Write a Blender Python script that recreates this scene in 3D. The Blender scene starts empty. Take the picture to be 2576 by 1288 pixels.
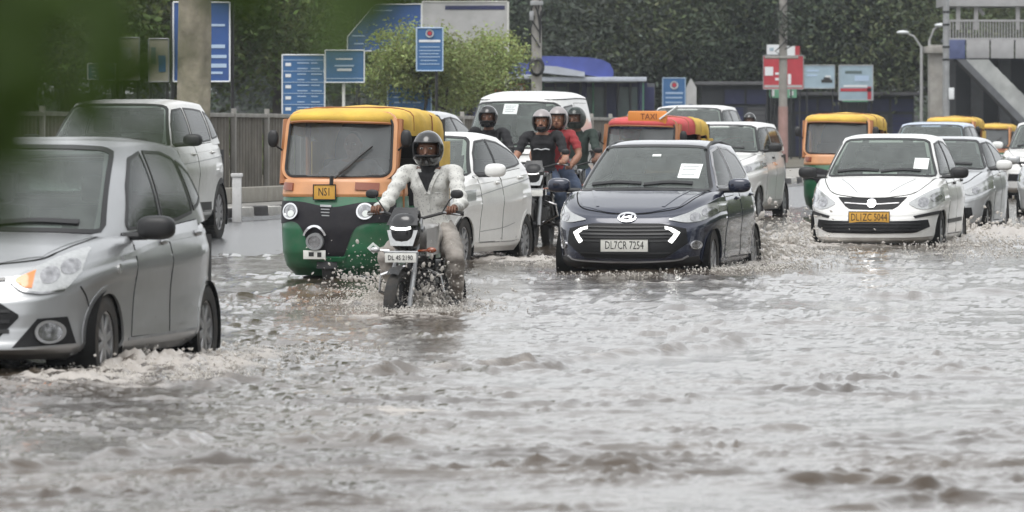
import bpy, bmesh, math, random
import numpy as np
from mathutils import Vector, Matrix
from mathutils.bvhtree import BVHTree

SC = bpy.context.scene
COL = SC.collection
R = math.radians
random.seed(7)
RNG = np.random.default_rng(11)

# ------------------------------------------------------------------ camera, sky, sun, exposure
CAM_H = 1.45
cam_data = bpy.data.cameras.new("camera")
cam = bpy.data.objects.new("camera", cam_data)
COL.objects.link(cam)
cam.location = (0, 0, CAM_H)
cam.rotation_euler = (R(90), 0, 0)
cam_data.sensor_width = 36
cam_data.lens = 223.6
cam_data.shift_y = -0.1238
cam_data.clip_start = 0.1
cam_data.clip_end = 3000
cam_data.dof.use_dof = True
cam_data.dof.focus_distance = 61
cam_data.dof.aperture_fstop = 8.5
SC.camera = cam

world = bpy.data.worlds.new("World")
SC.world = world
world.use_nodes = True
nt = world.node_tree
nt.nodes.clear()
sky = nt.nodes.new("ShaderNodeTexSky")
sky.sky_type = 'NISHITA'
sky.sun_disc = False
sky.sun_elevation = R(62)
sky.sun_rotation = R(200)
sky.air_density = 1.0
sky.dust_density = 6.0
hsv = nt.nodes.new("ShaderNodeHueSaturation")      # overcast: the cloud layer takes the blue out of the sky
hsv.inputs['Saturation'].default_value = 0.10
mixc = nt.nodes.new("ShaderNodeMix")
mixc.data_type = 'RGBA'
mixc.inputs[0].default_value = 0.72
mixc.inputs[7].default_value = (7.6, 7.8, 8.0, 1)   # even cloud cover
bg = nt.nodes.new("ShaderNodeBackground")
bg.inputs['Strength'].default_value = 0.135
wo = nt.nodes.new("ShaderNodeOutputWorld")
nt.links.new(sky.outputs[0], hsv.inputs['Color'])
nt.links.new(hsv.outputs[0], mixc.inputs[6])
nt.links.new(mixc.outputs[2], bg.inputs['Color'])
nt.links.new(bg.outputs[0], wo.inputs['Surface'])

sun_d = bpy.data.lights.new("sun", 'SUN')
sun_d.energy = 1.0
sun_d.angle = R(35)
sun_d.color = (1.0, 0.97, 0.93)
sun = bpy.data.objects.new("sun", sun_d)
COL.objects.link(sun)
_dir = Vector((math.sin(R(200)) * math.cos(R(62)), math.cos(R(200)) * math.cos(R(62)), math.sin(R(62))))
sun.rotation_euler = _dir.to_track_quat('Z', 'Y').to_euler()

SC.view_settings.view_transform = 'Standard'
SC.view_settings.look = 'None'
SC.view_settings.exposure = 0.50
SC.view_settings.gamma = 1
SC.view_settings.use_curve_mapping = False
SC.render.engine = 'CYCLES'
SC.cycles.max_bounces = 8
SC.cycles.transparent_max_bounces = 16
SC.cycles.use_denoising = True
SC.cycles.caustics_reflective = False
SC.cycles.caustics_refractive = False

# ------------------------------------------------------------------ layout helpers
F_PX, YH = 16000.0, 325.0           # focal length and horizon, in the units of a 2576 wide picture
ALPHA = R(10.5)                     # heading of the road against the view axis
SA, CA = math.sin(ALPHA), math.cos(ALPHA)

def px(u, s):                       # a picture column at s pixels per metre -> ground x, y
    return ((u - 1288.0) / s, F_PX / s)

def pz(v, s):                       # a picture row at s pixels per metre -> height
    return CAM_H - (v - YH) / s

def lane(X, Y):
    return X * CA - Y * SA

_gn = [-200, -23, -19.46, -19.4, -17.8, -17, -16, -14, -13, -11, 0, 30, 200]
_gz = [0.4, 0.38, 0.36, 0.20, 0.12, 0.06, 0.0, -0.06, -0.10, -0.16, -0.2, -0.2, -0.2]

def ground_z(X, Y):
    n = lane(X, Y)
    return float(np.interp(n, _gn, _gz))

# ------------------------------------------------------------------ object helpers
def tag(o, label=None, cat=None, group=None, kind=None):
    if label: o['label'] = label
    if cat: o['category'] = cat
    if group: o['group'] = group
    if kind: o['kind'] = kind
    return o

def thing(name, label, cat, loc=(0, 0, 0), rz=0.0, group=None):
    o = bpy.data.objects.new(name, None)
    COL.objects.link(o)
    o.empty_display_size = 0.2
    o.location = loc
    o.rotation_euler = (0, 0, rz)
    return tag(o, label, cat, group)

def link_mesh(name, me, mat=None, parent=None):
    if mat is not None:
        for m in (mat if isinstance(mat, (list, tuple)) else [mat]):
            me.materials.append(m)
    o = bpy.data.objects.new(name, me)
    COL.objects.link(o)
    if parent is not None:
        o.parent = parent
    return o

def copy_tree(o, parent=None):
    c = o.copy()
    COL.objects.link(c)
    if parent is not None:
        c.parent = parent
    for ch in o.children:
        copy_tree(ch, c)
    return c

class MB:
    """collects shapes and links them as one mesh object"""
    def __init__(self):
        self.v = []; self.f = []; self.mi = []; self.cur = 0
    def add(self, verts, faces):
        b = len(self.v)
        self.v.extend([tuple(map(float, p)) for p in verts])
        self.f.extend([tuple(i + b for i in q) for q in faces])
        self.mi.extend([self.cur] * len(faces))
        return self
    def box(self, c, s, rz=0.0, rx=0.0, ry=0.0, bev=0.0):
        bm = bmesh.new()
        bmesh.ops.create_cube(bm, size=1.0)
        bmesh.ops.scale(bm, vec=s, verts=bm.verts)
        if bev:
            bmesh.ops.bevel(bm, geom=bm.edges[:], offset=bev, segments=2, profile=0.6, affect='EDGES')
        m = Matrix.Translation(c) @ Matrix.Rotation(rz, 4, 'Z') @ Matrix.Rotation(ry, 4, 'Y') @ Matrix.Rotation(rx, 4, 'X')
        bm.transform(m)
        bm.verts.index_update()
        self.add([v.co for v in bm.verts], [[v.index for v in f.verts] for f in bm.faces])
        bm.free()
        return self
    def tube(self, pts, rad, n=8, cap=True, flat=1.0):
        pts = [Vector(p) for p in pts]
        rads = rad if isinstance(rad, (list, tuple)) else [rad] * len(pts)
        vs, fs = [], []
        up = None
        for i, p in enumerate(pts):
            t = (pts[min(i + 1, len(pts) - 1)] - pts[max(i - 1, 0)])
            t = t.normalized() if t.length > 1e-9 else Vector((0, 0, 1))
            if up is None:
                a = Vector((0, 0, 1)) if abs(t.z) < 0.9 else Vector((1, 0, 0))
                up = (a - t * a.dot(t)).normalized()
            else:
                up = up - t * up.dot(t)
                up = up.normalized() if up.length > 1e-6 else t.orthogonal().normalized()
            sd = t.cross(up)
            for k in range(n):
                a = 2 * math.pi * k / n
                vs.append(p + (sd * math.cos(a) + up * math.sin(a) * flat) * rads[i])
        for i in range(len(pts) - 1):
            for k in range(n):
                k2 = (k + 1) % n
                fs.append((i * n + k, i * n + k2, (i + 1) * n + k2, (i + 1) * n + k))
        if cap:
            fs.append(tuple(range(n - 1, -1, -1)))
            fs.append(tuple(range((len(pts) - 1) * n, len(pts) * n)))
        return self.add(vs, fs)
    def ell(self, c, r, nu=16, nv=10, p=1.0, rot=None):
        """ellipsoid; p<1 makes it boxier"""
        vs, fs = [], []
        def sg(x): return math.copysign(abs(x) ** p, x)
        for j in range(nv + 1):
            th = -math.pi / 2 + math.pi * j / nv
            for i in range(nu):
                ph = 2 * math.pi * i / nu
                q = Vector((sg(math.cos(th)) * sg(math.cos(ph)) * r[0], sg(math.cos(th)) * sg(math.sin(ph)) * r[1], sg(math.sin(th)) * r[2]))
                if rot is not None: q = rot @ q
                vs.append(q + Vector(c))
        for j in range(nv):
            for i in range(nu):
                i2 = (i + 1) % nu
                fs.append((j * nu + i, j * nu + i2, (j + 1) * nu + i2, (j + 1) * nu + i))
        return self.add(vs, fs)
    def lathe(self, prof, axis='X', c=(0, 0, 0), n=24, rot=None):
        """prof: list of (radius, along)"""
        vs, fs = [], []
        for (r, h) in prof:
            for k in range(n):
                a = 2 * math.pi * k / n
                if axis == 'X': q = Vector((h, r * math.cos(a), r * math.sin(a)))
                elif axis == 'Y': q = Vector((r * math.cos(a), h, r * math.sin(a)))
                else: q = Vector((r * math.cos(a), r * math.sin(a), h))
                if rot is not None: q = rot @ q
                vs.append(q + Vector(c))
        for i in range(len(prof) - 1):
            for k in range(n):
                k2 = (k + 1) % n
                fs.append((i * n + k, i * n + k2, (i + 1) * n + k2, (i + 1) * n + k))
        return self.add(vs, fs)
    def prism(self, poly, y0, y1, axis='Y'):
        """2D polygon extruded; axis Y: poly=(x,z); axis X: poly=(y,z); axis Z: poly=(x,y)"""
        n = len(poly)
        def P(a, b, h):
            return (a, h, b) if axis == 'Y' else ((h, a, b) if axis == 'X' else (a, b, h))
        vs = [P(a, b, y0) for a, b in poly] + [P(a, b, y1) for a, b in poly]
        fs = [tuple(range(n)), tuple(range(2 * n - 1, n - 1, -1))]
        fs += [(i, (i + 1) % n, n + (i + 1) % n, n + i) for i in range(n)]
        return self.add(vs, fs)
    def grid(self, P):
        """P: array (a,b,3)"""
        a, b = P.shape[:2]
        fs = [(i * b + j, i * b + j + 1, (i + 1) * b + j + 1, (i + 1) * b + j) for i in range(a - 1) for j in range(b - 1)]
        return self.add(P.reshape(-1, 3), fs)
    def mesh(self, name, smooth=True, angle=40):
        me = bpy.data.meshes.new(name)
        me.from_pydata(self.v, [], self.f)
        bm = bmesh.new(); bm.from_mesh(me)
        for f, m in zip(bm.faces, self.mi): f.material_index = m
        bmesh.ops.recalc_face_normals(bm, faces=bm.faces)
        if smooth:
            for f in bm.faces: f.smooth = True
            ca = R(angle)
            for e in bm.edges:
                if len(e.link_faces) == 2 and e.calc_face_angle(0) > ca: e.smooth = False
        bm.to_mesh(me); bm.free()
        return me
    def build(self, name, mat, parent=None, smooth=True, angle=40):
        return link_mesh(name, self.mesh(name, smooth, angle), mat, parent)

def text_mesh(name, body, size, loc, mat, parent=None, face='front', sx=1.0, depth=0.001, rz=0.0):
    """flat lettering that faces -Y, standing upright"""
    cu = bpy.data.curves.new(name, 'FONT')
    cu.body = body; cu.size = size; cu.align_x = 'CENTER'; cu.align_y = 'CENTER'; cu.extrude = depth
    cu.resolution_u = 2
    o = bpy.data.objects.new(name, cu)
    COL.objects.link(o)
    me = bpy.data.meshes.new_from_object(o.evaluated_get(bpy.context.evaluated_depsgraph_get()))
    bpy.data.objects.remove(o); bpy.data.curves.remove(cu)
    me.transform(Matrix.Translation(loc) @ Matrix.Rotation(rz, 4, 'Z') @ Matrix.Rotation(R(90), 4, 'X') @ Matrix.Diagonal((sx, 1, 1, 1)))
    return link_mesh(name, me, mat, parent)

# ------------------------------------------------------------------ materials
def M(name, col, rough=0.5, metal=0.0, coat=0.0, spec=0.5, var=0.0, vscale=4.0, bump=0.0, bscale=40.0,
      emit=0.0, island=0.0, dirt=0.0, dirt_col=(0.16, 0.135, 0.11), dscale=3.0, trans=0.0, stretch=None, ecol=None):
    m = bpy.data.materials.new(name)
    m.use_nodes = True
    t = m.node_tree
    b = t.nodes['Principled BSDF']
    b.inputs['Base Color'].default_value = (*col, 1)
    b.inputs['Roughness'].default_value = rough
    b.inputs['Metallic'].default_value = metal
    b.inputs['Coat Weight'].default_value = coat
    b.inputs['Coat Roughness'].default_value = 0.06
    b.inputs['Specular IOR Level'].default_value = spec
    if emit:
        b.inputs['Emission Color'].default_value = (*(ecol or col), 1)
        b.inputs['Emission Strength'].default_value = emit
    co = None
    def coords():
        nonlocal co
        if co is None:
            tc = t.nodes.new('ShaderNodeTexCoord')
            co = tc.outputs['Object']
            if stretch:
                mp = t.nodes.new('ShaderNodeMapping')
                mp.inputs['Scale'].default_value = stretch
                t.links.new(co, mp.inputs['Vector'])
                co = mp.outputs[0]
        return co
    cur = None
    if var or island:
        hs = t.nodes.new('ShaderNodeHueSaturation')
        hs.inputs['Color'].default_value = (*col, 1)
        if var:
            nz = t.nodes.new('ShaderNodeTexNoise')
            nz.inputs['Scale'].default_value = vscale
            nz.inputs['Detail'].default_value = 5
            t.links.new(coords(), nz.inputs['Vector'])
            mr = t.nodes.new('ShaderNodeMapRange')
            mr.inputs[1].default_value = 0.3; mr.inputs[2].default_value = 0.7
            mr.inputs[3].default_value = 1 - var; mr.inputs[4].default_value = 1 + var
            t.links.new(nz.outputs[0], mr.inputs[0])
            src = mr.outputs[0]
        if island:
            ge = t.nodes.new('ShaderNodeNewGeometry')
            mr2 = t.nodes.new('ShaderNodeMapRange')
            mr2.inputs[3].default_value = 1 - island; mr2.inputs[4].default_value = 1 + island
            t.links.new(ge.outputs['Random Per Island'], mr2.inputs[0])
            mr3 = t.nodes.new('ShaderNodeMapRange')
            mr3.inputs[3].default_value = 0.47; mr3.inputs[4].default_value = 0.53
            t.links.new(ge.outputs['Random Per Island'], mr3.inputs[0])
            t.links.new(mr3.outputs[0], hs.inputs['Hue'])
            if var:
                mu = t.nodes.new('ShaderNodeMath'); mu.operation = 'MULTIPLY'
                t.links.new(src, mu.inputs[0]); t.links.new(mr2.outputs[0], mu.inputs[1])
                src = mu.outputs[0]
            else:
                src = mr2.outputs[0]
        t.links.new(src, hs.inputs['Value'])
        cur = hs.outputs[0]
    if dirt:
        nz = t.nodes.new('ShaderNodeTexNoise')
        nz.inputs['Scale'].default_value = dscale
        nz.inputs['Detail'].default_value = 8
        nz.inputs['Roughness'].default_value = 0.7
        t.links.new(coords(), nz.inputs['Vector'])
        mr = t.nodes.new('ShaderNodeMapRange')
        mr.inputs[1].default_value = 0.42; mr.inputs[2].default_value = 0.75
        mr.inputs[3].default_value = 0; mr.inputs[4].default_value = dirt
        t.links.new(nz.outputs[0], mr.inputs[0])
        mx = t.nodes.new('ShaderNodeMix'); mx.data_type = 'RGBA'
        t.links.new(mr.outputs[0], mx.inputs[0])
        if cur is not None: t.links.new(cur, mx.inputs[6])
        else: mx.inputs[6].default_value = (*col, 1)
        mx.inputs[7].default_value = (*dirt_col, 1)
        cur = mx.outputs[2]
        ad = t.nodes.new('ShaderNodeMath'); ad.operation = 'ADD'
        ad.inputs[1].default_value = rough
        t.links.new(mr.outputs[0], ad.inputs[0])
        t.links.new(ad.outputs[0], b.inputs['Roughness'])
    if cur is not None:
        t.links.new(cur, b.inputs['Base Color'])
    if bump:
        nz = t.nodes.new('ShaderNodeTexNoise')
        nz.inputs['Scale'].default_value = bscale
        nz.inputs['Detail'].default_value = 4
        t.links.new(coords(), nz.inputs['Vector'])
        bp = t.nodes.new('ShaderNodeBump')
        bp.inputs['Strength'].default_value = bump
        bp.inputs['Distance'].default_value = 0.02
        t.links.new(nz.outputs[0], bp.inputs['Height'])
        t.links.new(bp.outputs[0], b.inputs['Normal'])
    if trans:
        tl = t.nodes.new('ShaderNodeBsdfTranslucent')
        if cur is not None: t.links.new(cur, tl.inputs[0])
        else: tl.inputs[0].default_value = (*col, 1)
        ms = t.nodes.new('ShaderNodeMixShader')
        ms.inputs[0].default_value = trans
        t.links.new(b.outputs[0], ms.inputs[1]); t.links.new(tl.outputs[0], ms.inputs[2])
        t.links.new(ms.outputs[0], t.nodes['Material Output'].inputs[0])
    return m

def glass(name, tint=(0.55, 0.62, 0.58), film=0.18, film_col=(0.42, 0.46, 0.45)):
    """thin window pane: tinted, mirror-like at the edge, a film of rain on it"""
    m = bpy.data.materials.new(name)
    m.use_nodes = True
    t = m.node_tree
    t.nodes.clear()
    out = t.nodes.new('ShaderNodeOutputMaterial')
    tr = t.nodes.new('ShaderNodeBsdfTransparent'); tr.inputs[0].default_value = (*tint, 1)
    gl = t.nodes.new('ShaderNodeBsdfGlossy'); gl.inputs['Roughness'].default_value = 0.05
    df = t.nodes.new('ShaderNodeBsdfDiffuse'); df.inputs[0].default_value = (*film_col, 1)
    fr = t.nodes.new('ShaderNodeFresnel'); fr.inputs[0].default_value = 1.6
    tc = t.nodes.new('ShaderNodeTexCoord')
    mp = t.nodes.new('ShaderNodeMapping'); mp.inputs['Scale'].default_value = (3, 3, 1.2)
    nz = t.nodes.new('ShaderNodeTexNoise'); nz.inputs['Scale'].default_value = 2.5; nz.inputs['Detail'].default_value = 7
    t.links.new(tc.outputs['Object'], mp.inputs[0]); t.links.new(mp.outputs[0], nz.inputs['Vector'])
    mr = t.nodes.new('ShaderNodeMapRange'); mr.inputs[1].default_value = 0.3; mr.inputs[2].default_value = 0.72
    mr.inputs[3].default_value = film * 0.78; mr.inputs[4].default_value = film * 1.2
    t.links.new(nz.outputs[0], mr.inputs[0])
    nb = t.nodes.new('ShaderNodeTexNoise'); nb.inputs['Scale'].default_value = 60
    t.links.new(tc.outputs['Object'], nb.inputs['Vector'])
    bp = t.nodes.new('ShaderNodeBump'); bp.inputs['Strength'].default_value = 0.12; bp.inputs['Distance'].default_value = 0.01
    t.links.new(nb.outputs[0], bp.inputs['Height'])
    t.links.new(bp.outputs[0], gl.inputs['Normal']); t.links.new(bp.outputs[0], fr.inputs['Normal'])
    m1 = t.nodes.new('ShaderNodeMixShader'); m2 = t.nodes.new('ShaderNodeMixShader')
    t.links.new(mr.outputs[0], m1.inputs[0]); t.links.new(tr.outputs[0], m1.inputs[1]); t.links.new(df.outputs[0], m1.inputs[2])
    t.links.new(fr.outputs[0], m2.inputs[0]); t.links.new(m1.outputs[0], m2.inputs[1]); t.links.new(gl.outputs[0], m2.inputs[2])
    t.links.new(m2.outputs[0], out.inputs[0])
    return m

MAT = dict(
    white=M('white_paint', (0.78, 0.78, 0.76), 0.28, coat=0.6, dirt=0.10, dscale=7),
    white2=M('off_white_paint', (0.70, 0.70, 0.68), 0.3, coat=0.5, dirt=0.14, dscale=7),
    silver=M('silver_paint', (0.40, 0.407, 0.415), 0.38, metal=0.78, coat=0.5, dirt=0.04, dscale=8),
    grey=M('grey_paint', (0.50, 0.51, 0.52), 0.3, metal=0.5, coat=0.6, dirt=0.1, dscale=7),
    navy=M('dark_blue_paint', (0.010, 0.015, 0.038), 0.25, metal=0.2, coat=1.0, dirt=0.03),
    paleblue=M('pale_blue_paint', (0.42, 0.52, 0.68), 0.3, coat=0.5, dirt=0.2),
    black=M('black_plastic', (0.012, 0.012, 0.013), 0.45),
    gloss=M('gloss_black', (0.010, 0.010, 0.011), 0.15, coat=0.5),
    grille=M('grille_plastic', (0.010, 0.010, 0.011), 0.5, spec=0.25),
    gap=M('panel_gap', (0.01, 0.01, 0.01), 0.9, spec=0.1),
    rubber=M('tyre_rubber', (0.018, 0.018, 0.018), 0.75, bump=0.3, dirt=0.4, dscale=8),
    rim=M('alloy_rim', (0.42, 0.42, 0.43), 0.35, metal=0.8, dirt=0.3, dscale=9),
    chrome=M('chrome', (0.75, 0.75, 0.76), 0.12, metal=1.0),
    steel=M('galvanised_steel', (0.33, 0.34, 0.35), 0.5, metal=0.5, var=0.15, dirt=0.3),
    lens=M('lamp_lens', (0.46, 0.47, 0.47), 0.12, metal=0.4, coat=1.0, var=0.12, vscale=45),
    lens_dark=M('lamp_reflector', (0.34, 0.34, 0.35), 0.15, metal=0.8, coat=1.0, var=0.4, vscale=25),
    amber=M('amber_lens', (0.75, 0.24, 0.05), 0.2, coat=1.0),
    amber_dark=M('dark_amber_lens', (0.22, 0.045, 0.01), 0.25, coat=0.8),
    red_lens=M('red_lens', (0.30, 0.015, 0.02), 0.2, coat=1.0),
    drl=M('lit_lamp', (1.0, 1.0, 0.97), 0.3, emit=1.3),
    plate_w=M('white_number_plate', (0.72, 0.72, 0.68), 0.5, var=0.05, dirt=0.2, dscale=20),
    plate_y=M('yellow_number_plate', (0.66, 0.36, 0.055), 0.5, var=0.05, dirt=0.2, dscale=20),
    ink=M('black_lettering', (0.02, 0.02, 0.02), 0.7),
    paper=M('white_paper', (0.80, 0.84, 0.82), 0.8, var=0.05, vscale=30),
    glass=glass('window_glass', (0.60, 0.68, 0.63), 0.15, (0.45, 0.51, 0.48)),
    glass_side=glass('side_window_glass', (0.20, 0.26, 0.24), 0.10, (0.16, 0.22, 0.20)),
    glass_rick=glass('hazy_windscreen', (0.50, 0.54, 0.55), 0.19, (0.42, 0.45, 0.46)),
    cabin=M('dark_cabin_lining', (0.035, 0.035, 0.037), 0.8, var=0.2),
    seat=M('seat_fabric', (0.075, 0.072, 0.07), 0.9, var=0.2),
    seat_l=M('pale_seat_fabric', (0.30, 0.28, 0.25), 0.9, var=0.2),
    dash=M('dashboard_plastic', (0.05, 0.05, 0.05), 0.6),
)
# ------------------------------------------------------------------ car builder
# local frame: nose at y=0 pointing to -Y, tail at y=L, x to the picture's right, z up from the road
def curve_pts(pts, n, smooth=True):
    """resample a 2D polyline evenly (Catmull-Rom when smooth)"""
    P = np.array(pts, float)
    if len(P) == 2 or not smooth:
        Q = P
    else:
        E = np.vstack([2 * P[0] - P[1], P, 2 * P[-1] - P[-2]])
        out = []
        for i in range(1, len(E) - 2):
            p0, p1, p2, p3 = E[i - 1], E[i], E[i + 1], E[i + 2]
            for t in np.linspace(0, 1, 9)[:-1]:
                out.append(0.5 * ((2 * p1) + (-p0 + p2) * t + (2 * p0 - 5 * p1 + 4 * p2 - p3) * t * t + (-p0 + 3 * p1 - 3 * p2 + p3) * t ** 3))
        out.append(P[-1])
        Q = np.array(out)
    d = np.r_[0, np.cumsum(np.linalg.norm(np.diff(Q, axis=0), axis=1))]
    s = np.linspace(0, d[-1], n)
    return np.c_[np.interp(s, d, Q[:, 0]), np.interp(s, d, Q[:, 1])]

class Surf:
    """a surface that pieces are laid on: projects 2D outlines on to it"""
    def __init__(self, v, f):
        self.bvh = BVHTree.FromPolygons([tuple(p) for p in v], [tuple(q) for q in f])
        self.lo = np.min(np.array(v), axis=0); self.hi = np.max(np.array(v), axis=0)
    def cast(self, a, b, axis):
        if axis == 'front': o, d = Vector((a, -3, b)), Vector((0, 1, 0))
        elif axis == 'rear': o, d = Vector((a, 12, b)), Vector((0, -1, 0))
        elif axis == 'left': o, d = Vector((4, a, b)), Vector((-1, 0, 0))
        elif axis == 'right': o, d = Vector((-4, a, b)), Vector((1, 0, 0))
        else: o, d = Vector((a, b, 5)), Vector((0, 0, -1))
        h = self.bvh.ray_cast(o, d)
        if h[0] is None:
            q = o + d * (3.0 if axis == 'front' else 4.0)
            h = self.bvh.find_nearest(q)
            return h[0], (h[1] if h[1].dot(d) < 0 else -h[1])
        nrm = h[1]
        if nrm.dot(d) > 0: nrm = -nrm
        return h[0], nrm
    def lay(self, G, axis, off, rim=0.006, name=None):
        """G (nv,nu,2) grid -> MB with the piece proud of the surface by off, its rim turned down"""
        nv, nu = G.shape[:2]
        P = np.zeros((nv, nu, 3)); Nn = np.zeros((nv, nu, 3))
        for i in range(nv):
            for j in range(nu):
                p, n = self.cast(G[i, j, 0], G[i, j, 1], axis)
                P[i, j] = p; Nn[i, j] = n
        # smooth the normals a little
        for _ in range(2):
            K = Nn.copy()
            K[1:] += Nn[:-1]; K[:-1] += Nn[1:]; K[:, 1:] += Nn[:, :-1]; K[:, :-1] += Nn[:, 1:]
            Nn = K / np.maximum(np.linalg.norm(K, axis=2, keepdims=True), 1e-6)
        mb = MB()
        T = P + Nn * off
        mb.grid(T)
        if rim:
            idx = [(0, j) for j in range(nu)] + [(i, nu - 1) for i in range(1, nv)] + [(nv - 1, j) for j in range(nu - 2, -1, -1)] + [(i, 0) for i in range(nv - 2, 0, -1)]
            a = [T[i, j] for i, j in idx]
            b = [P[i, j] - Nn[i, j] * rim for i, j in idx]
            m = len(idx)
            mb.add(a + b, [(k, (k + 1) % m, m + (k + 1) % m, m + k) for k in range(m)])
        return mb
    def patch(self, top, bot, axis, off=0.003, nu=18, nv=8, smooth=True, rim=0.006):
        a, b = curve_pts(top, nu, smooth), curve_pts(bot, nu, smooth)
        w = np.linspace(0, 1, nv)[:, None, None]
        return self.lay(a[None] * (1 - w) + b[None] * w, axis, off, rim)
    def disc(self, c, r0, r1, axis, off=0.003, n=24, nr=3, a0=0.0, a1=360.0, sx=1.0, rim=0.004):
        th = np.radians(np.linspace(a0, a1, n))
        rr = np.linspace(r0, r1, nr)
        G = np.stack([np.stack([c[0] + r * np.cos(th) * sx, c[1] + r * np.sin(th)], 1) for r in rr], 0)
        return self.lay(G, axis, off, rim)
    def strip(self, pts, w, axis, off=0.002, n=24, smooth=True):
        c = curve_pts(pts, n, smooth)
        t = np.gradient(c, axis=0)
        t /= np.maximum(np.linalg.norm(t, axis=1, keepdims=True), 1e-9)
        nrm = np.c_[-t[:, 1], t[:, 0]] * w * 0.5
        return self.lay(np.stack([c + nrm, c - nrm], 0), axis, off, 0.003)

def plan_unit(nf, nr, N, aspect=2.2):
    ph = np.linspace(0, 2 * math.pi, 4001)
    c, s = np.cos(ph), np.sin(ph)
    ex = np.where(s < 0, nf, nr)
    x = np.sign(c) * np.abs(c) ** (2 / ex); y = np.sign(s) * np.abs(s) ** (2 / ex)
    d = np.r_[0, np.cumsum(np.hypot(np.diff(x), np.diff(y) * aspect))]
    q = np.linspace(0, d[-1], N + 1)[:-1]
    return np.interp(q, d, x), np.interp(q, d, y)

def ring_faces(rows, N, b=0):
    return [(b + i * N + k, b + i * N + (k + 1) % N, b + (i + 1) * N + (k + 1) % N, b + (i + 1) * N + k) for i in range(rows - 1) for k in range(N)]

def inside(poly, p):
    x, y = p; r = False
    n = len(poly)
    for i in range(n):
        x1, y1 = poly[i]; x2, y2 = poly[(i + 1) % n]
        if (y1 > y) != (y2 > y) and x < (x2 - x1) * (y - y1) / (y2 - y1) + x1: r = not r
    return r

def shrink(poly, d):
    c = np.mean(poly, axis=0)
    out = []
    for p in poly:
        v = np.array(p) - c; l = np.linalg.norm(v)
        out.append(tuple(c + v * max(0.1, (l - d) / max(l, 1e-6))))
    return out

ROWS = [  # t, width factor, nose setback, tail setback : lower body from sill to shoulder
    (0.00, 0.86, 0.16, 0.16), (0.06, 0.92, 0.07, 0.08), (0.14, 0.96, 0.02, 0.03), (0.30, 0.968, 0.0, 0.0),
    (0.46, 0.976, 0.005, 0.0), (0.58, 0.990, 0.025, 0.02), (0.655, 1.0, 0.04, 0.03), (0.72, 0.990, 0.06, 0.04), (0.84, 0.968, 0.105, 0.07),
    (0.93, 0.948, 0.155, 0.09), (1.0, 0.910, 0.26, 0.13)]

def car_shell(S):
    N = S.get('N', 160)
    W2, L = S['W'] / 2, S['L']
    cx, cy = plan_unit(S.get('nf', 3.2), S.get('nr', 3.6), N)
    rows = np.array(S.get('rows', ROWS))
    tt = np.unique(np.r_[np.linspace(0, 1, 30), rows[:, 0]])
    fw, df, dr = [np.interp(tt, rows[:, 0], rows[:, k]) for k in (1, 2, 3)]
    def sm(a):
        b = a.copy(); b[1:-1] = (a[:-2] + 2 * a[1:-1] + a[2:]) / 4; return b
    fw, df, dr = sm(fw), sm(df), sm(dr)
    zst = np.array(S['zs']); ym = L * 0.5
    yy = np.linspace(-0.5, L + 0.5, 200)
    zz = np.interp(yy, zst[:, 0], zst[:, 1])
    for _ in range(6): zz[1:-1] = (zz[:-2] + 2 * zz[1:-1] + zz[2:]) / 4
    zs = lambda y: np.interp(y, yy, zz)
    V = []
    for t, a, f, r in zip(tt, fw, df, dr):
        y = np.where(cy < 0, ym + cy * (ym - f), ym + cy * (L - r - ym))
        x = cx * W2 * a
        z = S['zb'] + t * (zs(y) - S['zb'])
        V.append(np.stack([x, y, z], 1))
    x1, y1 = V[-1][:, 0], V[-1][:, 1]
    ncap = 16
    for r in np.linspace(1, 0, ncap + 1)[1:]:
        x, y = x1 * r, ym + (y1 - ym) * (r if r > 0 else 0.0)
        z = zs(y) + S.get('crown', 0.06) * (1 - r ** 2)
        V.append(np.stack([x, y, z], 1))
    nrow = len(V)
    lower_v = np.concatenate(V); lower_f = ring_faces(nrow, N)
    ntub = len(tt)
    # greenhouse
    c2, s2 = plan_unit(S.get('gnf', 4.5), S.get('gnr', 5.0), N)
    bel = np.array(S['belt']); rf = np.array(S['roof'])
    zb_ = lambda y: np.interp(y, bel[:, 0], bel[:, 1])
    yy2 = np.linspace(0, L, 120); rz = np.interp(yy2, rf[:, 0], rf[:, 1])
    for _ in range(8): rz[1:-1] = (rz[:-2] + 2 * rz[1:-1] + rz[2:]) / 4
    zr_ = lambda y: np.interp(y, yy2, rz)
    y0a, y0b = S['gh_base']; y1a, y1b = S['gh_top']
    wa, wb = S['gh_w']
    def outline(ya, yb, w):
        m = (ya + yb) / 2
        return c2 * w, m + s2 * (yb - ya) / 2
    xa, yA = outline(y0a, y0b, wa); xb, yB = outline(y1a, y1b, wb)
    zA, zB = zb_(yA) - 0.02, zr_(yB) - S.get('roof_drop', 0.045)
    G = []
    for t in np.linspace(0, 1, 20):
        bul = math.sin(math.pi * t) * 0.022
        x = xa + (xb - xa) * t + np.sign(xa) * bul * np.abs(c2)
        y = yA + (yB - yA) * t + s2 * bul * 1.2
        G.append(np.stack([x, y, zA + (zB - zA) * t], 1))
    ymb = (y1a + y1b) / 2
    for r in (0.985, 0.96, 0.92, 0.85, 0.75, 0.6, 0.45, 0.3, 0.15, 0.0):
        x, y = xb * r, ymb + (yB - ymb) * r
        z = zr_(y) - S.get('roof_drop', 0.045) * r ** 5
        G.append(np.stack([x, y, z], 1))
    gh_v = np.concatenate(G); gh_f = ring_faces(len(G), N)
    return lower_v, lower_f, ntub * N, gh_v, gh_f

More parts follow.
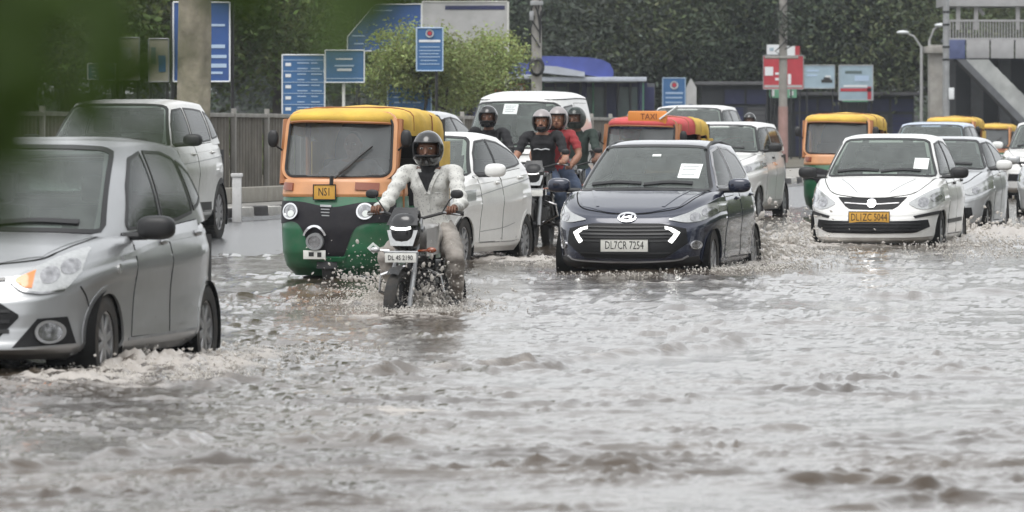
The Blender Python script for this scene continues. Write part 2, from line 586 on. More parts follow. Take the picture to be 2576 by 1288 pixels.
def build_wheel(parent, x, y, r, side, w=0.19, spokes=7, rim_mat='rim', style='alloy'):
    rr = r * 0.66
    h = w / 2
    t = MB()
    prof = [(rr, -h * 0.9), (r * 0.86, -h), (r * 0.965, -h * 0.9), (r, -h * 0.6), (r, h * 0.6), (r * 0.965, h * 0.9), (r * 0.86, h), (rr, h * 0.9), (rr * 0.97, h * 0.5), (rr * 0.97, -h * 0.5), (rr, -h * 0.9)]
    t.lathe(prof, 'X', (x, y, r), 36)
    for k in range(40):        # tread blocks
        a = 2 * math.pi * k / 40
        t.box((x, y + (r - 0.002) * math.cos(a), r + (r - 0.002) * math.sin(a)), (w * 0.86, 0.03, 0.012), rx=a - math.pi / 2)
    ty = t.build('tyre', MAT['rubber'], parent)
    m = MB(); o = side
    m.lathe([(rr, h * 0.8 * o), (rr * 0.93, h * 0.75 * o), (rr * 0.9, h * 0.25 * o), (rr * 0.3, h * 0.2 * o), (0.001, h * 0.2 * o)], 'X', (x, y, r), 32)
    m.lathe([(rr * 0.24, h * 0.3 * o), (rr * 0.2, h * 0.78 * o), (0.001, h * 0.82 * o)], 'X', (x, y, r), 16)
    for k in range(spokes):
        a = 2 * math.pi * k / spokes + 0.3
        cy_, cz_ = math.cos(a), math.sin(a)
        m.box((x + h * 0.62 * o, y + cy_ * rr * 0.56, r + cz_ * rr * 0.56), (h * 0.3, rr * 0.78, rr * 0.24), rx=a, bev=0.006)
    m.build('rim', MAT[rim_mat], ty)
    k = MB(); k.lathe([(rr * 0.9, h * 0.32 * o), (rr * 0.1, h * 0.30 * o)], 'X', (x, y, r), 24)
    k.build('brake_shadow', MAT['black'], ty).name = 'brake_shade_disc'  # flat black disc painted as the shade behind the spokes
    return ty

def number_plate(parent, surf_or_y, x, z, w, h, mat, txt, y=None, tilt=0.0, size=None, lines=None):
    if y is None:
        y = surf_or_y.cast(x, z, 'front')[0].y - 0.018
    b = MB(); b.box((x, y, z), (w, 0.012, h), bev=0.003)
    p = b.build('number_plate', mat, parent)
    fr = MB()
    for (cx_, cz_, sx_, sz_) in ((0, h / 2 + .004, w + .016, .008), (0, -h / 2 - .004, w + .016, .008), (-w / 2 - .004, 0, .008, h), (w / 2 + .004, 0, .008, h)):
        fr.box((x + cx_, y - .003, z + cz_), (sx_, .016, sz_))
    fr.build('plate_frame', MAT['black'], p)
    if lines:
        for i, tx in enumerate(lines):
            text_mesh('lettering', tx, h * 0.52, (x, y - 0.0075, z + h * (0.23 - 0.46 * i)), MAT['ink'], p, sx=1.0)
    elif txt:
        text_mesh('lettering', txt, size or h * 0.92, (x, y - 0.0075, z), MAT['ink'], p, sx=0.66)
    return p

def make_car(S, name, label, loc, rz, group='cars in the flooded traffic'):
    root = thing(name, label, S.get('cat', 'car'), loc, rz, group)
    lv, lf, ntub, gv, gf = car_shell(S)
    allv = np.concatenate([lv, gv]); nl = len(lv)
    allf = lf + [tuple(i + nl for i in q) for q in gf]
    SU = Surf(allv, allf)
    paint = MAT[S['paint']]; roofm = MAT[S.get('roof_paint', S['paint'])]
    W2 = S['W'] / 2
    wr = S['wr']; ra = S.get('ra', wr + 0.04)
    wy = (S['fo'], S['fo'] + S['wb'])
    holes_side = []; holes_front = []; holes_rear = []
    for w in S['side_windows']: holes_side.append(shrink(list(w['top']) + list(w['bot'])[::-1], 0.035))
    ws = S['windscreen']
    full = [(-x, z) for x, z in ws['top'][::-1]] + list(ws['top'][1:] if ws['top'][0][0] == 0 else ws['top'])
    fullb = [(-x, z) for x, z in ws['bot'][::-1]] + list(ws['bot'][1:] if ws['bot'][0][0] == 0 else ws['bot'])
    holes_front.append(shrink(full + fullb[::-1], 0.04))
    rw = S['rear_window']
    fullr = [(-x, z) for x, z in rw['top'][::-1]] + list(rw['top'][1:])
    fullrb = [(-x, z) for x, z in rw['bot'][::-1]] + list(rw['bot'][1:])
    holes_rear.append(shrink(fullr + fullrb[::-1], 0.04))
    cab = S['gh_base']
    def keep_low(q):
        c = lv[list(q)].mean(axis=0)
        if abs(c[0]) > W2 * 0.55:
            for y in wy:
                if (c[1] - y) ** 2 + (c[2] - wr) ** 2 < ra ** 2: return False
        if min(q) >= ntub - S.get('N', 160) and cab[0] + 0.12 < c[1] < cab[1] - 0.15 and abs(c[0]) < S['gh_w'][0] * 0.9: return False
        return True
    def keep_gh(q):
        P = gv[list(q)]; c = P.mean(axis=0)
        n = np.cross(P[1] - P[0], P[2] - P[0]); n /= max(np.linalg.norm(n), 1e-9)
        if abs(n[0]) > 0.5 and any(inside(h, (c[1], c[2])) for h in holes_side): return False
        if n[1] < -0.2 and abs(n[0]) < 0.75 and any(inside(h, (c[0], c[2])) for h in holes_front): return False
        if n[1] > 0.2 and abs(n[0]) < 0.75 and any(inside(h, (c[0], c[2])) for h in holes_rear): return False
        return True
    b = MB(); b.add(lv, [q for q in lf if keep_low(q)])
    body = b.build('body', paint, root, angle=50)
    g = MB(); g.add(gv, [q for q in gf if keep_gh(q)])
    roof = g.build('roof', roofm, root, angle=50)
    # glass
    pane = SU.patch(full, fullb, 'front', 0.004, 26, 14)
    wsn = pane.build('windscreen', MAT[S.get('glass', 'glass')], root)
    edge = full + fullb[::-1] + [full[0]]
    fr = SU.strip(edge, 0.024, 'front', 0.007, 90, smooth=False)
    fr.build('windscreen_seal', MAT['black'], wsn)
    for sgn, ax in ((1, 'left'), (-1, 'right')):
        for w in S['side_windows']:
            p = SU.patch(w['top'], w['bot'], ax, 0.003, 16, 9).build('side_window', MAT['glass_side'], root)
            e = list(w['top']) + list(w['bot'])[::-1] + [w['top'][0]]
            SU.strip(e, w.get('seal', 0.02), ax, 0.006, 70, smooth=False).build('window_seal', MAT[w.get('seal_mat', 'black')], p)
    rp = SU.patch(fullr, fullrb, 'rear', 0.003, 20, 8).build('rear_window', MAT['glass_side'], root)
    SU.strip(fullr + fullrb[::-1] + [fullr[0]], 0.035, 'rear', 0.006, 80, smooth=False).build('window_seal', MAT['black'], rp)
    # doors: panels between gaps
    for sgn, ax in ((1, 'left'), (-1, 'right')):
        for d in S['doors']:
            dp = SU.patch(d['top'], d['bot'], ax, 0.0045, 16, 14).build('door', paint, root)
            e = list(d['top']) + list(d['bot'])[::-1] + [d['top'][0]]
            SU.strip(e, 0.013, ax, 0.0022, 90, smooth=False).build('door_gap', MAT['gap'], dp)
            hy, hz = d['handle']
            q, n = SU.cast(hy, hz, ax)
            h = MB(); h.ell((q.x + sgn * 0.018, hy, hz), (0.014, 0.085, 0.016), 12, 8, 0.7)
            h.box((q.x + sgn * 0.004, hy, hz), (0.02, 0.12, 0.035), bev=0.004)
            h.build('door_handle', MAT[S.get('handle', S['paint'])], dp)
    # arches, wheels
    for sgn, ax in ((1, 'left'), (-1, 'right')):
        for y in wy:
            a0, a1 = (-22, 202)
            SU.disc((y, wr), ra - 0.03, ra + S.get('arch_w', 0.02), ax, 0.004, 40, 3, a0, a1, rim=0.012).build('arch_trim', MAT[S.get('arch', S['paint'])], root)
            well = MB()
            xi = sgn * (W2 - 0.36); xo = sgn * (W2 - 0.05)
            th = [R(a) for a in np.linspace(-25, 205, 26)]
            P = np.array([[(xx, y + math.cos(a) * (ra - 0.01), wr + math.sin(a) * (ra - 0.01)) for a in th] for xx in (xi, xo)])
            well.grid(P)
            well.add([(xi, y, wr)] + [tuple(p) for p in P[0]], [(0, k + 1, k + 2) for k in range(len(th) - 1)])
            well.build('wheel_well', MAT['gap'], root)
            build_wheel(root, sgn * (W2 - 0.15), y, wr, sgn, spokes=S.get('spokes', 7), rim_mat=S.get('rim_mat', 'rim'))
    # mirrors
    mz = S['mirror']
    for sgn in (1, -1):
        m = MB()
        m.ell((sgn * (W2 + 0.10), mz[0], mz[1]), (0.118, 0.07, 0.074), 18, 12, 0.7)
        mo = m.build('mirror', MAT[S.get('mirror_mat', S['paint'])], root)
        k = MB(); k.box((sgn * (W2 + 0.10), mz[0] + 0.062, mz[1]), (0.17, 0.02, 0.11), bev=0.008); k.build('mirror_glass', MAT['lens_dark'], mo)
        k = MB(); k.tube([(sgn * (W2 * 0.86), mz[0] + 0.03, mz[1] - 0.055), (sgn * (W2 + 0.04), mz[0] + 0.01, mz[1] - 0.05)], 0.025, 8); k.build('mirror_arm', MAT['black'], mo)
    # bonnet gap lines, front features
    for f in S['front']:
        nm, mt, top, bot = f['name'], MAT[f['mat']], f['top'], f['bot']
        ax = f.get('axis', 'front')
        sides = (1, -1) if f.get('mirror') else (1,)
        for sgn in sides:
            if f.get('centre'):      # outline given for the right half, mirrored across the middle
                tp = [(-x, z) for x, z in top[::-1]] + [p for p in top if p[0] > 1e-6]
                bt = [(-x, z) for x, z in bot[::-1]] + [p for p in bot if p[0] > 1e-6]
            else:
                tp = [(sgn * x, z) for x, z in top]; bt = [(sgn * x, z) for x, z in bot]
            o = SU.patch(tp, bt, ax, f.get('off', 0.004), f.get('nu', 20), f.get('nv', 8), f.get('smooth', True), f.get('rim', 0.008)).build(nm, mt, root)
            if f.get('label'): o['label'] = f['label']
            for sb in f.get('sub', []):
                if sb['kind'] == 'disc':
                    SU.disc((sgn * sb['c'][0], sb['c'][1]), sb.get('r0', 0.001), sb['r'], ax, sb.get('off', 0.008), 22, 4).build(sb['name'], MAT[sb['mat']], o)
                elif sb['kind'] == 'strip':
                    SU.strip([(sgn * x, z) for x, z in sb['pts']], sb['w'], ax, sb.get('off', 0.009), 20, sb.get('smooth', True)).build(sb['name'], MAT[sb['mat']], o)
                elif sb['kind'] == 'patch':
                    SU.patch([(sgn * x, z) for x, z in sb['top']], [(sgn * x, z) for x, z in sb['bot']], ax, sb.get('off', 0.009), 12, 6, sb.get('smooth', True)).build(sb['name'], MAT[sb['mat']], o)
    for st in S.get('strips', []):
        for sgn in ((1, -1) if st.get('mirror') else (1,)):
            ax = st.get('axis', 'front')
            if ax == 'left' and sgn == -1: ax = 'right'
            pts = [((sgn * a) if ax in ('front', 'top', 'rear') else a, b) for a, b in st['pts']]
            SU.strip(pts, st['w'], ax, st.get('off', 0.002), st.get('n', 40), st.get('smooth', True)).build(st['name'], MAT[st['mat']], root)
    for ds in S.get('discs', []):
        for sgn in ((1, -1) if ds.get('mirror') else (1,)):
            o = SU.disc((sgn * ds['c'][0], ds['c'][1]), ds.get('r0', 0.001), ds['r'], 'front', ds.get('off', 0.008), 26, 4, sx=ds.get('sx', 1.0)).build(ds['name'], MAT[ds['mat']], root)
            if ds.get('ring'):
                SU.disc((sgn * ds['c'][0], ds['c'][1]), ds['r'] * 0.86, ds['r'] * 1.08, 'front', ds.get('off', 0.008) + 0.006, 26, 3, sx=ds.get('sx', 1.0)).build('lamp_ring', MAT['chrome'], o)
            if ds.get('bulb'):
                SU.disc((sgn * ds['c'][0], ds['c'][1]), 0.001, ds['r'] * 0.4, 'front', ds.get('off', 0.008) + 0.006, 16, 3).build('bulb', MAT['lens'], o)
    # tail lamps wrap on to the side
    tl = S.get('tail_lamp')
    if tl:
        for sgn, ax in ((1, 'left'), (-1, 'right')):
            SU.patch(tl['top'], tl['bot'], ax, 0.012, 8, 8).build('tail_lamp', MAT['red_lens'], root)
    # wipers
    (wx0, wx1), wz = S.get('wiper', ((-0.55, 0.5), S['windscreen']['bot'][0][1] + 0.03))
    for (a, bb) in ((wx0, wx0 + 0.52), (wx0 + 0.55, wx1)):
        pts = [(a, wz + 0.005), ((a + bb) / 2, wz + 0.028), (bb, wz + 0.018)]
        SU.strip(pts, 0.024, 'front', 0.022, 14).build('wiper', MAT['black'], root)
    # cabin
    zc = S['zs_c']
    cb = MB()
    ya, yb = cab[0] + 0.10, cab[1] - 0.12
    hw = S['gh_w'][0] * 0.93
    cb.add([(-hw, ya, 0.35), (hw, ya, 0.35), (hw, yb, 0.35), (-hw, yb, 0.35), (-hw, ya, zc), (hw, ya, zc), (hw, yb, zc), (-hw, yb, zc)],
           [(0, 1, 2, 3), (0, 1, 5, 4), (1, 2, 6, 5), (2, 3, 7, 6), (3, 0, 4, 7)])
    cb.build('cabin_lining', MAT['cabin'], root)
    d = MB(); d.box((0, ya + 0.24, zc - 0.05), (hw * 1.9, 0.46, 0.14), bev=0.04); d.build('dashboard', MAT['dash'], root)
    stm = MAT[S.get('seat', 'seat')]
    for sx in (-0.34, 0.34):
        s = MB()
        s.box((sx, ya + 1.15, zc - 0.10), (0.46, 0.13, 0.62), rx=R(-14), bev=0.05)
        s.box((sx, ya + 0.90, zc - 0.42), (0.46, 0.5, 0.14), bev=0.05)
        s.box((sx, ya + 1.25, zc + 0.30), (0.25, 0.09, 0.17), rx=R(-10), bev=0.04)
        s.build('seat', stm, root)
    s = MB(); s.box((0, yb - 0.42, zc - 0.08), (hw * 1.7, 0.14, 0.5), rx=R(-14), bev=0.05); s.build('seat', stm, root)
    w_ = MB()
    pts = [(-0.34 + 0.17 * math.cos(a), ya + 0.56 + 0.07 * math.sin(a), zc + 0.03 + 0.155 * math.sin(a)) for a in np.linspace(0, 2 * math.pi, 22)]
    w_.tube(pts, 0.014, 6, cap=False); w_.build('steering_wheel', MAT['black'], root)
    m = MB(); m.box((0, S['gh_top'][0] + 0.06, S['roof'][1][1] - 0.17), (0.22, 0.03, 0.06), bev=0.012); m.build('rear_view_mirror', MAT['black'], root)
    # roof-side aerial or rails
    for e in S.get('extra', []): e(root, SU, S)
    return root, SU
# ------------------------------------------------------------------ the cars
def hatch(**k):
    S = dict(L=3.78, W=1.67, fo=0.76, wb=2.43, wr=0.29, zb=0.19, nf=4.0, nr=4.2, crown=0.05, zs_c=0.93,
             zs=[(-0.5, 0.66), (0.0, 0.70), (0.25, 0.79), (0.6, 0.88), (0.95, 0.945), (1.3, 0.955), (2.5, 1.0), (3.4, 1.04), (4.3, 1.04)],
             belt=[(0.8, 0.955), (1.3, 0.97), (2.5, 1.01), (3.5, 1.05)],
             gh_base=(0.90, 3.66), gh_top=(1.70, 3.36), gh_w=(0.765, 0.575),
             roof=[(1.5, 1.45), (1.8, 1.48), (2.4, 1.505), (3.0, 1.48), (3.5, 1.42)],
             windscreen=dict(top=[(0, 1.44), (0.3, 1.437), (0.48, 1.425), (0.525, 1.40)], bot=[(0, 1.0), (0.4, 0.995), (0.62, 0.985), (0.675, 0.995)]),
             rear_window=dict(top=[(0, 1.38), (0.3, 1.375), (0.5, 1.36)], bot=[(0, 1.12), (0.35, 1.12), (0.6, 1.13)]),
             side_windows=[dict(top=[(1.38, 1.035), (1.6, 1.24), (1.82, 1.375), (2.06, 1.405)], bot=[(1.36, 1.005), (1.6, 1.01), (1.85, 1.02), (2.06, 1.03)]),
                           dict(top=[(2.13, 1.407), (2.5, 1.40), (2.85, 1.345)], bot=[(2.13, 1.035), (2.5, 1.05), (2.98, 1.10)])],
             doors=[dict(top=[(1.30, 0.975), (2.07, 1.0)], bot=[(1.21, 0.30), (2.07, 0.30)], handle=(1.93, 0.90)),
                    dict(top=[(2.11, 1.0), (2.97, 1.04)], bot=[(2.11, 0.30), (2.66, 0.30)], handle=(2.82, 0.93))],
             mirror=(1.33, 1.035), front=[], tail_lamp=dict(top=[(3.52, 1.0), (3.72, 1.0)], bot=[(3.58, 0.82), (3.74, 0.8)]))
    S.update(k)
    return S

SILVER = hatch(paint='silver', mirror_mat='black', spokes=8, nf=3.9, W=1.69, wr=0.28, mirror=(1.30, 0.955), zs_c=0.88,
    zs=[(-0.5, 0.66), (0.0, 0.70), (0.25, 0.78), (0.6, 0.85), (0.95, 0.895), (1.3, 0.90), (2.5, 0.945), (3.4, 0.99), (4.3, 0.99)],
    belt=[(0.8, 0.90), (1.3, 0.91), (2.5, 0.95), (3.5, 1.0)], gh_w=(0.775, 0.62),
    windscreen=dict(top=[(0, 1.44), (0.3, 1.437), (0.49, 1.425), (0.54, 1.40)], bot=[(0, 0.945), (0.4, 0.94), (0.60, 0.93), (0.65, 0.94)]),
    doors=[dict(top=[(1.30, 0.915), (2.07, 0.94)], bot=[(1.21, 0.30), (2.07, 0.30)], handle=(1.93, 0.86)), dict(top=[(2.11, 0.94), (2.97, 0.98)], bot=[(2.11, 0.30), (2.66, 0.30)], handle=(2.82, 0.90))],
    rows=[(0.00, 0.86, 0.20, 0.16), (0.06, 0.93, 0.06, 0.08), (0.12, 0.965, 0.0, 0.03), (0.20, 0.968, 0.015, 0.0), (0.34, 0.968, 0.03, 0.0),
          (0.50, 0.972, 0.035, 0.0), (0.66, 0.988, 0.055, 0.02), (0.74, 1.0, 0.085, 0.04), (0.80, 0.990, 0.11, 0.05), (0.88, 0.972, 0.15, 0.08), (0.95, 0.952, 0.21, 0.10), (1.0, 0.912, 0.30, 0.13)],
    side_windows=[dict(top=[(1.42, 0.985), (1.63, 1.20), (1.86, 1.365), (2.06, 1.405)], bot=[(1.40, 0.945), (1.6, 0.95), (1.85, 0.96), (2.06, 0.97)]),
                  dict(top=[(2.13, 1.407), (2.5, 1.40), (2.78, 1.36)], bot=[(2.13, 0.975), (2.5, 0.99), (2.88, 1.03)]),
                  dict(top=[(2.84, 1.345), (2.95, 1.32), (3.08, 1.27)], bot=[(2.94, 1.045), (3.1, 1.08), (3.24, 1.12)])],
    front=[
        dict(name='headlight', mat='lens', mirror=True, off=0.010, nu=22, nv=10, top=[(0.360, 0.665), (0.504, 0.745), (0.618, 0.81), (0.694, 0.845), (0.713, 0.83)], bot=[(0.360, 0.655), (0.436, 0.60), (0.542, 0.585), (0.649, 0.60), (0.710, 0.70)],
             sub=[dict(kind='patch', name='turn_signal', mat='amber', off=0.014, top=[(0.390, 0.668), (0.444, 0.69), (0.493, 0.715)], bot=[(0.390, 0.65), (0.444, 0.615), (0.489, 0.61)]),
                  dict(kind='disc', name='reflector', mat='lens_dark', c=(0.569, 0.685), r=0.05, off=0.013),
                  dict(kind='disc', name='reflector', mat='lens_dark', c=(0.656, 0.735), r=0.045, off=0.013),
                  dict(kind='strip', name='lamp_edge', mat='lens_dark', w=0.012, off=0.014, pts=[(0.368, 0.65), (0.436, 0.598), (0.542, 0.583), (0.649, 0.60)])]),
        dict(name='radiator_grille', mat='grille', centre=True, off=0.006, nu=30, nv=10, smooth=False, top=[(0, 0.545), (0.30, 0.54), (0.43, 0.46)], bot=[(0, 0.27), (0.28, 0.28), (0.43, 0.44)],
             sub=[dict(kind='strip', name='grille_bar', mat='black', w=0.02, off=0.014, pts=[(-0.38, z), (0.38, z)]) for z in (0.36, 0.42, 0.48)]),
        dict(name='upper_grille', mat='gloss', centre=True, off=0.008, nu=20, nv=4, top=[(0, 0.665), (0.33, 0.672)], bot=[(0, 0.64), (0.33, 0.655)]),
        dict(name='fog_lamp_pocket', mat='grille', mirror=True, off=0.006, smooth=False, nu=14, nv=10, top=[(0.53, 0.435), (0.665, 0.445)], bot=[(0.40, 0.265), (0.70, 0.285)],
             sub=[dict(kind='disc', name='fog_lamp', mat='lens_dark', c=(0.585, 0.355), r=0.062, off=0.016), dict(kind='disc', name='fog_lamp_ring', mat='rim', c=(0.585, 0.355), r0=0.056, r=0.07, off=0.02)]),
        dict(name='bonnet', mat='silver', axis='top', centre=False, off=0.004, nu=24, nv=16, top=[(-0.66, 0.95), (-0.3, 0.88), (0, 0.86), (0.3, 0.88), (0.66, 0.95)], bot=[(-0.50, 0.36), (-0.25, 0.245), (0, 0.22), (0.25, 0.245), (0.50, 0.36)]),
    ],
    strips=[dict(name='bonnet_gap', mat='gap', axis='top', w=0.012, mirror=True, off=0.002, pts=[(0.672, 0.95), (0.62, 0.65), (0.51, 0.35), (0.25, 0.235), (0.0, 0.21)]),
            dict(name='side_crease', mat='silver', axis='left', w=0.03, mirror=True, off=0.010, pts=[(1.0, 0.775), (2.0, 0.865), (3.2, 0.905)]),
            dict(name='bumper_gap', mat='gap', axis='left', w=0.010, mirror=True, off=0.002, pts=[(0.40, 0.62), (0.46, 0.56), (0.50, 0.50)]),
            dict(name='sill_trim', mat='steel', axis='left', w=0.018, mirror=True, off=0.006, pts=[(1.15, 0.285), (2.8, 0.30)])],
    wiper=((-0.58, 0.52), 0.96))

NAVY = hatch(paint='navy', roof_paint='navy', L=3.80, W=1.70, wr=0.295, nf=4.0, spokes=6, handle='navy', seat='seat_l',
    zs=[(-0.5, 0.67), (0.0, 0.71), (0.25, 0.80), (0.6, 0.90), (0.95, 0.965), (1.3, 0.975), (2.5, 1.02), (3.4, 1.07), (4.3, 1.07)],
    side_windows=[dict(top=[(1.40, 1.05), (1.6, 1.24), (1.82, 1.385), (2.06, 1.425)], bot=[(1.38, 1.02), (1.6, 1.025), (1.85, 1.035), (2.06, 1.045)], seal_mat='rim', seal=0.022),
                  dict(top=[(2.13, 1.425), (2.5, 1.41), (2.85, 1.34)], bot=[(2.13, 1.05), (2.5, 1.065), (3.02, 1.13)], seal_mat='rim', seal=0.022)],
    front=[
        dict(name='headlight', mat='lens', mirror=True, off=0.009, top=[(0.43, 0.70), (0.60, 0.765), (0.74, 0.845), (0.815, 0.875)], bot=[(0.43, 0.69), (0.60, 0.665), (0.74, 0.695), (0.83, 0.79)],
             sub=[dict(kind='disc', name='reflector', mat='lens_dark', c=(0.66, 0.72), r=0.045, off=0.013), dict(kind='disc', name='reflector', mat='lens_dark', c=(0.755, 0.77), r=0.05, off=0.013)]),
        dict(name='radiator_grille', mat='grille', centre=True, off=0.007, nu=32, nv=12, smooth=False, top=[(0, 0.655), (0.36, 0.655), (0.60, 0.605)], bot=[(0, 0.30), (0.42, 0.31), (0.62, 0.46)],
             sub=[dict(kind='strip', name='grille_bar', mat='black', w=0.014, off=0.016, pts=[(-w, z), (0, z - .006), (w, z)]) for w, z in ((0.44, 0.62), (0.47, 0.585), (0.49, 0.55), (0.50, 0.515), (0.48, 0.48), (0.46, 0.36))]),
        dict(name='daytime_lamp', mat='drl', mirror=True, off=0.016, smooth=False, nu=10, nv=5, top=[(0.395, 0.625), (0.47, 0.607), (0.545, 0.565)], bot=[(0.40, 0.598), (0.445, 0.585), (0.495, 0.552)]),
        dict(name='daytime_lamp', mat='drl', mirror=True, off=0.016, smooth=False, nu=10, nv=5, top=[(0.545, 0.565), (0.515, 0.51), (0.475, 0.455)], bot=[(0.493, 0.553), (0.468, 0.515), (0.435, 0.478)]),
        dict(name='bumper_lip', mat='black', centre=True, off=0.008, nu=26, nv=5, top=[(0, 0.285), (0.4, 0.29), (0.70, 0.33)], bot=[(0, 0.20), (0.4, 0.205), (0.72, 0.235)],
             sub=[dict(kind='strip', name='skid_trim', mat='rim', w=0.012, off=0.014, pts=[(-0.62, 0.33), (-0.5, 0.285), (0, 0.268), (0.5, 0.285), (0.62, 0.33)])]),
        dict(name='bonnet', mat='navy', axis='top', off=0.004, nu=24, nv=16, top=[(-0.66, 0.95), (-0.3, 0.88), (0, 0.86), (0.3, 0.88), (0.66, 0.95)], bot=[(-0.50, 0.34), (-0.25, 0.225), (0, 0.20), (0.25, 0.225), (0.50, 0.34)]),
    ],
    strips=[dict(name='bonnet_gap', mat='gap', axis='top', w=0.012, mirror=True, off=0.002, pts=[(0.672, 0.95), (0.62, 0.65), (0.51, 0.33), (0.25, 0.213), (0.0, 0.19)]),
            dict(name='bonnet_crease', mat='navy', axis='top', w=0.03, mirror=True, off=0.010, pts=[(0.50, 0.9), (0.42, 0.6), (0.34, 0.32)]),
            dict(name='badge', mat='chrome', w=0.018, off=0.014, n=30, pts=[(0.088 * math.cos(a), 0.715 + 0.04 * math.sin(a)) for a in np.linspace(0, 2 * math.pi, 20)]),
            dict(name='badge_bar', mat='chrome', w=0.016, off=0.014, pts=[(-0.05, 0.69), (-0.03, 0.74)]), dict(name='badge_bar', mat='chrome', w=0.016, off=0.014, pts=[(0.03, 0.69), (0.05, 0.74)]),
            dict(name='badge_bar', mat='chrome', w=0.014, off=0.014, pts=[(-0.04, 0.712), (0.04, 0.72)])],
    discs=[dict(name='fog_lamp', mat='lens_dark', mirror=True, c=(0.68, 0.44), r=0.042, ring=True)])

DZIRE = hatch(paint='white', L=3.99, W=1.72, fo=0.80, wb=2.43, wr=0.30, nf=4.0, mirror_mat='black', handle='black', seat='seat', rim_mat='steel', zs_c=0.96, arch='white',
    zs=[(-0.5, 0.69), (0.0, 0.72), (0.25, 0.80), (0.6, 0.90), (0.95, 0.98), (1.3, 0.99), (2.5, 1.02), (3.4, 1.06), (4.5, 1.06)],
    belt=[(0.8, 0.985), (1.3, 0.995), (2.5, 1.03), (3.5, 1.07)],
    gh_base=(0.92, 3.62), gh_top=(1.70, 3.10), gh_w=(0.77, 0.585),
    roof=[(1.5, 1.49), (1.8, 1.525), (2.4, 1.555), (2.9, 1.54), (3.5, 1.46)],
    windscreen=dict(top=[(0, 1.485), (0.3, 1.482), (0.48, 1.47), (0.53, 1.44)], bot=[(0, 1.035), (0.4, 1.03), (0.62, 1.02), (0.68, 1.03)]),
    rear_window=dict(top=[(0, 1.42), (0.3, 1.415), (0.5, 1.40)], bot=[(0, 1.13), (0.35, 1.13), (0.6, 1.14)]),
    side_windows=[dict(top=[(1.38, 1.07), (1.6, 1.27), (1.82, 1.42), (2.06, 1.455)], bot=[(1.36, 1.04), (1.6, 1.045), (1.85, 1.05), (2.06, 1.055)]),
                  dict(top=[(2.13, 1.457), (2.5, 1.44), (2.80, 1.36)], bot=[(2.13, 1.06), (2.5, 1.075), (2.95, 1.11)])],
    doors=[dict(top=[(1.30, 1.0), (2.07, 1.02)], bot=[(1.23, 0.30), (2.07, 0.30)], handle=(1.93, 0.93)),
           dict(top=[(2.11, 1.02), (2.97, 1.055)], bot=[(2.11, 0.30), (2.68, 0.30)], handle=(2.82, 0.96))],
    mirror=(1.33, 1.065), tail_lamp=dict(top=[(3.72, 1.02), (3.90, 1.0)], bot=[(3.76, 0.86), (3.93, 0.84)]),
    front=[
        dict(name='headlight', mat='lens', mirror=True, off=0.008, top=[(0.46, 0.70), (0.60, 0.79), (0.73, 0.865), (0.80, 0.885)], bot=[(0.46, 0.675), (0.58, 0.62), (0.72, 0.63), (0.83, 0.72)],
             sub=[dict(kind='disc', name='reflector', mat='lens_dark', c=(0.62, 0.70), r=0.062, off=0.012), dict(kind='disc', name='reflector', mat='lens_dark', c=(0.745, 0.76), r=0.055, off=0.012)]),
        dict(name='radiator_grille', mat='grille', centre=True, off=0.008, nu=26, nv=8, smooth=False, top=[(0, 0.745), (0.43, 0.765)], bot=[(0, 0.61), (0.27, 0.615), (0.33, 0.655)],
             sub=[dict(kind='strip', name='grille_bar', mat='rim', w=0.012, off=0.016, pts=[(-0.34, 0.69), (0, 0.672), (0.34, 0.69)]), dict(kind='disc', name='badge', mat='chrome', c=(0, 0.682), r=0.055, off=0.024)]),
        dict(name='lower_grille', mat='grille', centre=True, off=0.007, nu=28, nv=7, smooth=False, top=[(0, 0.465), (0.50, 0.475), (0.68, 0.49)], bot=[(0, 0.315), (0.54, 0.325), (0.70, 0.40)],
             sub=[dict(kind='strip', name='grille_bar', mat='black', w=0.014, off=0.014, pts=[(-0.6, z), (0.6, z)]) for z in (0.36, 0.40, 0.44)]),
        dict(name='bumper_trim', mat='black', mirror=True, off=0.010, smooth=False, nu=10, nv=4, top=[(0.52, 0.535), (0.80, 0.60)], bot=[(0.54, 0.505), (0.81, 0.56)]),
        dict(name='bonnet', mat='white', axis='top', off=0.004, nu=24, nv=16, top=[(-0.68, 0.97), (-0.3, 0.90), (0, 0.88), (0.3, 0.90), (0.68, 0.97)], bot=[(-0.50, 0.34), (-0.25, 0.225), (0, 0.20), (0.25, 0.225), (0.50, 0.34)]),
    ],
    strips=[dict(name='bonnet_gap', mat='gap', axis='top', w=0.012, mirror=True, off=0.002, pts=[(0.69, 0.97), (0.63, 0.65), (0.51, 0.33), (0.25, 0.213), (0.0, 0.19)]),
            dict(name='bonnet_crease', mat='steel', axis='top', w=0.012, mirror=True, off=0.007, pts=[(0.46, 0.85), (0.34, 0.6), (0.20, 0.30)]),
            dict(name='side_trim', mat='black', axis='left', w=0.05, mirror=True, off=0.010, pts=[(1.2, 0.46), (2.75, 0.47)])])

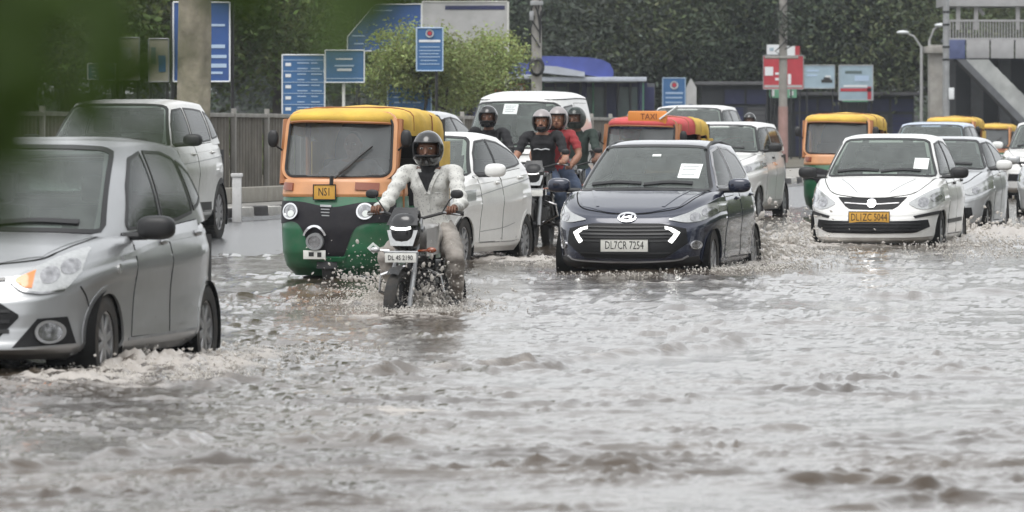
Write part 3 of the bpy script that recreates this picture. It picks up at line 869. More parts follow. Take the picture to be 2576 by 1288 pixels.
def plain_front(paint, hi=0.0, W2=0.84):
    k = W2 / 0.84
    return dict(front=[
        dict(name='headlight', mat='lens', mirror=True, off=0.009, top=[(0.45 * k, 0.70 + hi), (0.60 * k, 0.765 + hi), (0.80 * k, 0.86 + hi)], bot=[(0.45 * k, 0.68 + hi), (0.60 * k, 0.645 + hi), (0.82 * k, 0.74 + hi)],
             sub=[dict(kind='disc', name='reflector', mat='lens_dark', c=(0.64 * k, 0.71 + hi), r=0.05, off=0.013)]),
        dict(name='radiator_grille', mat='grille', centre=True, off=0.008, nu=22, nv=6, smooth=False, top=[(0, 0.70 + hi), (0.42 * k, 0.71 + hi)], bot=[(0, 0.60 + hi), (0.36 * k, 0.61 + hi)],
             sub=[dict(kind='strip', name='grille_bar', mat='chrome', w=0.015, off=0.016, pts=[(-0.36, 0.655 + hi), (0.36, 0.655 + hi)])]),
        dict(name='lower_grille', mat='grille', centre=True, off=0.007, nu=22, nv=6, smooth=False, top=[(0, 0.46 + hi), (0.60 * k, 0.47 + hi)], bot=[(0, 0.31 + hi), (0.62 * k, 0.32 + hi)])],
        strips=[dict(name='bonnet_gap', mat='gap', axis='top', w=0.014, mirror=True, off=0.002, pts=[(0.67 * k, 0.95), (0.61 * k, 0.65), (0.50 * k, 0.34), (0.25, 0.23), (0.0, 0.21)])])

COMPACT = hatch(paint='white', L=3.99, W=1.68, mirror_mat='white', handle='white', spokes=9, zs_c=0.98,
    zs=[(-0.5, 0.70), (0.0, 0.73), (0.25, 0.82), (0.6, 0.92), (0.95, 0.99), (1.3, 1.0), (2.5, 1.06), (3.4, 1.11), (4.5, 1.12)],
    belt=[(0.8, 1.0), (1.3, 1.015), (2.5, 1.07), (3.5, 1.12)],
    gh_base=(0.92, 3.72), gh_top=(1.72, 2.95), gh_w=(0.765, 0.58),
    roof=[(1.5, 1.46), (1.8, 1.495), (2.3, 1.515), (2.8, 1.485), (3.4, 1.40)],
    windscreen=dict(top=[(0, 1.455), (0.3, 1.452), (0.48, 1.44), (0.525, 1.41)], bot=[(0, 1.05), (0.4, 1.045), (0.62, 1.035), (0.68, 1.045)]),
    rear_window=dict(top=[(0, 1.39), (0.3, 1.385), (0.5, 1.37)], bot=[(0, 1.18), (0.35, 1.18), (0.6, 1.19)]),
    side_windows=[dict(top=[(1.40, 1.09), (1.6, 1.27), (1.82, 1.40), (2.08, 1.42)], bot=[(1.38, 1.055), (1.6, 1.06), (1.85, 1.07), (2.08, 1.08)], seal=0.02),
                  dict(top=[(2.12, 1.42), (2.5, 1.39), (2.8, 1.32), (3.02, 1.25)], bot=[(2.12, 1.085), (2.5, 1.105), (2.85, 1.13), (3.08, 1.16)], seal=0.02)],
    doors=[dict(top=[(1.30, 1.02), (2.08, 1.05)], bot=[(1.23, 0.30), (2.08, 0.30)], handle=(1.93, 0.95)),
           dict(top=[(2.12, 1.05), (3.02, 1.10)], bot=[(2.12, 0.30), (2.68, 0.30)], handle=(2.88, 1.0))],
    mirror=(1.40, 1.09), tail_lamp=dict(top=[(3.62, 1.06), (3.92, 1.05)], bot=[(3.74, 0.94), (3.94, 0.90)]), **plain_front('white', 0.02))
COMPACT['strips'] = COMPACT['strips'] + [dict(name='side_crease', mat='steel', axis='left', w=0.008, mirror=True, off=0.006, pts=[(1.0, 0.80), (2.2, 0.90), (3.55, 1.0)]),
    dict(name='lower_crease', mat='steel', axis='left', w=0.007, mirror=True, off=0.006, pts=[(1.25, 0.42), (2.1, 0.45), (2.6, 0.50)])]

def suv(**k):
    pf = plain_front('white', 0.16, 0.88)
    S = hatch(L=4.25, W=1.79, fo=0.84, wb=2.62, wr=0.335, zb=0.24, zs_c=1.10,
        zs=[(-0.5, 0.86), (0.0, 0.90), (0.3, 1.0), (0.7, 1.06), (1.0, 1.10), (1.4, 1.11), (2.6, 1.15), (3.6, 1.19), (4.8, 1.19)],
        belt=[(0.8, 1.11), (1.4, 1.125), (2.6, 1.16), (3.8, 1.20)],
        gh_base=(0.98, 4.12), gh_top=(1.72, 3.62), gh_w=(0.81, 0.64),
        roof=[(1.5, 1.66), (1.9, 1.70), (2.5, 1.72), (3.2, 1.70), (3.8, 1.64)],
        windscreen=dict(top=[(0, 1.645), (0.3, 1.642), (0.52, 1.63), (0.58, 1.60)], bot=[(0, 1.16), (0.4, 1.155), (0.66, 1.145), (0.72, 1.155)]),
        rear_window=dict(top=[(0, 1.58), (0.3, 1.575), (0.5, 1.56)], bot=[(0, 1.28), (0.35, 1.28), (0.6, 1.29)]),
        side_windows=[dict(top=[(1.45, 1.20), (1.62, 1.40), (1.85, 1.575), (2.15, 1.60)], bot=[(1.43, 1.16), (1.65, 1.165), (1.9, 1.17), (2.15, 1.18)]),
                      dict(top=[(2.23, 1.60), (2.7, 1.59), (3.05, 1.57)], bot=[(2.23, 1.185), (2.7, 1.20), (3.12, 1.22)]),
                      dict(top=[(3.16, 1.56), (3.35, 1.53), (3.5, 1.48)], bot=[(3.2, 1.235), (3.42, 1.25), (3.62, 1.27)])],
        doors=[dict(top=[(1.36, 1.13), (2.18, 1.15)], bot=[(1.33, 0.36), (2.18, 0.36)], handle=(2.02, 1.05)),
               dict(top=[(2.22, 1.15), (3.14, 1.19)], bot=[(2.22, 0.36), (2.92, 0.36)], handle=(2.98, 1.07))],
        mirror=(1.42, 1.22), mirror_mat='black', tail_lamp=dict(top=[(3.95, 1.16), (4.17, 1.15)], bot=[(4.0, 0.98), (4.19, 0.95)]), **pf)
    S.update(k)
    return S

SUV = suv(paint='white2', arch='black', arch_w=0.05, rim_mat='rim', spokes=10)
SUV['strips'] = SUV['strips'] + [dict(name='side_crease', mat='steel', axis='left', w=0.008, mirror=True, off=0.006, pts=[(1.2, 0.92), (2.2, 0.96), (3.9, 1.04)]),
    dict(name='side_cladding', mat='black', axis='left', w=0.10, mirror=True, off=0.008, pts=[(1.2, 0.42), (2.9, 0.42)])]
MPV = suv(paint='white', L=3.95, W=1.70, zb=0.20, wb=2.5, wr=0.30, mirror_mat='black', handle='black', rim_mat='steel',
    gh_base=(0.90, 3.86), gh_top=(1.45, 3.55), gh_w=(0.79, 0.65),
    roof=[(1.3, 1.60), (1.7, 1.63), (2.5, 1.65), (3.2, 1.64), (3.8, 1.58)],
    windscreen=dict(top=[(0, 1.585), (0.3, 1.582), (0.52, 1.57), (0.59, 1.54)], bot=[(0, 1.16), (0.4, 1.155), (0.66, 1.145), (0.71, 1.155)]),
    side_windows=[dict(top=[(1.30, 1.20), (1.45, 1.40), (1.65, 1.53), (2.05, 1.55)], bot=[(1.28, 1.16), (1.5, 1.165), (1.8, 1.17), (2.05, 1.18)]),
                  dict(top=[(2.13, 1.55), (2.6, 1.545), (2.95, 1.53)], bot=[(2.13, 1.185), (2.6, 1.20), (3.0, 1.22)]),
                  dict(top=[(3.06, 1.52), (3.25, 1.50), (3.42, 1.46)], bot=[(3.08, 1.235), (3.3, 1.25), (3.5, 1.27)])],
    tail_lamp=dict(top=[(3.72, 1.45), (3.86, 1.43)], bot=[(3.76, 0.98), (3.89, 0.95)]))
VAN = suv(paint='white', cat='van', L=3.7, W=1.50, fo=0.62, wb=2.35, zb=0.22, wr=0.29, nf=4.5, zs_c=1.02,
    zs=[(-0.5, 0.88), (0.0, 0.92), (0.2, 0.98), (0.4, 1.02), (1.4, 1.04), (3.0, 1.06), (4.2, 1.06)],
    belt=[(0.0, 1.0), (1.0, 1.03), (3.8, 1.06)],
    gh_base=(0.20, 3.66), gh_top=(0.92, 3.40), gh_w=(0.735, 0.63),
    roof=[(0.8, 1.80), (1.1, 1.86), (1.8, 1.90), (2.8, 1.90), (3.6, 1.84)], roof_drop=0.08,
    windscreen=dict(top=[(0, 1.735), (0.3, 1.73), (0.54, 1.715), (0.60, 1.68)], bot=[(0, 1.07), (0.4, 1.065), (0.62, 1.055), (0.665, 1.075)]),
    rear_window=dict(top=[(0, 1.72), (0.3, 1.715), (0.5, 1.70)], bot=[(0, 1.22), (0.35, 1.22), (0.6, 1.23)]),
    side_windows=[dict(top=[(0.95, 1.20), (1.08, 1.5), (1.25, 1.66), (1.75, 1.69)], bot=[(0.92, 1.13), (1.2, 1.135), (1.5, 1.14), (1.75, 1.145)])],
    doors=[dict(top=[(0.98, 1.08), (1.85, 1.10)], bot=[(1.02, 0.34), (1.85, 0.34)], handle=(1.72, 0.95)),
           dict(top=[(1.9, 1.72), (2.85, 1.72)], bot=[(1.9, 0.34), (2.62, 0.34)], handle=(2.05, 0.95))],
    mirror=(0.92, 1.22), tail_lamp=dict(top=[(3.5, 1.15), (3.64, 1.15)], bot=[(3.5, 0.8), (3.66, 0.8)]))
VAN['strips'] = [dict(name='roof_gutter', mat='gap', axis='left', w=0.012, mirror=True, off=0.006, pts=[(1.0, 1.765), (2.2, 1.79), (3.3, 1.78)])]
I20 = dict(COMPACT); I20.update(gh_top=(1.72, 3.30), gh_base=(0.92, 3.82), roof=[(1.5, 1.46), (1.8, 1.49), (2.4, 1.51), (3.0, 1.48), (3.5, 1.42)])
SEDAN = dict(COMPACT); SEDAN.update(paint='grey', mirror_mat='grey', handle='grey')

RZ = -ALPHA
def place_car(S, name, label, u, s, rz=RZ, group='cars in the flooded traffic', ground=None):
    x, y = px(u, s)
    z = ground_z(x, y + 1.5) if ground is None else ground
    return make_car(S, name, label, (x, y, z), rz, group)

silver, SU_s = place_car(SILVER, 'hatchback_car', 'silver hatchback nearest the viewer, cut off by the left edge, ploughing through brown water', -140, 428, R(-11.5), ground=-0.10)
navy, SU_n = place_car(NAVY, 'hatchback_car', 'dark blue hatchback with two lit white daytime lamps and a paper on its windscreen', 1571, 248, R(-12), ground=-0.165)
number_plate(navy, SU_n, 0.0, 0.435, 0.49, 0.125, MAT['plate_w'], 'DL7CR 7254')
dzire, SU_d = place_car(DZIRE, 'saloon_car', 'white taxi saloon with a yellow number plate and dark grille', 2190, 203, R(-10.2), ground=-0.16)
number_plate(dzire, SU_d, -0.02, 0.515, 0.50, 0.14, MAT['plate_y'], 'DL1ZC 5044')
compact, SU_c = place_car(COMPACT, 'saloon_car', 'white car with a white mirror half hidden behind the rider in the patterned shirt', 945, 233, R(-16), ground=-0.09)
suv1, SU_b = place_car(SUV, 'suv_car', 'tall white suv with black mirror behind the silver hatchback, its rear wheel on dry road', 205, 214, R(-11), ground=0.10)
mpv, SU_m = place_car(MPV, 'family_car', 'boxy white family car with a black mirror just behind the dark blue hatchback', 1768, 155, R(-12), ground=-0.07)
van, SU_v = place_car(VAN, 'passenger_van', 'tall white van with a blank side panel and a white paper behind its windscreen', 1265, 175, R(-12), ground=0.11)
i20, SU_i = place_car(dict(I20, paint='grey', arch='grey'), 'hatchback_car', 'white car with white mirror, its shade painted grey, directly behind the white taxi saloon', 2335, 176, ground=-0.16)  # shade on the white car's side is put into grey paint
grey, SU_g = place_car(SEDAN, 'saloon_car', 'pale grey car whose roof shows above the yellow canopy of the nearest auto rickshaw', 945, 188, ground=0.19)
blue1, SU_l = place_car(dict(MPV, paint='paleblue', mirror_mat='black'), 'family_car', 'pale blue roofed car behind the white taxi and beside the green auto rickshaw', 2322, 128, ground=-0.05)
far1, SU_f = place_car(dict(MPV, paint='white2', mirror_mat='black'), 'family_car', 'white car far back with only its roof above the red canopied auto rickshaw', 1700, 136, ground=0.26)
far2, SU_f2 = place_car(dict(SUV, paint='white', mirror_mat='white'), 'suv_car', 'white suv farthest back at the right edge beneath the stair', 2612, 122, ground=-0.10)
far3, SU_f3 = place_car(dict(I20, paint='grey', mirror_mat='grey', arch='grey'), 'hatchback_car', 'pale grey car cut off by the right edge with its bonnet showing', 2668, 150, ground=-0.16)

def windscreen_paper(car, SU, x0, x1, z0, z1, name='paper_permit', lines=True):
    top, bot = [(x0, z1), (x1, z1 - 0.005)], [(x0, z0 + 0.005), (x1, z0)]
    p = SU.patch(top, bot, 'front', 0.012, 8, 6, False, 0.002).build(name, MAT['paper'], car)
    if lines:
        for k in range(4):
            z = z1 - (z1 - z0) * (0.22 + 0.18 * k)
            SU.strip([(x0 + 0.03, z), (x1 - 0.03 - 0.02 * (k % 2), z)], 0.007, 'front', 0.014, 6, False).build('print_line', MAT['steel'], p)
windscreen_paper(navy, SU_n, 0.33, 0.54, 1.10, 1.25)
windscreen_paper(van, SU_v, -0.16, 0.05, 1.55, 1.70)
windscreen_paper(dzire, SU_d, 0.40, 0.57, 1.10, 1.24, lines=False)
for o, SU_, xs in ((navy, SU_n, (0.0, 0.09)),):
    SU_.patch([(xs[0], 1.345), (xs[1], 1.345)], [(xs[0], 1.325), (xs[1], 1.325)], 'front', 0.012, 6, 3, False, 0.002).build('sticker', MAT['paper'], o)
# black plastic roof rails and white lower lip details
for sx in (0.52, -0.52):
    zs_ = [(1.75, 0), (2.1, 0), (2.6, 0), (3.1, 0)]
    pts = []
    for (y, _) in zs_:
        h = SU_n.cast(sx, y, 'top')[0]
        pts.append((h.x, h.y, h.z + 0.012))
    m = MB(); m.tube(pts, 0.018, 8); m.build('roof_rail', MAT['black'], navy)

for ax in ('left', 'right'):
    SU_s.disc((0.90, 0.715), 0.001, 0.028, ax, 0.012, 14, 3).build('side_repeater', MAT['lens'], silver)
# ------------------------------------------------------------------ ground
def _ground():
    ns = [-120, -60, -23, -19.46, -19.4, -17.8, -17, -16, -14, -13, -11, 0, 30, 120]
    al = [-60, 0, 40, 80, 120, 200, 400]
    mb = MB()
    P = np.array([[(n * CA + a * SA, -n * SA + a * CA, float(np.interp(n, _gn, _gz))) for n in ns] for a in al])
    mb.grid(P)
    o = mb.build('road', M('wet_asphalt', (0.055, 0.055, 0.056), 0.25, var=0.25, vscale=2, bump=0.3, bscale=30))
    o['kind'] = 'structure'
_ground()
# ------------------------------------------------------------------ kerb, pavement, fence
def on_lane(n, a):                   # n across the road (left is negative), a along it
    return (n * CA + a * SA, -n * SA + a * CA)

EM = dict(
    kerb_w=M('white_kerb_paint', (0.55, 0.54, 0.51), 0.7, var=0.2, dirt=0.45, dscale=6),
    kerb_b=M('black_kerb_paint', (0.03, 0.028, 0.03), 0.6, var=0.2, dirt=0.3, dscale=6),
    ledge=M('concrete_ledge', (0.33, 0.31, 0.27), 0.8, var=0.15, bump=0.3, dirt=0.3),
    concrete=M('weathered_concrete', (0.30, 0.29, 0.27), 0.85, var=0.2, vscale=3, bump=0.3, bscale=20, dirt=0.4, dscale=2),
    fence=M('weathered_sheet_fence', (0.15, 0.135, 0.115), 0.6, var=0.25, vscale=2, dirt=0.5, dscale=3, dirt_col=(0.10, 0.10, 0.075)),
    soil=M('muddy_verge', (0.09, 0.08, 0.055), 0.8, var=0.35, vscale=1.5, bump=0.5, bscale=8),
    bark=M('mottled_bark', (0.26, 0.235, 0.18), 0.85, var=0.35, vscale=3.5, bump=0.7, bscale=14, dirt=0.5, dirt_col=(0.12, 0.13, 0.07), dscale=3),
    bark_d=M('dark_bark', (0.05, 0.042, 0.034), 0.9, var=0.3, bump=0.6, bscale=10),
    blue=M('blue_sign_face', (0.035, 0.125, 0.29), 0.4, var=0.08, vscale=3, dirt=0.1),
    blue_d=M('deep_blue_sign_face', (0.028, 0.085, 0.27), 0.4, var=0.08, dirt=0.1),
    blue_p=M('pale_blue_print', (0.40, 0.52, 0.68), 0.5),
    white_p=M('white_print', (0.70, 0.72, 0.74), 0.5),
    shelter=M('blue_shelter_panel', (0.055, 0.08, 0.32), 0.35, coat=0.4, var=0.12),
    shelter_d=M('dark_blue_panel', (0.018, 0.022, 0.085), 0.5, var=0.15),
    shelter_w=M('pale_shelter_edge', (0.50, 0.54, 0.62), 0.4, var=0.1, dirt=0.2),
    sglass=M('green_grey_glazing', (0.10, 0.14, 0.14), 0.2, var=0.3, vscale=1.5),
    shop=M('dark_shop_front', (0.030, 0.033, 0.040), 0.6, var=0.3, vscale=0.8),
    shop2=M('grey_shop_front', (0.085, 0.085, 0.09), 0.7, var=0.3, vscale=0.8),
    redb=M('red_board', (0.42, 0.035, 0.05), 0.5, var=0.15, vscale=2),
    paleb=M('pale_blue_board', (0.30, 0.40, 0.47), 0.5, var=0.12, vscale=2),
    greenb=M('green_board', (0.16, 0.40, 0.26), 0.5, var=0.1),
    orange=M('orange_panel', (0.62, 0.19, 0.06), 0.5, var=0.15),
    grey_w=M('grey_white_board', (0.42, 0.42, 0.42), 0.6, var=0.08, dirt=0.15),
    bridge=M('bridge_cladding', (0.34, 0.34, 0.345), 0.55, var=0.08, dirt=0.25, dscale=1.2),
    bridge_d=M('bridge_steel', (0.10, 0.105, 0.115), 0.6, var=0.15),
    stair=M('stair_cladding', (0.36, 0.37, 0.365), 0.6, var=0.3, vscale=1.2, dirt=0.4, dirt_col=(0.08, 0.10, 0.09), dscale=1.5),
    beige=M('beige_board', (0.36, 0.34, 0.27), 0.7, var=0.15, dirt=0.2),
    glow_red=M('red_signal_lens', (0.8, 0.06, 0.03), 0.3, emit=0.8),
)

def _street():
    # pavement behind the kerb
    mb = MB()
    P = np.array([[(*on_lane(n, a), z) for n, z in ((-19.64, 0.372), (-21.2, 0.40), (-23.5, 0.42))] for a in np.linspace(20, 420, 60)])
    mb.grid(P); o = mb.build('pavement', EM['concrete']); o['kind'] = 'structure'
    mb = MB()
    P = np.array([[(*on_lane(n, a), z) for n, z in ((-23.3, 0.44), (-40, 0.5), (-90, 0.6), (-300, 1.0))] for a in np.linspace(-20, 900, 60)])
    mb.grid(P); o = mb.build('verge', EM['soil']); o['kind'] = 'structure'
    k = bpy.data.objects.new('kerb', None); COL.objects.link(k); k['kind'] = 'structure'
    mb = MB(); mb.box((0, 0, 0), (0.22, 0.86, 0.30), bev=0.03)
    mw = mb.mesh('kerb_stone'); mw.materials.append(EM['kerb_w'])
    mbk = mw.copy(); mbk.materials.clear(); mbk.materials.append(EM['kerb_b'])
    i = 0
    for a in np.arange(66, 150, 0.9):
        x, y = on_lane(-19.53, a)
        o = link_mesh('kerb_stone', mw if i % 2 else mbk, None, k)
        o.location = (x, y, 0.235 + 0.008 * math.sin(i * 2.1)); o.rotation_euler = (0, 0, -ALPHA + 0.012 * math.sin(i * 1.7)); i += 1
    l = MB()
    l.box((0, 0, 0), (0.25, 2.3, 0.22), bev=0.02)
    lm = l.mesh('ledge_block'); lm.materials.append(EM['ledge'])
    lw = tag(bpy.data.objects.new('ledge_wall', None), 'low pale concrete ledge at the foot of the sheet fence', 'low wall')
    COL.objects.link(lw); 
    for i, a in enumerate(np.arange(78, 120, 2.34)):
        x, y = on_lane(-20.6, a)
        o = link_mesh('ledge_block', lm, None, lw); o.location = (x, y, 0.50); o.rotation_euler = (0, 0, -ALPHA + 0.006 * math.sin(i * 2))
    # ribbed sheet fence
    f = thing('sheet_fence', 'weathered grey brown ribbed sheet fence along the far pavement', 'fence')
    m = MB(); xs = np.linspace(0, 2.2, 89); rib = 0.022 * np.clip(np.sin(xs * 2 * np.pi / 0.20) * 2, -1, 1)
    m.grid(np.array([[(r, x, z) for x, r in zip(xs, rib)] for z in (0.0, 0.6, 1.22)]))
    pm = m.mesh('panel', angle=30); pm.materials.append(EM['fence'])
    m = MB(); m.box((0.06, 0, 0.66), (0.07, 0.07, 1.36), bev=0.008)
    qm = m.mesh('post'); qm.materials.append(EM['concrete'])
    m = MB(); m.box((0.05, 1.12, 1.24), (0.06, 2.24, 0.06), bev=0.008)
    tm = m.mesh('top_rail'); tm.materials.append(EM['concrete'])
    for i, a in enumerate(np.arange(70, 140, 2.24)):
        x, y = on_lane(-21.4, a)
        for nm, me in (('panel', pm), ('post', qm), ('top_rail', tm)):
            o = link_mesh(nm, me, None, f); o.location = (x, y, 0.42); o.rotation_euler = (0.004 * math.sin(i), 0, -ALPHA)
    # white bollard
    x, y = px(596, 186)
    b = MB(); b.box((0, 0, 0.30), (0.125, 0.125, 0.62), bev=0.012); b.box((0, 0, 0.63), (0.16, 0.16, 0.05), bev=0.012)
    o = b.build('bollard', M('white_bollard_paint', (0.6, 0.6, 0.6), 0.6, dirt=0.3, dscale=7)); o.location = (x, y, 0.20)
    tag(o, 'white square bollard on the kerb behind the tall white suv', 'bollard')
_street()

# ------------------------------------------------------------------ trees
def leaf_mass(mb, c, r, n, size, rng, hollow=0.55, flat=0.7):
    """leaf-sized faces spread through a lumpy crown: clumps on twigs, gaps between"""
    nb = max(6, int(n / 55))
    V, Fc = [], []
    cl = []
    for _ in range(nb):
        d = rng.normal(size=3); d /= np.linalg.norm(d)
        k = hollow + (1 - hollow) * rng.random() ** 0.6
        cl.append((np.array(c) + d * np.array(r) * k, 0.16 + 0.16 * rng.random()))
    per = n // nb
    for cc, rr in cl:
        p = cc + rng.normal(size=(per, 3)) * rr * np.array(r) * np.array([1, 1, 0.75])
        a = rng.normal(size=(per, 3)); a[:, 2] *= flat; a /= np.linalg.norm(a, axis=1, keepdims=True)
        b = rng.normal(size=(per, 3)); b -= a * np.sum(a * b, 1, keepdims=True); b /= np.linalg.norm(b, axis=1, keepdims=True)
        s = size * (0.6 + 0.8 * rng.random((per, 1)))
        q = np.stack([p - a * s, p + b * s * 0.42, p + a * s, p - b * s * 0.42], 1)
        V.append(q.reshape(-1, 3))
    V = np.concatenate(V)
    F = np.arange(len(V)).reshape(-1, 4)
    mb.add(V, F.tolist())

def limb(mb, p0, p1, r0, r1, rng, bend=0.3, n=7):
    p0, p1 = np.array(p0, float), np.array(p1, float)
    off = rng.normal(size=3) * bend
    pts = [p0 + (p1 - p0) * t + off * math.sin(math.pi * t) * 0.5 + rng.normal(size=3) * 0.02 for t in np.linspace(0, 1, n)]
    mb.tube([tuple(p) for p in pts], [r0 + (r1 - r0) * t for t in np.linspace(0, 1, n)], 8)

def make_tree(seed, h, cr, base, n, size, leaf, bark, trunk_r=0.22, lumps=5):
    rng = np.random.default_rng(seed)
    t = MB(); limb(t, (0, 0, -0.3), (0.2, 0, base + 0.8), trunk_r, trunk_r * 0.7, rng, 0.2, 8)
    cr_mb = MB()
    for k in range(lumps):
        a = 2 * math.pi * k / lumps + rng.random() * 0.6
        rad = cr[0] * (0.30 + 0.28 * rng.random())
        c = (math.cos(a) * rad, math.sin(a) * rad, base + cr[2] * (0.55 + 0.9 * rng.random()))
        limb(t, (0.2, 0, base + 0.5), c, trunk_r * 0.5, 0.04, rng, 0.5)
        leaf_mass(cr_mb, c, (cr[0] * 0.62, cr[1] * 0.62, cr[2] * 0.55), n // lumps, size, rng)
    tm = t.mesh('trunk'); tm.materials.append(bark)
    cm = MB.mesh(cr_mb, 'crown', smooth=False); cm.materials.append(leaf)
    return tm, cm

LM = dict(
    left=M('dull_green_leaves', (0.11, 0.145, 0.042), 0.55, spec=0.22, var=0.5, vscale=0.6, island=0.4, trans=0.25),
    dark=M('dark_leaves', (0.082, 0.108, 0.070), 0.6, spec=0.22, var=0.6, vscale=0.5, island=0.3, trans=0.25),
    grey=M('greyish_leaves', (0.098, 0.116, 0.092), 0.6, spec=0.22, var=0.6, vscale=0.5, island=0.3, trans=0.25),
    mid=M('mid_green_leaves', (0.125, 0.150, 0.075), 0.6, spec=0.22, var=0.5, vscale=0.4, island=0.3, trans=0.25),
    bright=M('pale_green_leaves', (0.25, 0.29, 0.11), 0.6, spec=0.22, var=0.6, vscale=0.5, island=0.35, trans=0.3),
    fore=M('near_leaves', (0.036, 0.062, 0.010), 0.5, spec=0.22, island=0.35, trans=0.35),
)
def put_tree(meshes, u, s, z, rz, sc, label, name='tree', group=None):
    x, y = px(u, s)
    root = thing(name, label, 'tree', (x, y, z), rz, group); root.scale = (sc,) * 3
    link_mesh('trunk', meshes[0], None, root); link_mesh('crown', meshes[1], None, root)
    return root

TA = make_tree(1, 9, (4.6, 4.2, 3.6), 1.6, 26000, 0.105, LM['left'], EM['bark_d'])
TB = make_tree(2, 11, (5.4, 5.0, 4.6), 1.5, 46000, 0.10, LM['dark'], EM['bark_d'], 0.3, 7)
TC = make_tree(3, 11, (5.2, 5.0, 4.4), 1.8, 46000, 0.10, LM['grey'], EM['bark_d'], 0.3, 7)
LBL = 'dull green tree in the leafy row behind the fence on the left'
GL = 'leafy trees behind the fence'
for u, s, rz, sc in ((60, 101, 0.3, 1.0), (300, 98, 1.4, 1.05), (500, 97, 2.2, 0.95), (-180, 102, 4.0, 1.1), (170, 90, 5.0, 1.2), (450, 88, 0.9, 1.2), (720, 84, 2.7, 1.2), (-80, 86, 1.8, 1.2)):
    put_tree(TA, u, s, 0.5, rz, sc, LBL, group=GL)
LBD = 'dark tree in the dense wood behind the bus shelter and shops'
GD = 'dark trees behind the shelter and shops'
TA2 = (TC[0], TC[1].copy()); TA2[1].materials.clear(); TA2[1].materials.append(LM['mid'])
for p_ in TA2[1].polygons: p_.material_index = 0
i = 0
for s, us, sc in ((70, (1180, 1420, 1640, 1880, 2110, 2330), 1.0), (60, (850, 1080, 1300, 1520, 1750, 1980, 2210, 2430, 2640), 1.15), (50, (-150, 150, 420, 700, 960, 1230, 1480, 1740, 2000, 2260, 2520, 2760), 1.35), (41, (-200, 60, 330, 600, 880, 1150, 1420, 1690, 1960, 2230, 2500, 2780), 1.7)):
    for u in us:
        put_tree((TB, TC, TA2)[i % 3] if u < 1900 else (TC, TA2)[i % 2], u, s, 0.5, i * 1.3, sc, LBD, group=GD); i += 1
# a pale green spreading tree by the signs
TD = make_tree(9, 6, (1.75, 1.5, 1.35), 1.75, 16000, 0.06, LM['bright'], EM['bark_d'], 0.09, 8)
put_tree(TD, 1060, 117, 0.45, 0.4, 0.74, 'pale yellow green tree with an airy crown behind the blue notice with the white emblem')
put_tree(TD, 1190, 114, 0.45, 2.3, 0.72, 'pale yellow green tree with an airy crown in front of the grey white hoarding')
TD2 = make_tree(12, 5, (1.1, 1.0, 0.8), 0.9, 2200, 0.10, LM['bright'], EM['bark_d'], 0.06, 5)
put_tree(TD2, 1010, 118, 0.45, 0.4, 0.55, 'small green shrub in front of the low blue sign', name='shrub')
# the stout mottled trunk near the kerb: its crown is above the picture
def _trunk():
    x, y = px(483, 180)
    root = thing('tree', 'stout mottled pale trunk standing behind the tall white suv', 'tree', (x, y, 0.35))
    rng = np.random.default_rng(4)
    t = MB()
    n = 40
    vs, fs = [], []
    for i, z in enumerate(np.linspace(-0.2, 7.0, 36)):
        for k in range(n):
            a = 2 * math.pi * k / n
            r = 0.235 * (1 + 0.35 * math.exp(-max(z, 0) * 2.2)) * (1 - 0.012 * z) + 0.012 * math.sin(3 * a + z * 0.8) + 0.008 * math.sin(7 * a - z * 2)
            vs.append((r * math.cos(a) + 0.01 * z, r * math.sin(a), z))
    for i in range(35):
        for k in range(n): fs.append((i * n + k, i * n + (k + 1) % n, (i + 1) * n + (k + 1) % n, (i + 1) * n + k))
    t.add(vs, fs)
    for a in range(5):
        limb(t, (0.07, 0, 6.6), (math.cos(a * 1.26) * 2.2, math.sin(a * 1.26) * 2.2, 9.0 + 0.4 * a), 0.12, 0.03, rng)
    t.build('trunk', EM['bark'], root)
    c = MB()
    for a in range(5): leaf_mass(c, (math.cos(a * 1.26) * 1.9, math.sin(a * 1.26) * 1.9, 9.2 + 0.3 * a), (1.9, 1.9, 1.4), 700, 0.2, rng)
    c.build('crown', LM['left'], root, smooth=False)
_trunk()

# ------------------------------------------------------------------ signs, boards, poles
def board(name, label, cat, u0, v0, u1, v1, s, face, posts=(), frame='white_p', rows=None, shape=None, depth=0.06, group=None, post_mat='black', post_r=0.03):
    """a sign board standing at its own distance: outline in picture columns/rows at scale s"""
    x0, y = px(u0, s); x1, _ = px(u1, s); z1, z0 = pz(v0, s), pz(v1, s)
    xm = (x0 + x1) / 2
    root = thing(name, label, cat, (xm, y, 0.45), 0.0, group)
    if shape:
        poly = [((u - 1288) / s - xm, pz(v, s) - 0.45) for u, v in shape]
    else:
        poly = [(x0 - xm, z0 - 0.45), (x1 - xm, z0 - 0.45), (x1 - xm, z1 - 0.45), (x0 - xm, z1 - 0.45)]
    m = MB(); m.prism(poly, 0, depth); p = m.build('sign_face', face, root, smooth=False)
    if frame:
        m = MB()
        for a, b in zip(poly, poly[1:] + poly[:1]):
            m.tube([(a[0], -0.01, a[1]), (b[0], -0.01, b[1])], 0.015, 6)
        m.build('frame', EM.get(frame) or MAT[frame], root)
    for u in posts:
        m = MB(); xx = (u - 1288) / s - xm
        m.tube([(xx, depth + 0.04, -0.2), (xx, depth + 0.04, z1 - 0.45)], post_r, 8); m.build('post', MAT[post_mat], root)
    for (ua, va, ub, vb, mt) in rows or ():
        m = MB(); a, b = (ua - 1288) / s - xm, (ub - 1288) / s - xm; c, d = pz(va, s) - 0.45, pz(vb, s) - 0.45
        m.box(((a + b) / 2, -0.006, (c + d) / 2), (abs(b - a), 0.010, abs(c - d))); m.build('print', EM.get(mt) or MAT[mt], p)
    return root

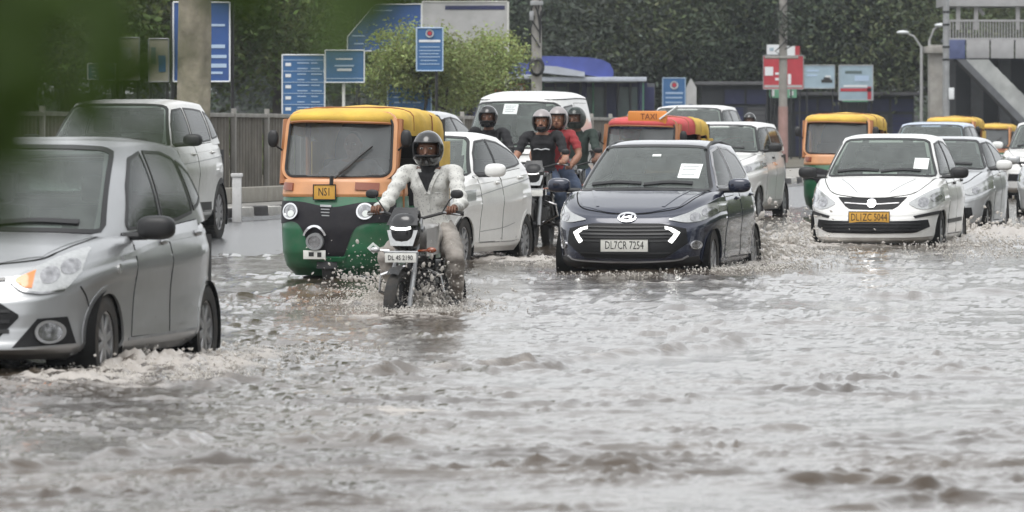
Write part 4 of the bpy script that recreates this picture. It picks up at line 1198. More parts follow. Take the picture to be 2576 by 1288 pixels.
def text_rows(u0, u1, v0, v1, n, mat='blue_p', seed=0, frac=0.24):
    rng = random.Random(seed); out = []
    dv = (v1 - v0) / n
    for k in range(n):
        va = v0 + dv * (k + 0.5 - frac / 2); u = u0 + (u1 - u0) * rng.uniform(0, 0.08)
        while u < u1 - 6:
            w = rng.uniform(0.12, 0.34) * (u1 - u0)
            e = min(u + w, u1)
            out.append((u, va, e, va + dv * frac, mat)); u = e + (u1 - u0) * 0.05
            if rng.random() < 0.25: break
    return out

board('direction_sign', 'tall blue street sign half hidden by the stout trunk', 'sign', 436, 5, 578, 205, 150, EM['blue_d'], (433, 584), rows=[(530, 112, 566, 121, 'blue_p'), (528, 138, 570, 146, 'blue_p'), (528, 160, 570, 170, 'blue_p'), (528, 180, 560, 186, 'blue_p'), (530, 60, 566, 66, 'blue_p')] )
board('notice_board', 'pale notice board with a blue patch left of the stout trunk', 'notice board', 374, 98, 424, 205, 140, EM['beige'], (378, 420), frame='steel', rows=[(398, 140, 416, 180, 'blue'), (380, 120, 392, 160, 'sglass')])
board('notice_board', 'beige notice board with a dark post, leftmost of the pale boards', 'notice board', 300, 95, 350, 200, 136, EM['beige'], (304, 346), frame='steel', rows=[(306, 120, 330, 150, 'grey_w')])
board('route_board', 'small blue board low behind the roof of the tall white suv', 'sign', 222, 160, 290, 200, 138, EM['blue'], (230, 282), rows=text_rows(228, 284, 166, 195, 3, 'white_p', 3))
board('route_board', 'blue list board with white squares down its left side above the nearest auto rickshaw', 'sign', 710, 138, 817, 330, 130, EM['blue'], (714, 813),
      rows=[(718, 158 + 28 * k, 732, 166 + 28 * k, 'white_p') for k in range(5)] + [(748, 157 + 14 * k, 748 + 30 - (k % 4) * 4, 159.5 + 14 * k, 'blue_p') for k in range(11)] + [(783, 157 + 14 * k, 800 + (k % 3) * 5, 159.5 + 14 * k, 'blue_p') for k in range(11)] + [(712, 150 + 28 * k, 815, 151.5 + 28 * k, 'blue_p') for k in range(6)])
board('direction_sign', 'square blue sign on one pale post between the list board and the pale green tree', 'sign', 819, 126, 916, 207, 127, EM['blue'], (864,), post_mat='plate_w', rows=[(845, 146, 886, 150, 'white_p'), (842, 163, 890, 167, 'blue_p'), (848, 172, 884, 178, 'white_p'), (821, 196, 914, 198, 'blue_p')])
board('direction_sign', 'large blue gantry sign with a slanting corner behind the pale green tree', 'sign', 873, 8, 1060, 128, 111, EM['blue_d'], (900, 1040), shape=[(873, 128), (873, 92), (943, 10), (1060, 10), (1060, 128)], rows=[(885, 88, 916, 91, 'blue_p'), (938, 24, 985, 27, 'blue_p'), (890, 108, 914, 111, 'blue_p')], post_r=0.06)
board('police_board', 'blue notice with a round white emblem on a dark post before the pale green tree', 'sign', 1048, 70, 1114, 178, 122, EM['blue'], (1098,), post_mat='black', frame='blue_p',
      rows=[(1054, 100, 1108, 106, 'white_p'), (1056, 117, 1106, 119, 'blue_p'), (1054, 126, 1108, 128, 'blue_p'), (1056, 134, 1104, 136, 'blue_p'), (1054, 142, 1107, 144, 'blue_p'), (1058, 151, 1100, 153, 'blue_p'), (1056, 160, 1106, 162, 'blue_p')])
def _emblem(u, v, s, r, m1, m2, parent):
    m = MB(); x, y = px(u, s); z = pz(v, s)
    o = parent.location
    m.lathe([(r, -0.03), (r, 0), (r * 0.68, 0), (r * 0.68, -0.03)], 'Y', (x - o.x, -0.012, z - o.z), 20); e = m.build('emblem_ring', m1, parent)
    m = MB(); m.lathe([(r * 0.5, 0.0), (r * 0.5, -0.03), (0.001, -0.03)], 'Y', (x - o.x, -0.012, z - o.z), 16); m.build('emblem_core', m2, e)
_emblem(1081, 84, 122, 0.085, EM['white_p'], EM['redb'], [o for o in COL.objects if o.name.startswith('police_board')][0])
board('route_board', 'low blue board beneath the pale green tree', 'sign', 975, 214, 1085, 300, 117, EM['blue'], (980, 1082), frame='blue_p', rows=text_rows(985, 1078, 225, 290, 5, 'blue_p', 8))
board('hoarding', 'tall grey white hoarding in a pale steel frame behind the pale green tree', 'hoarding', 1062, 4, 1277, 160, 95, EM['grey_w'], (1066, 1275), frame='plate_w', post_r=0.06, post_mat='plate_w', rows=[(1120, 14, 1270, 24, 'shelter_d')])
b5 = board('police_board', 'blue notice with a red emblem beside a pale house shaped panel', 'sign', 1667, 196, 1724, 272, 78, EM['blue'], (1670, 1721), frame='blue_p', rows=[(1674, 232, 1718, 236, 'blue_p'), (1674, 244, 1716, 247, 'blue_p'), (1674, 256, 1716, 259, 'blue_p')])
_emblem(1696, 214, 78, 0.13, EM['white_p'], EM['redb'], b5)
board('marker_panel', 'pale house shaped panel right of the blue notice with the red emblem', 'sign', 1726, 198, 1752, 290, 78, EM['grey_w'], (1739,), frame=None, shape=[(1726, 290), (1726, 220), (1738, 196), (1752, 220), (1752, 290)], rows=[(1733, 262, 1742, 265, 'shelter_d')])
board('billboard', 'red and white billboard split by the painted pole', 'billboard', 1920, 140, 2021, 224, 76, EM['redb'], (1930, 2012), frame='steel', rows=[(1924, 168, 1945, 190, 'white_p'), (1950, 182, 1964, 188, 'white_p'), (1950, 196, 1964, 202, 'white_p'), (1982, 186, 1990, 212, 'white_p'), (1923, 214, 2018, 220, 'grey_w')])
board('shop_sign', 'pair of small white panels above the red billboard', 'sign', 1929, 112, 1965, 137, 76, EM['white_p'], (1940,), frame=None, rows=[(1936, 120, 1946, 128, 'paleb')])
board('shop_sign', 'white and dark red panel above the right of the red billboard', 'sign', 1980, 116, 2012, 139, 76, EM['white_p'], (1990,), frame=None, rows=[(2000, 116, 2012, 139, 'redb')])
board('shop_sign', 'green strip sign under the red billboard', 'sign', 1936, 222, 2004, 246, 75.5, EM['greenb'], (1950, 1990), frame=None, rows=[(1938, 226, 1948, 242, 'white_p'), (1986, 229, 1996, 240, 'white_p')])
board('billboard', 'pale blue billboard with a dark car picture right of the red billboard', 'billboard', 2023, 164, 2100, 222, 74, EM['paleb'], (2030, 2095), frame='steel', rows=[(2030, 176, 2060, 180, 'blue_p'), (2030, 188, 2056, 192, 'blue_p'), (2066, 200, 2094, 208, 'ink'), (2072, 194, 2088, 200, 'ink'), (2076, 190, 2090, 196, 'white_p')])
board('billboard', 'pale blue billboard with red lettering band, rightmost of the billboards', 'billboard', 2110, 164, 2196, 252, 73, EM['paleb'], (2114, 2192), frame='grey_w', rows=[(2126, 178, 2168, 185, 'sglass'), (2150, 190, 2186, 204, 'blue_p'), (2122, 214, 2182, 219, 'white_p'), (2114, 222, 2192, 230, 'redb'), (2182, 218, 2192, 250, 'redb')])
board('shop_sign', 'green and white strip sign under the rightmost billboard', 'sign', 2119, 230, 2183, 256, 72.5, EM['greenb'], (2130, 2170), frame=None, rows=[(2122, 235, 2180, 248, 'white_p')])

def shop(name, label, u0, u1, v0, s, dep, mat, bays, sign=None):
    x0, y = px(u0, s); x1, _ = px(u1, s); zt = pz(v0, s)
    root = thing(name, label, 'building', ((x0 + x1) / 2, y, 0.45))
    w = x1 - x0; h = zt - 0.45
    m = MB(); m.box((0, dep / 2, h / 2), (w, dep, h), bev=0.03); m.build('wall', mat, root, smooth=False)
    m = MB(); m.box((0, dep / 2 - 0.3, h + 0.06), (w + 0.5, dep + 0.8, 0.12), bev=0.02); m.build('roof', EM['shop2'], root, smooth=False)
    for k in range(bays):
        xx = -w / 2 + w * (k + 0.5) / bays
        m = MB(); m.box((xx, -0.02, h * 0.36), (w / bays * 0.8, 0.05, h * 0.66)); d = m.build('shutter', EM['shelter_d'] if k % 2 else EM['shop2'], root, smooth=False)
        m = MB()
        for q in range(9): m.box((xx, -0.05, h * 0.06 + q * h * 0.075), (w / bays * 0.78, 0.02, 0.02))
        m.build('shutter_slat', EM['shop'], d, smooth=False)
        m = MB(); m.box((xx, -0.05, h * 0.84), (w / bays * 0.9, 0.08, h * 0.2)); m.build('fascia', EM['shelter_d'] if (k % 3) else EM['shop'], root, smooth=False)
shop('shop_building', 'dark row of shuttered shops left of the painted pole', 1765, 1930, 214, 72, 6, EM['shop'], 3)
shop('shop_building', 'dark row of shuttered shops under the billboards', 1935, 2300, 240, 71, 6, EM['shop'], 6)
m = MB()
shop('kiosk_building', 'maroon kiosk beneath the trees left of the red billboard', 1870, 1915, 140, 68, 4, M('maroon_wall', (0.11, 0.04, 0.05), 0.7, var=0.2), 1)

def pole(name, label, u, s, vtop, r, mat, bands=(), cat='pole'):
    x, y = px(u, s)
    z0 = ground_z(x, y); z0 = max(z0, 0.3)
    root = thing(name, label, cat, (x, y, z0))
    h = pz(vtop, s) - z0
    m = MB(); m.lathe([(r * 1.12, -0.3), (r * 1.1, 0.0), (r * 0.9, h), (0.001, h)], 'Z', (0, 0, 0), 16); m.build('shaft', mat, root)
    return root, h
p1, h1 = pole('utility_pole', 'grey concrete pole with a dark cable coil left of the bus shelter roof', 1350, 107, -60, 0.125, EM['concrete'])
m = MB()
zc = pz(168, 107) - p1.location.z
for k in range(5): m.tube([(0.17 * math.cos(a) * (1 - .05 * k), -0.15 - 0.015 * k, zc + 0.21 * math.sin(a) * (1 - 0.05 * k)) for a in np.linspace(0, 2 * math.pi, 20)], 0.022, 6, cap=False)
m.build('cable_coil', MAT['black'], p1)
m = MB()
for k in range(6): m.tube([(0.10 * math.sin(k * 2), -0.14, pz(12 * k - 20, 107) - p1.location.z), (0.16 * math.sin(k * 2 + 1), -0.16, pz(12 * k + 20, 107) - p1.location.z), (0.08, -0.15, pz(12 * k + 60, 107) - p1.location.z)], 0.018, 6)
m.build('cable', MAT['black'], p1)
m = MB(); m.box((0.0, -0.14, pz(8, 107) - p1.location.z), (0.30, 0.08, 0.10), bev=0.01); m.box((-0.12, -0.16, pz(40, 107) - p1.location.z), (0.10, 0.1, 0.22), bev=0.01); m.build('bracket', MAT['steel'], p1)
p2, h2 = pole('utility_pole', 'concrete pole with a pinkish painted foot in front of the red billboard', 1970, 84, -60, 0.125, EM['concrete'])
m = MB(); m.lathe([(0.146, 0.0), (0.144, pz(268, 84) - p2.location.z)], 'Z', (0, 0, 0), 16); m.build('painted_foot', M('pink_paint', (0.36, 0.22, 0.20), 0.7, var=0.15, dirt=0.3), p2)
m = MB(); zz = pz(145, 84) - p2.location.z; m.tube([(-0.55, -0.12, zz), (0.45, -0.12, zz)], 0.04, 8); m.build('cross_arm', EM['concrete'], p2)
m = MB()
for k in range(9):
    a = k * 1.9; m.tube([(0.25 * math.sin(a), -0.16, pz(-20 + 15 * k, 84) - p2.location.z), (0.32 * math.sin(a + 1.4), -0.2, pz(10 + 15 * k, 84) - p2.location.z), (0.12 * math.sin(a + 2), -0.16, pz(40 + 12 * k, 84) - p2.location.z)], 0.02, 5)
m.build('cable', MAT['black'], p2)
m = MB(); rng_ = np.random.default_rng(5); leaf_mass(m, (0.05, -0.15, pz(30, 84) - p2.location.z), (0.3, 0.22, 0.8), 160, 0.07, rng_); m.build('creeper', LM['grey'], p2, smooth=False)
p3, h3 = pole('utility_pole', 'tall pale steel pole in front of the foot bridge', 2380, 80, -60, 0.105, MAT['steel'])
for v in (30, 62, 118, 150):
    m = MB(); m.lathe([(0.12, -0.03), (0.12, 0.03)], 'Z', (0, 0, pz(v, 80) - p3.location.z), 14); m.build('pole_band', MAT['black'], p3)
m = MB(); m.box((0.16, -0.12, pz(235, 80) - p3.location.z), (0.17, 0.04, 0.36), bev=0.01); m.build('white_plate', EM['white_p'], p3)
for u, vt, dx, lb in ((2318, 108, -0.55, 'thin white street lamp with its arm to the left beside the foot bridge'), (2338, 90, 0.32, 'thin white street lamp with a round head, right of the other lamp')):
    q, hq = pole('street_lamp', lb, u, 72, vt + 8, 0.055, EM['grey_w'], cat='street lamp')
    m = MB(); m.tube([(0, 0, hq - 0.05), (dx * 0.5, -0.05, hq + 0.35), (dx, -0.1, hq + 0.45)], 0.035, 7); m.build('arm', EM['grey_w'], q)
    m = MB(); m.ell((dx * 1.2, -0.12, hq + 0.48), (0.22, 0.1, 0.07), 12, 8); m.build('lamp_head', EM['white_p'], q)

# ------------------------------------------------------------------ bus shelter with a curved blue roof
def _shelter():
    s = 82
    x0, y = px(1405, s)
    root = thing('bus_shelter', 'blue bus shelter with a curling blue roof and a pale flat canopy', 'bus shelter', (x0, y, 0.45))
    def X(u): return (u - 1405) / s
    def Z(v): return pz(v, s) - 0.45
    # curled main roof: an arched sheet with thickness
    def arch(u0, u1, prof, d0, d1, mat, nm, th=0.05):
        m = MB(); us = np.linspace(u0, u1, 24)
        zt = np.interp(us, [p[0] for p in prof], [p[1] for p in prof]); zb = np.interp(us, [p[0] for p in prof], [p[2] for p in prof])
        poly = [(X(u), Z(v)) for u, v in zip(us, zt)] + [(X(u), Z(v)) for u, v in zip(us[::-1], zb[::-1])]
        n = len(poly)
        m.prism(poly, d0, d1); return m.build(nm, mat, root, angle=35)
    arch(1352, 1542, [(1345, 142, 166), (1400, 142, 176), (1480, 145, 190), (1515, 151, 196), (1535, 162, 197), (1542, 178, 192)], -0.9, 1.8, EM['shelter'], 'curved_roof')
    arch(1350, 1470, [(1350, 165, 182), (1400, 168, 188), (1470, 182, 194)], -1.3, 1.9, EM['shelter_w'], 'inner_curl')
    arch(1262, 1345, [(1248, 174, 194), (1280, 162, 194), (1310, 158, 194), (1345, 158, 194)], -0.6, 1.8, EM['shelter'], 'left_roof')
    m = MB(); m.box((X(1490), 0.3, Z(200)), (270 / s, 3.0, 0.14), bev=0.03); m.build('flat_canopy', EM['shelter_w'], root)
    m = MB(); m.box((X(1265), 0.3, Z(194)), (180 / s, 2.8, 0.14), bev=0.03); m.build('left_canopy', EM['shelter_w'], root)
    m = MB(); m.box((X(1206), 0.4, Z(260)), (64 / s, 2.4, Z(198) - Z(322)), bev=0.03); m.build('ticket_box', EM['shelter_d'], root)
    m = MB(); m.box((X(1282), -0.2, Z(222)), (78 / s, 0.1, 24 / s), bev=0.01); o = m.build('advert_panel', EM['orange'], root)
    m = MB(); m.box((X(1300), -0.26, Z(221)), (30 / s, 0.02, 12 / s)); m.build('advert_print', EM['white_p'], o)
    for k, u in enumerate(np.linspace(1240, 1620, 13)):
        m = MB(); m.box((X(u + 14), 1.2, Z(262)), (27 / s, 0.04, 88 / s)); m.build('glass_panel', EM['sglass'] if k % 3 else EM['shelter_d'], root, smooth=False)
        m = MB(); m.box((X(u), 1.18, Z(262)), (0.05, 0.08, 110 / s)); m.build('mullion', EM['bridge_d'] if k % 4 else EM['greenb'], root, smooth=False)
    for u in (1250, 1352, 1470, 1610):
        m = MB(); m.tube([(X(u), 0.2, -0.2), (X(u), 0.2, Z(200))], 0.08, 10); m.build('column', EM['shelter_d'], root)
    m = MB(); m.box((X(1430), 0.9, Z(318)), (360 / s, 0.4, 0.08), bev=0.02); m.build('bench', EM['bridge_d'], root)
    m = MB(); m.box((X(1430), 1.25, Z(216)), (400 / s, 0.1, 16 / s)); m.build('name_band', EM['shelter_d'], root)
    m = MB(); m.box((X(1430), 1.5, Z(268)), (440 / s, 0.1, 120 / s)); m.build('back_wall', EM['bridge_d'], root)
_shelter()

# ------------------------------------------------------------------ foot bridge with its stair
def _bridge():
    s = 74
    xo, y = px(2480, s)
    root = thing('foot_bridge', 'grey clad pedestrian bridge with railing and a stair running down to the right', 'bridge', (xo, y, 0.45))
    def X(u): return (u - 2480) / s
    def Z(v): return pz(v, s) - 0.45
    m = MB(); m.box((X(2620), 1.5, Z(100)), ((2860 - 2384) / s, 3.2, 0.12)); m.build('deck', EM['bridge_d'], root, smooth=False)
    us = np.linspace(2428, 2860, 8)
    for a, b in zip(us[:-1], us[1:]):
        m = MB(); m.box((X((a + b) / 2), -0.15, Z(124)), ((b - a) / s - 0.05, 0.1, 46 / s), bev=0.015); m.build('cladding_panel', EM['bridge'], root)
    m = MB(); m.box((X(2406), -0.15, Z(124)), (42 / s, 0.14, 48 / s), bev=0.01); m.build('blue_panel', M('faded_blue_panel', (0.075, 0.095, 0.20), 0.6, var=0.15), root)
    m = MB()
    for v in (52, 98): m.box((X(2620), -0.1, Z(v)), (476 / s, 0.07, 0.07))
    m.build('handrail', EM['bridge'], root, smooth=False)
    bal = MB(); bal.box((0, 0, 0), (0.035, 0.035, 46 / s)); bm_ = bal.mesh('baluster', False); bm_.materials.append(EM['bridge'])
    for u in np.arange(2390, 2856, 7.2):
        o = link_mesh('baluster', bm_, None, root); o.location = (X(u), -0.1, Z(75))
    for u in (2410, 2455, 2560, 2650, 2740):
        m = MB(); m.box((X(u), -0.05, Z(30)), (0.14, 0.14, 90 / s), bev=0.01); m.build('roof_post', EM['bridge'], root)
    m = MB(); m.box((X(2620), 1.4, Z(4)), (500 / s, 3.4, 24 / s)); m.build('roof_beam', EM['bridge'], root, smooth=False)
    m = MB(); m.tube([(X(2455), 0.0, Z(10)), (X(2475), 0.0, Z(38))], 0.07, 6); m.tube([(X(2440), 0.0, Z(20)), (X(2410), 0.0, Z(8))], 0.05, 6); m.build('brace', EM['bridge'], root)
    # stair: sloping side panels, treads behind
    n = 9
    for k in range(n):
        t0, t1 = k / n, (k + 1) / n
        ua, ub = 2422 + 175 * t0, 2422 + 175 * t1
        va, vb = 150 + 175 * t0, 150 + 175 * t1
        m = MB(); m.prism([(X(ua), Z(va)), (X(ub) - 0.03, Z(vb)), (X(ub + 62) - 0.03, Z(vb)), (X(ua + 62), Z(va))], -0.6, -0.52); m.build('stair_panel', EM['stair'], root, smooth=False)
    m = MB(); m.prism([(X(2404), Z(150)), (X(2590), Z(338)), (X(2612), Z(338)), (X(2426), Z(150))], -0.7, 1.2); m.build('stringer', EM['bridge_d'], root, smooth=False)
    tr = MB(); tr.box((0, 0.3, 0), (0.34, 1.7, 0.05)); tm_ = tr.mesh('tread', False); tm_.materials.append(EM['bridge_d'])
    for k in range(22):
        o = link_mesh('tread', tm_, None, root); o.location = (X(2430 + 8 * k), 0, Z(156 + 8 * k))
    m = MB(); m.box((X(2362), 0.6, Z(225)), (46 / s, 1.0, Z(120) - Z(345)), bev=0.04); m.build('pier', EM['concrete'], root)
    m = MB(); m.box((X(2362), 0.6, Z(125)), (66 / s, 1.4, 18 / s), bev=0.04); m.build('pier_cap', EM['concrete'], root)
    for u in (2400, 2470, 2540, 2610):
        m = MB(); m.box((X(u), 2.2, Z(240)), (0.4, 0.4, Z(150) - Z(345))); m.build('column', EM['bridge_d'], root, smooth=False)
    m = MB(); m.box((X(2600), 3.4, Z(240)), (440 / s, 0.2, Z(150) - Z(345))); m.build('back_screen', EM['shop'], root, smooth=False)
_bridge()

# traffic signal at the left edge
def _signal():
    x, y = px(-6, 120)
    root = thing('traffic_signal', 'red traffic signal half cut by the left edge among the leaves', 'traffic light', (x, y, 0.45))
    z = pz(95, 120) - 0.45
    m = MB(); m.tube([(0, 0.1, -0.2), (0, 0.1, z + 0.5)], 0.06, 8); m.build('post', MAT['steel'], root)
    m = MB(); m.box((0, 0, z - 0.28), (0.36, 0.2, 1.05), bev=0.03); m.build('housing', MAT['black'], root)
    for k, mt in enumerate((EM['glow_red'], MAT['amber_dark'], EM['sglass'])):
        m = MB(); m.lathe([(0.15, -0.10), (0.10, -0.13), (0.001, -0.14)], 'Y', (0, 0, z - 0.31 * k + 0.05), 18); m.build('signal_lens', mt, root)
        m = MB(); m.lathe([(0.16, -0.26), (0.16, -0.10)], 'Y', (0, 0, z - 0.31 * k + 0.05), 18); m.build('hood', MAT['black'], root)
_signal()

# ------------------------------------------------------------------ leafy branch close to the viewer, top left
def _branch():
    D = 3.0
    s = F_PX / D
    rng = random.Random(3)
    root = thing('neem_tree', 'out of focus leafy branch hanging close to the viewer at the top left', 'tree', (-1.9, 3.3, 0.0))
    ox, oy, oz = root.location
    t = MB()
    nr = np.random.default_rng(8)
    limb(t, (0, 0, -0.4), (0.05, 0.1, 2.6), 0.14, 0.10, nr, 0.15); limb(t, (0.05, 0.1, 2.2), (1.5, -0.2, 1.75), 0.05, 0.012, nr, 0.1); limb(t, (0.05, 0.1, 2.5), (-0.5, 0.6, 4.0), 0.08, 0.03, nr, 0.2); limb(t, (0.05, 0.1, 2.5), (0.4, 1.0, 4.2), 0.08, 0.03, nr, 0.2)
    t.build('trunk', EM['bark_d'], root)
    c = MB(); leaf_mass(c, (0.0, 0.7, 4.4), (1.3, 1.0, 0.7), 1500, 0.05, nr); c.build('crown', LM['fore'], root, smooth=False)
    # leaflets: pointed, slightly folded blades
    L = []
    for k in range(4):
        m = MB(); ln, w = 0.052 + 0.008 * k, 0.0085 + 0.0012 * k
        P = [(0, 0, 0)]; rows = []
        for i, q in enumerate(np.linspace(0, 1, 7)):
            ww = w * math.sin(math.pi * min(1, q * 0.92 + 0.06)) ** 0.8
            cx_ = 0.010 * q * q
            rows.append([(cx_ - ww, 0.004, -ln * q), (cx_, 0, -ln * q - 0.001), (cx_ + ww, 0.004, -ln * q)])
        m.grid(np.array(rows)); me = m.mesh('leaf', True, 80); me.materials.append(LM['fore']); L.append(me)
    def spray(u0, v0, u1, v1, n, d=D, ang=None):
        x0, x1 = (u0 - 1288) / F_PX * d, (u1 - 1288) / F_PX * d
        z0, z1 = CAM_H - (v0 - YH) / F_PX * d, CAM_H - (v1 - YH) / F_PX * d
        tw = MB(); tw.tube([(x0 - ox, d - oy, z0 - oz), ((x0 + x1) / 2 - ox, d - oy + 0.004, (z0 + z1) / 2 - oz + 0.003), (x1 - ox, d - oy, z1 - oz)], 0.0012, 5); tw.build('twig', EM['bark_d'], root)
        for k in range(n):
            q = k / max(1, n - 1)
            if abs((u0 + (u1 - u0) * q) - 0) < 130 and abs((v0 + (v1 - v0) * q) - 70) < 120: continue
            o = link_mesh('leaf', L[rng.randrange(4)], None, root)
            o.location = (x0 + (x1 - x0) * q - ox, d - oy + rng.uniform(-0.01, 0.01), z0 + (z1 - z0) * q - oz)
            base = math.atan2(x1 - x0, -(z1 - z0))
            side = 1 if k % 2 else -1
            o.rotation_euler = (rng.uniform(-0.5, 0.5), -(base + side * rng.uniform(0.5, 1.0)) if ang is None else ang + rng.uniform(-0.4, 0.4), rng.uniform(-0.9, 0.9))
            o.scale = (rng.uniform(0.8, 1.25),) * 3
    spray(-170, -320, -30, 220, 11); spray(-240, -220, -90, 300, 12); spray(-110, -360, 40, 90, 6, 2.9); spray(-260, 40, -60, 240, 7, 3.1)
    spray(-260, 120, -40, 330, 9, 2.7); spray(-160, -240, 70, 10, 7, 2.7); spray(560, -400, 980, -150, 6, 2.6)
    spray(700, -380, 1000, -190, 4, 2.6)
    spray(60, -420, 330, -120, 10, 3.2); spray(220, -440, 600, -130, 10, 3.3); spray(420, -420, 840, -150, 9, 3.4); spray(640, -420, 1060, -190, 7, 3.4)
    spray(180, -190, 280, -60, 3, 3.3); spray(650, -210, 740, -80, 2, 3.4); spray(960, -250, 1060, -130, 2, 3.4)
    spray(120, 190, 330, 260, 3, 3.3)
_branch()

# ------------------------------------------------------------------ what closes the view behind the trees
def _behind():
    x0, y = px(-400, 44); x1, _ = px(3000, 44)
    root = thing('boundary_wall', 'long dark boundary wall far behind all the trees', 'wall', (0, y, 0.5))
    m = MB(); m.box(((x0 + x1) / 2, 0, 1.4), (x1 - x0, 0.3, 3.2), bev=0.03); m.build('wall', EM['shop2'], root)
    rng = np.random.default_rng(77)
    m = MB()
    for k in range(46):
        leaf_mass(m, (x0 + (x1 - x0) * (k + rng.random()) / 46, y - 3 - 3 * rng.random(), 1.6 + 2.2 * rng.random()), (1.9, 1.2, 1.5), 520, 0.17, rng)
    o = m.build('undergrowth', LM['dark'], smooth=False); o['kind'] = 'stuff'
    m = MB()
    for k in range(16):
        x, yy = px(60 * k - 30, 122 - (k % 3) * 8)
        leaf_mass(m, (x, yy, 0.9 + 0.3 * rng.random()), (0.6, 0.6, 0.5), 300, 0.10, rng)
    o = m.build('hedge_growth', LM['left'], smooth=False); o['kind'] = 'stuff'
_behind()
def _haze():
    b = MB(); b.box((0, 170, 12.5), (760, 560, 31))
    m = bpy.data.materials.new('haze'); m.use_nodes = True
    t = m.node_tree; t.nodes.clear()
    v = t.nodes.new('ShaderNodeVolumePrincipled'); v.inputs['Color'].default_value = (0.85, 0.90, 0.95, 1); v.inputs['Density'].default_value = 0.00026; v.inputs['Anisotropy'].default_value = 0.2
    o_ = t.nodes.new('ShaderNodeOutputMaterial'); t.links.new(v.outputs[0], o_.inputs['Volume'])
    o = b.build('haze', m, smooth=False); o['kind'] = 'stuff'
_haze()

# unseen trees added right of the picture to darken the sides of the cars
for k, a in enumerate((6, 15, 24, 33, 42, 51, 62, 74, 87, 101, 117, 136, 158, 184, 214, 250, 290)):
    x, y = on_lane(5.5 + 1.0 * math.sin(k * 2.1) + 0.012 * a, a)
    r_ = put_tree(TA, 1288, 100, 0.0, k * 1.1, 1.15, 'unseen tree added on the near side of the street to darken the car sides', group='added near side trees that darken the car sides')
    r_.location = (x + 4.0, y, -0.2)

def _shade_hedge():  # unseen hedge added to keep the bright horizon out of the car sides
    rng = np.random.default_rng(31)
    m = MB()
    for k in range(150):
        a = 4 + 320 * ((k + rng.random()) / 150) ** 1.3
        x, y = on_lane(9.0 + 0.8 * rng.random() + 0.012 * a, a)
        q_ = 1 + a / 150
        leaf_mass(m, (x, y, 0.55 + 1.6 * rng.random() * q_), (1.0 * q_, 1.3 * q_, 1.0 * q_), 380, 0.15 * q_, rng, hollow=0.2)
    o = m.build('added_shade_hedge', LM['dark'], smooth=False); o['kind'] = 'stuff'
_shade_hedge()
# ------------------------------------------------------------------ auto rickshaws
def tub_mesh(mb, yf, yr, W, z0, z1, rows, nf=3.0, nr=6.0, N=72, cap=True, wy=None):
    """stacked outlines; rows: (t, width factor, nose setback, tail setback)"""
    cx, cy = plan_unit(nf, nr, N, 1.5)
    rows = np.array(rows); tt = np.unique(np.r_[np.linspace(0, 1, 12), rows[:, 0]])
    ym = (yf + yr) / 2
    V = []
    for t in tt:
        f, a, b = [np.interp(t, rows[:, 0], rows[:, k]) for k in (1, 2, 3)]
        y = np.where(cy < 0, ym + cy * (ym - yf - a), ym + cy * (yr - b - ym))
        x = cx * W / 2 * f
        if wy: x = x * np.interp(y, [q[0] for q in wy], [q[1] for q in wy])
        V.append(np.stack([x, y, np.full(N, z0 + (z1 - z0) * t)], 1))
    if cap:
        last = V[-1]
        for r in (0.97, 0.9, 0.75, 0.5, 0.25, 0.0):
            V.append(np.stack([last[:, 0] * r, ym + (last[:, 1] - ym) * r, last[:, 2] + (cap if cap is not True else 0) * (1 - r * r)], 1))
    v = np.concatenate(V)
    f = ring_faces(len(V), N)
    mb.add(v, f)
    return v, f

RM = dict(
    green=M('green_enamel', (0.006, 0.115, 0.045), 0.32, coat=0.5, var=0.15, vscale=3, dirt=0.30, dscale=5, bump=0.12, bscale=7),
    orange=M('orange_enamel', (0.60, 0.28, 0.12), 0.4, coat=0.3, var=0.1, dirt=0.15, dscale=6),
    yellow=M('yellow_canvas', (0.66, 0.43, 0.06), 0.65, var=0.12, vscale=5, bump=0.5, bscale=6, dirt=0.25, dscale=4),
    red=M('red_canvas', (0.55, 0.075, 0.075), 0.65, var=0.12, vscale=5, bump=0.5, bscale=6),
    mask=M('dark_front_mask', (0.011, 0.010, 0.014), 0.5, spec=0.3, dirt=0.08, dscale=9),
    brown=M('brown_pillar', (0.30, 0.115, 0.035), 0.45, coat=0.2, var=0.15),
)

def rounded_rect(w, h, r, n=6, taper=0.0):
    pts = []
    for cx_, cz_, a0 in ((w / 2 - r, h / 2 - r, 0), (-w / 2 + r, h / 2 - r, 90), (-w / 2 + r, -h / 2 + r, 180), (w / 2 - r, -h / 2 + r, 270)):
        for k in range(n + 1):
            a = R(a0 + 90 * k / n)
            x, z = cx_ + r * math.cos(a), cz_ + r * math.sin(a)
            pts.append((x * (1 - taper * (z / h)), z))
    return pts

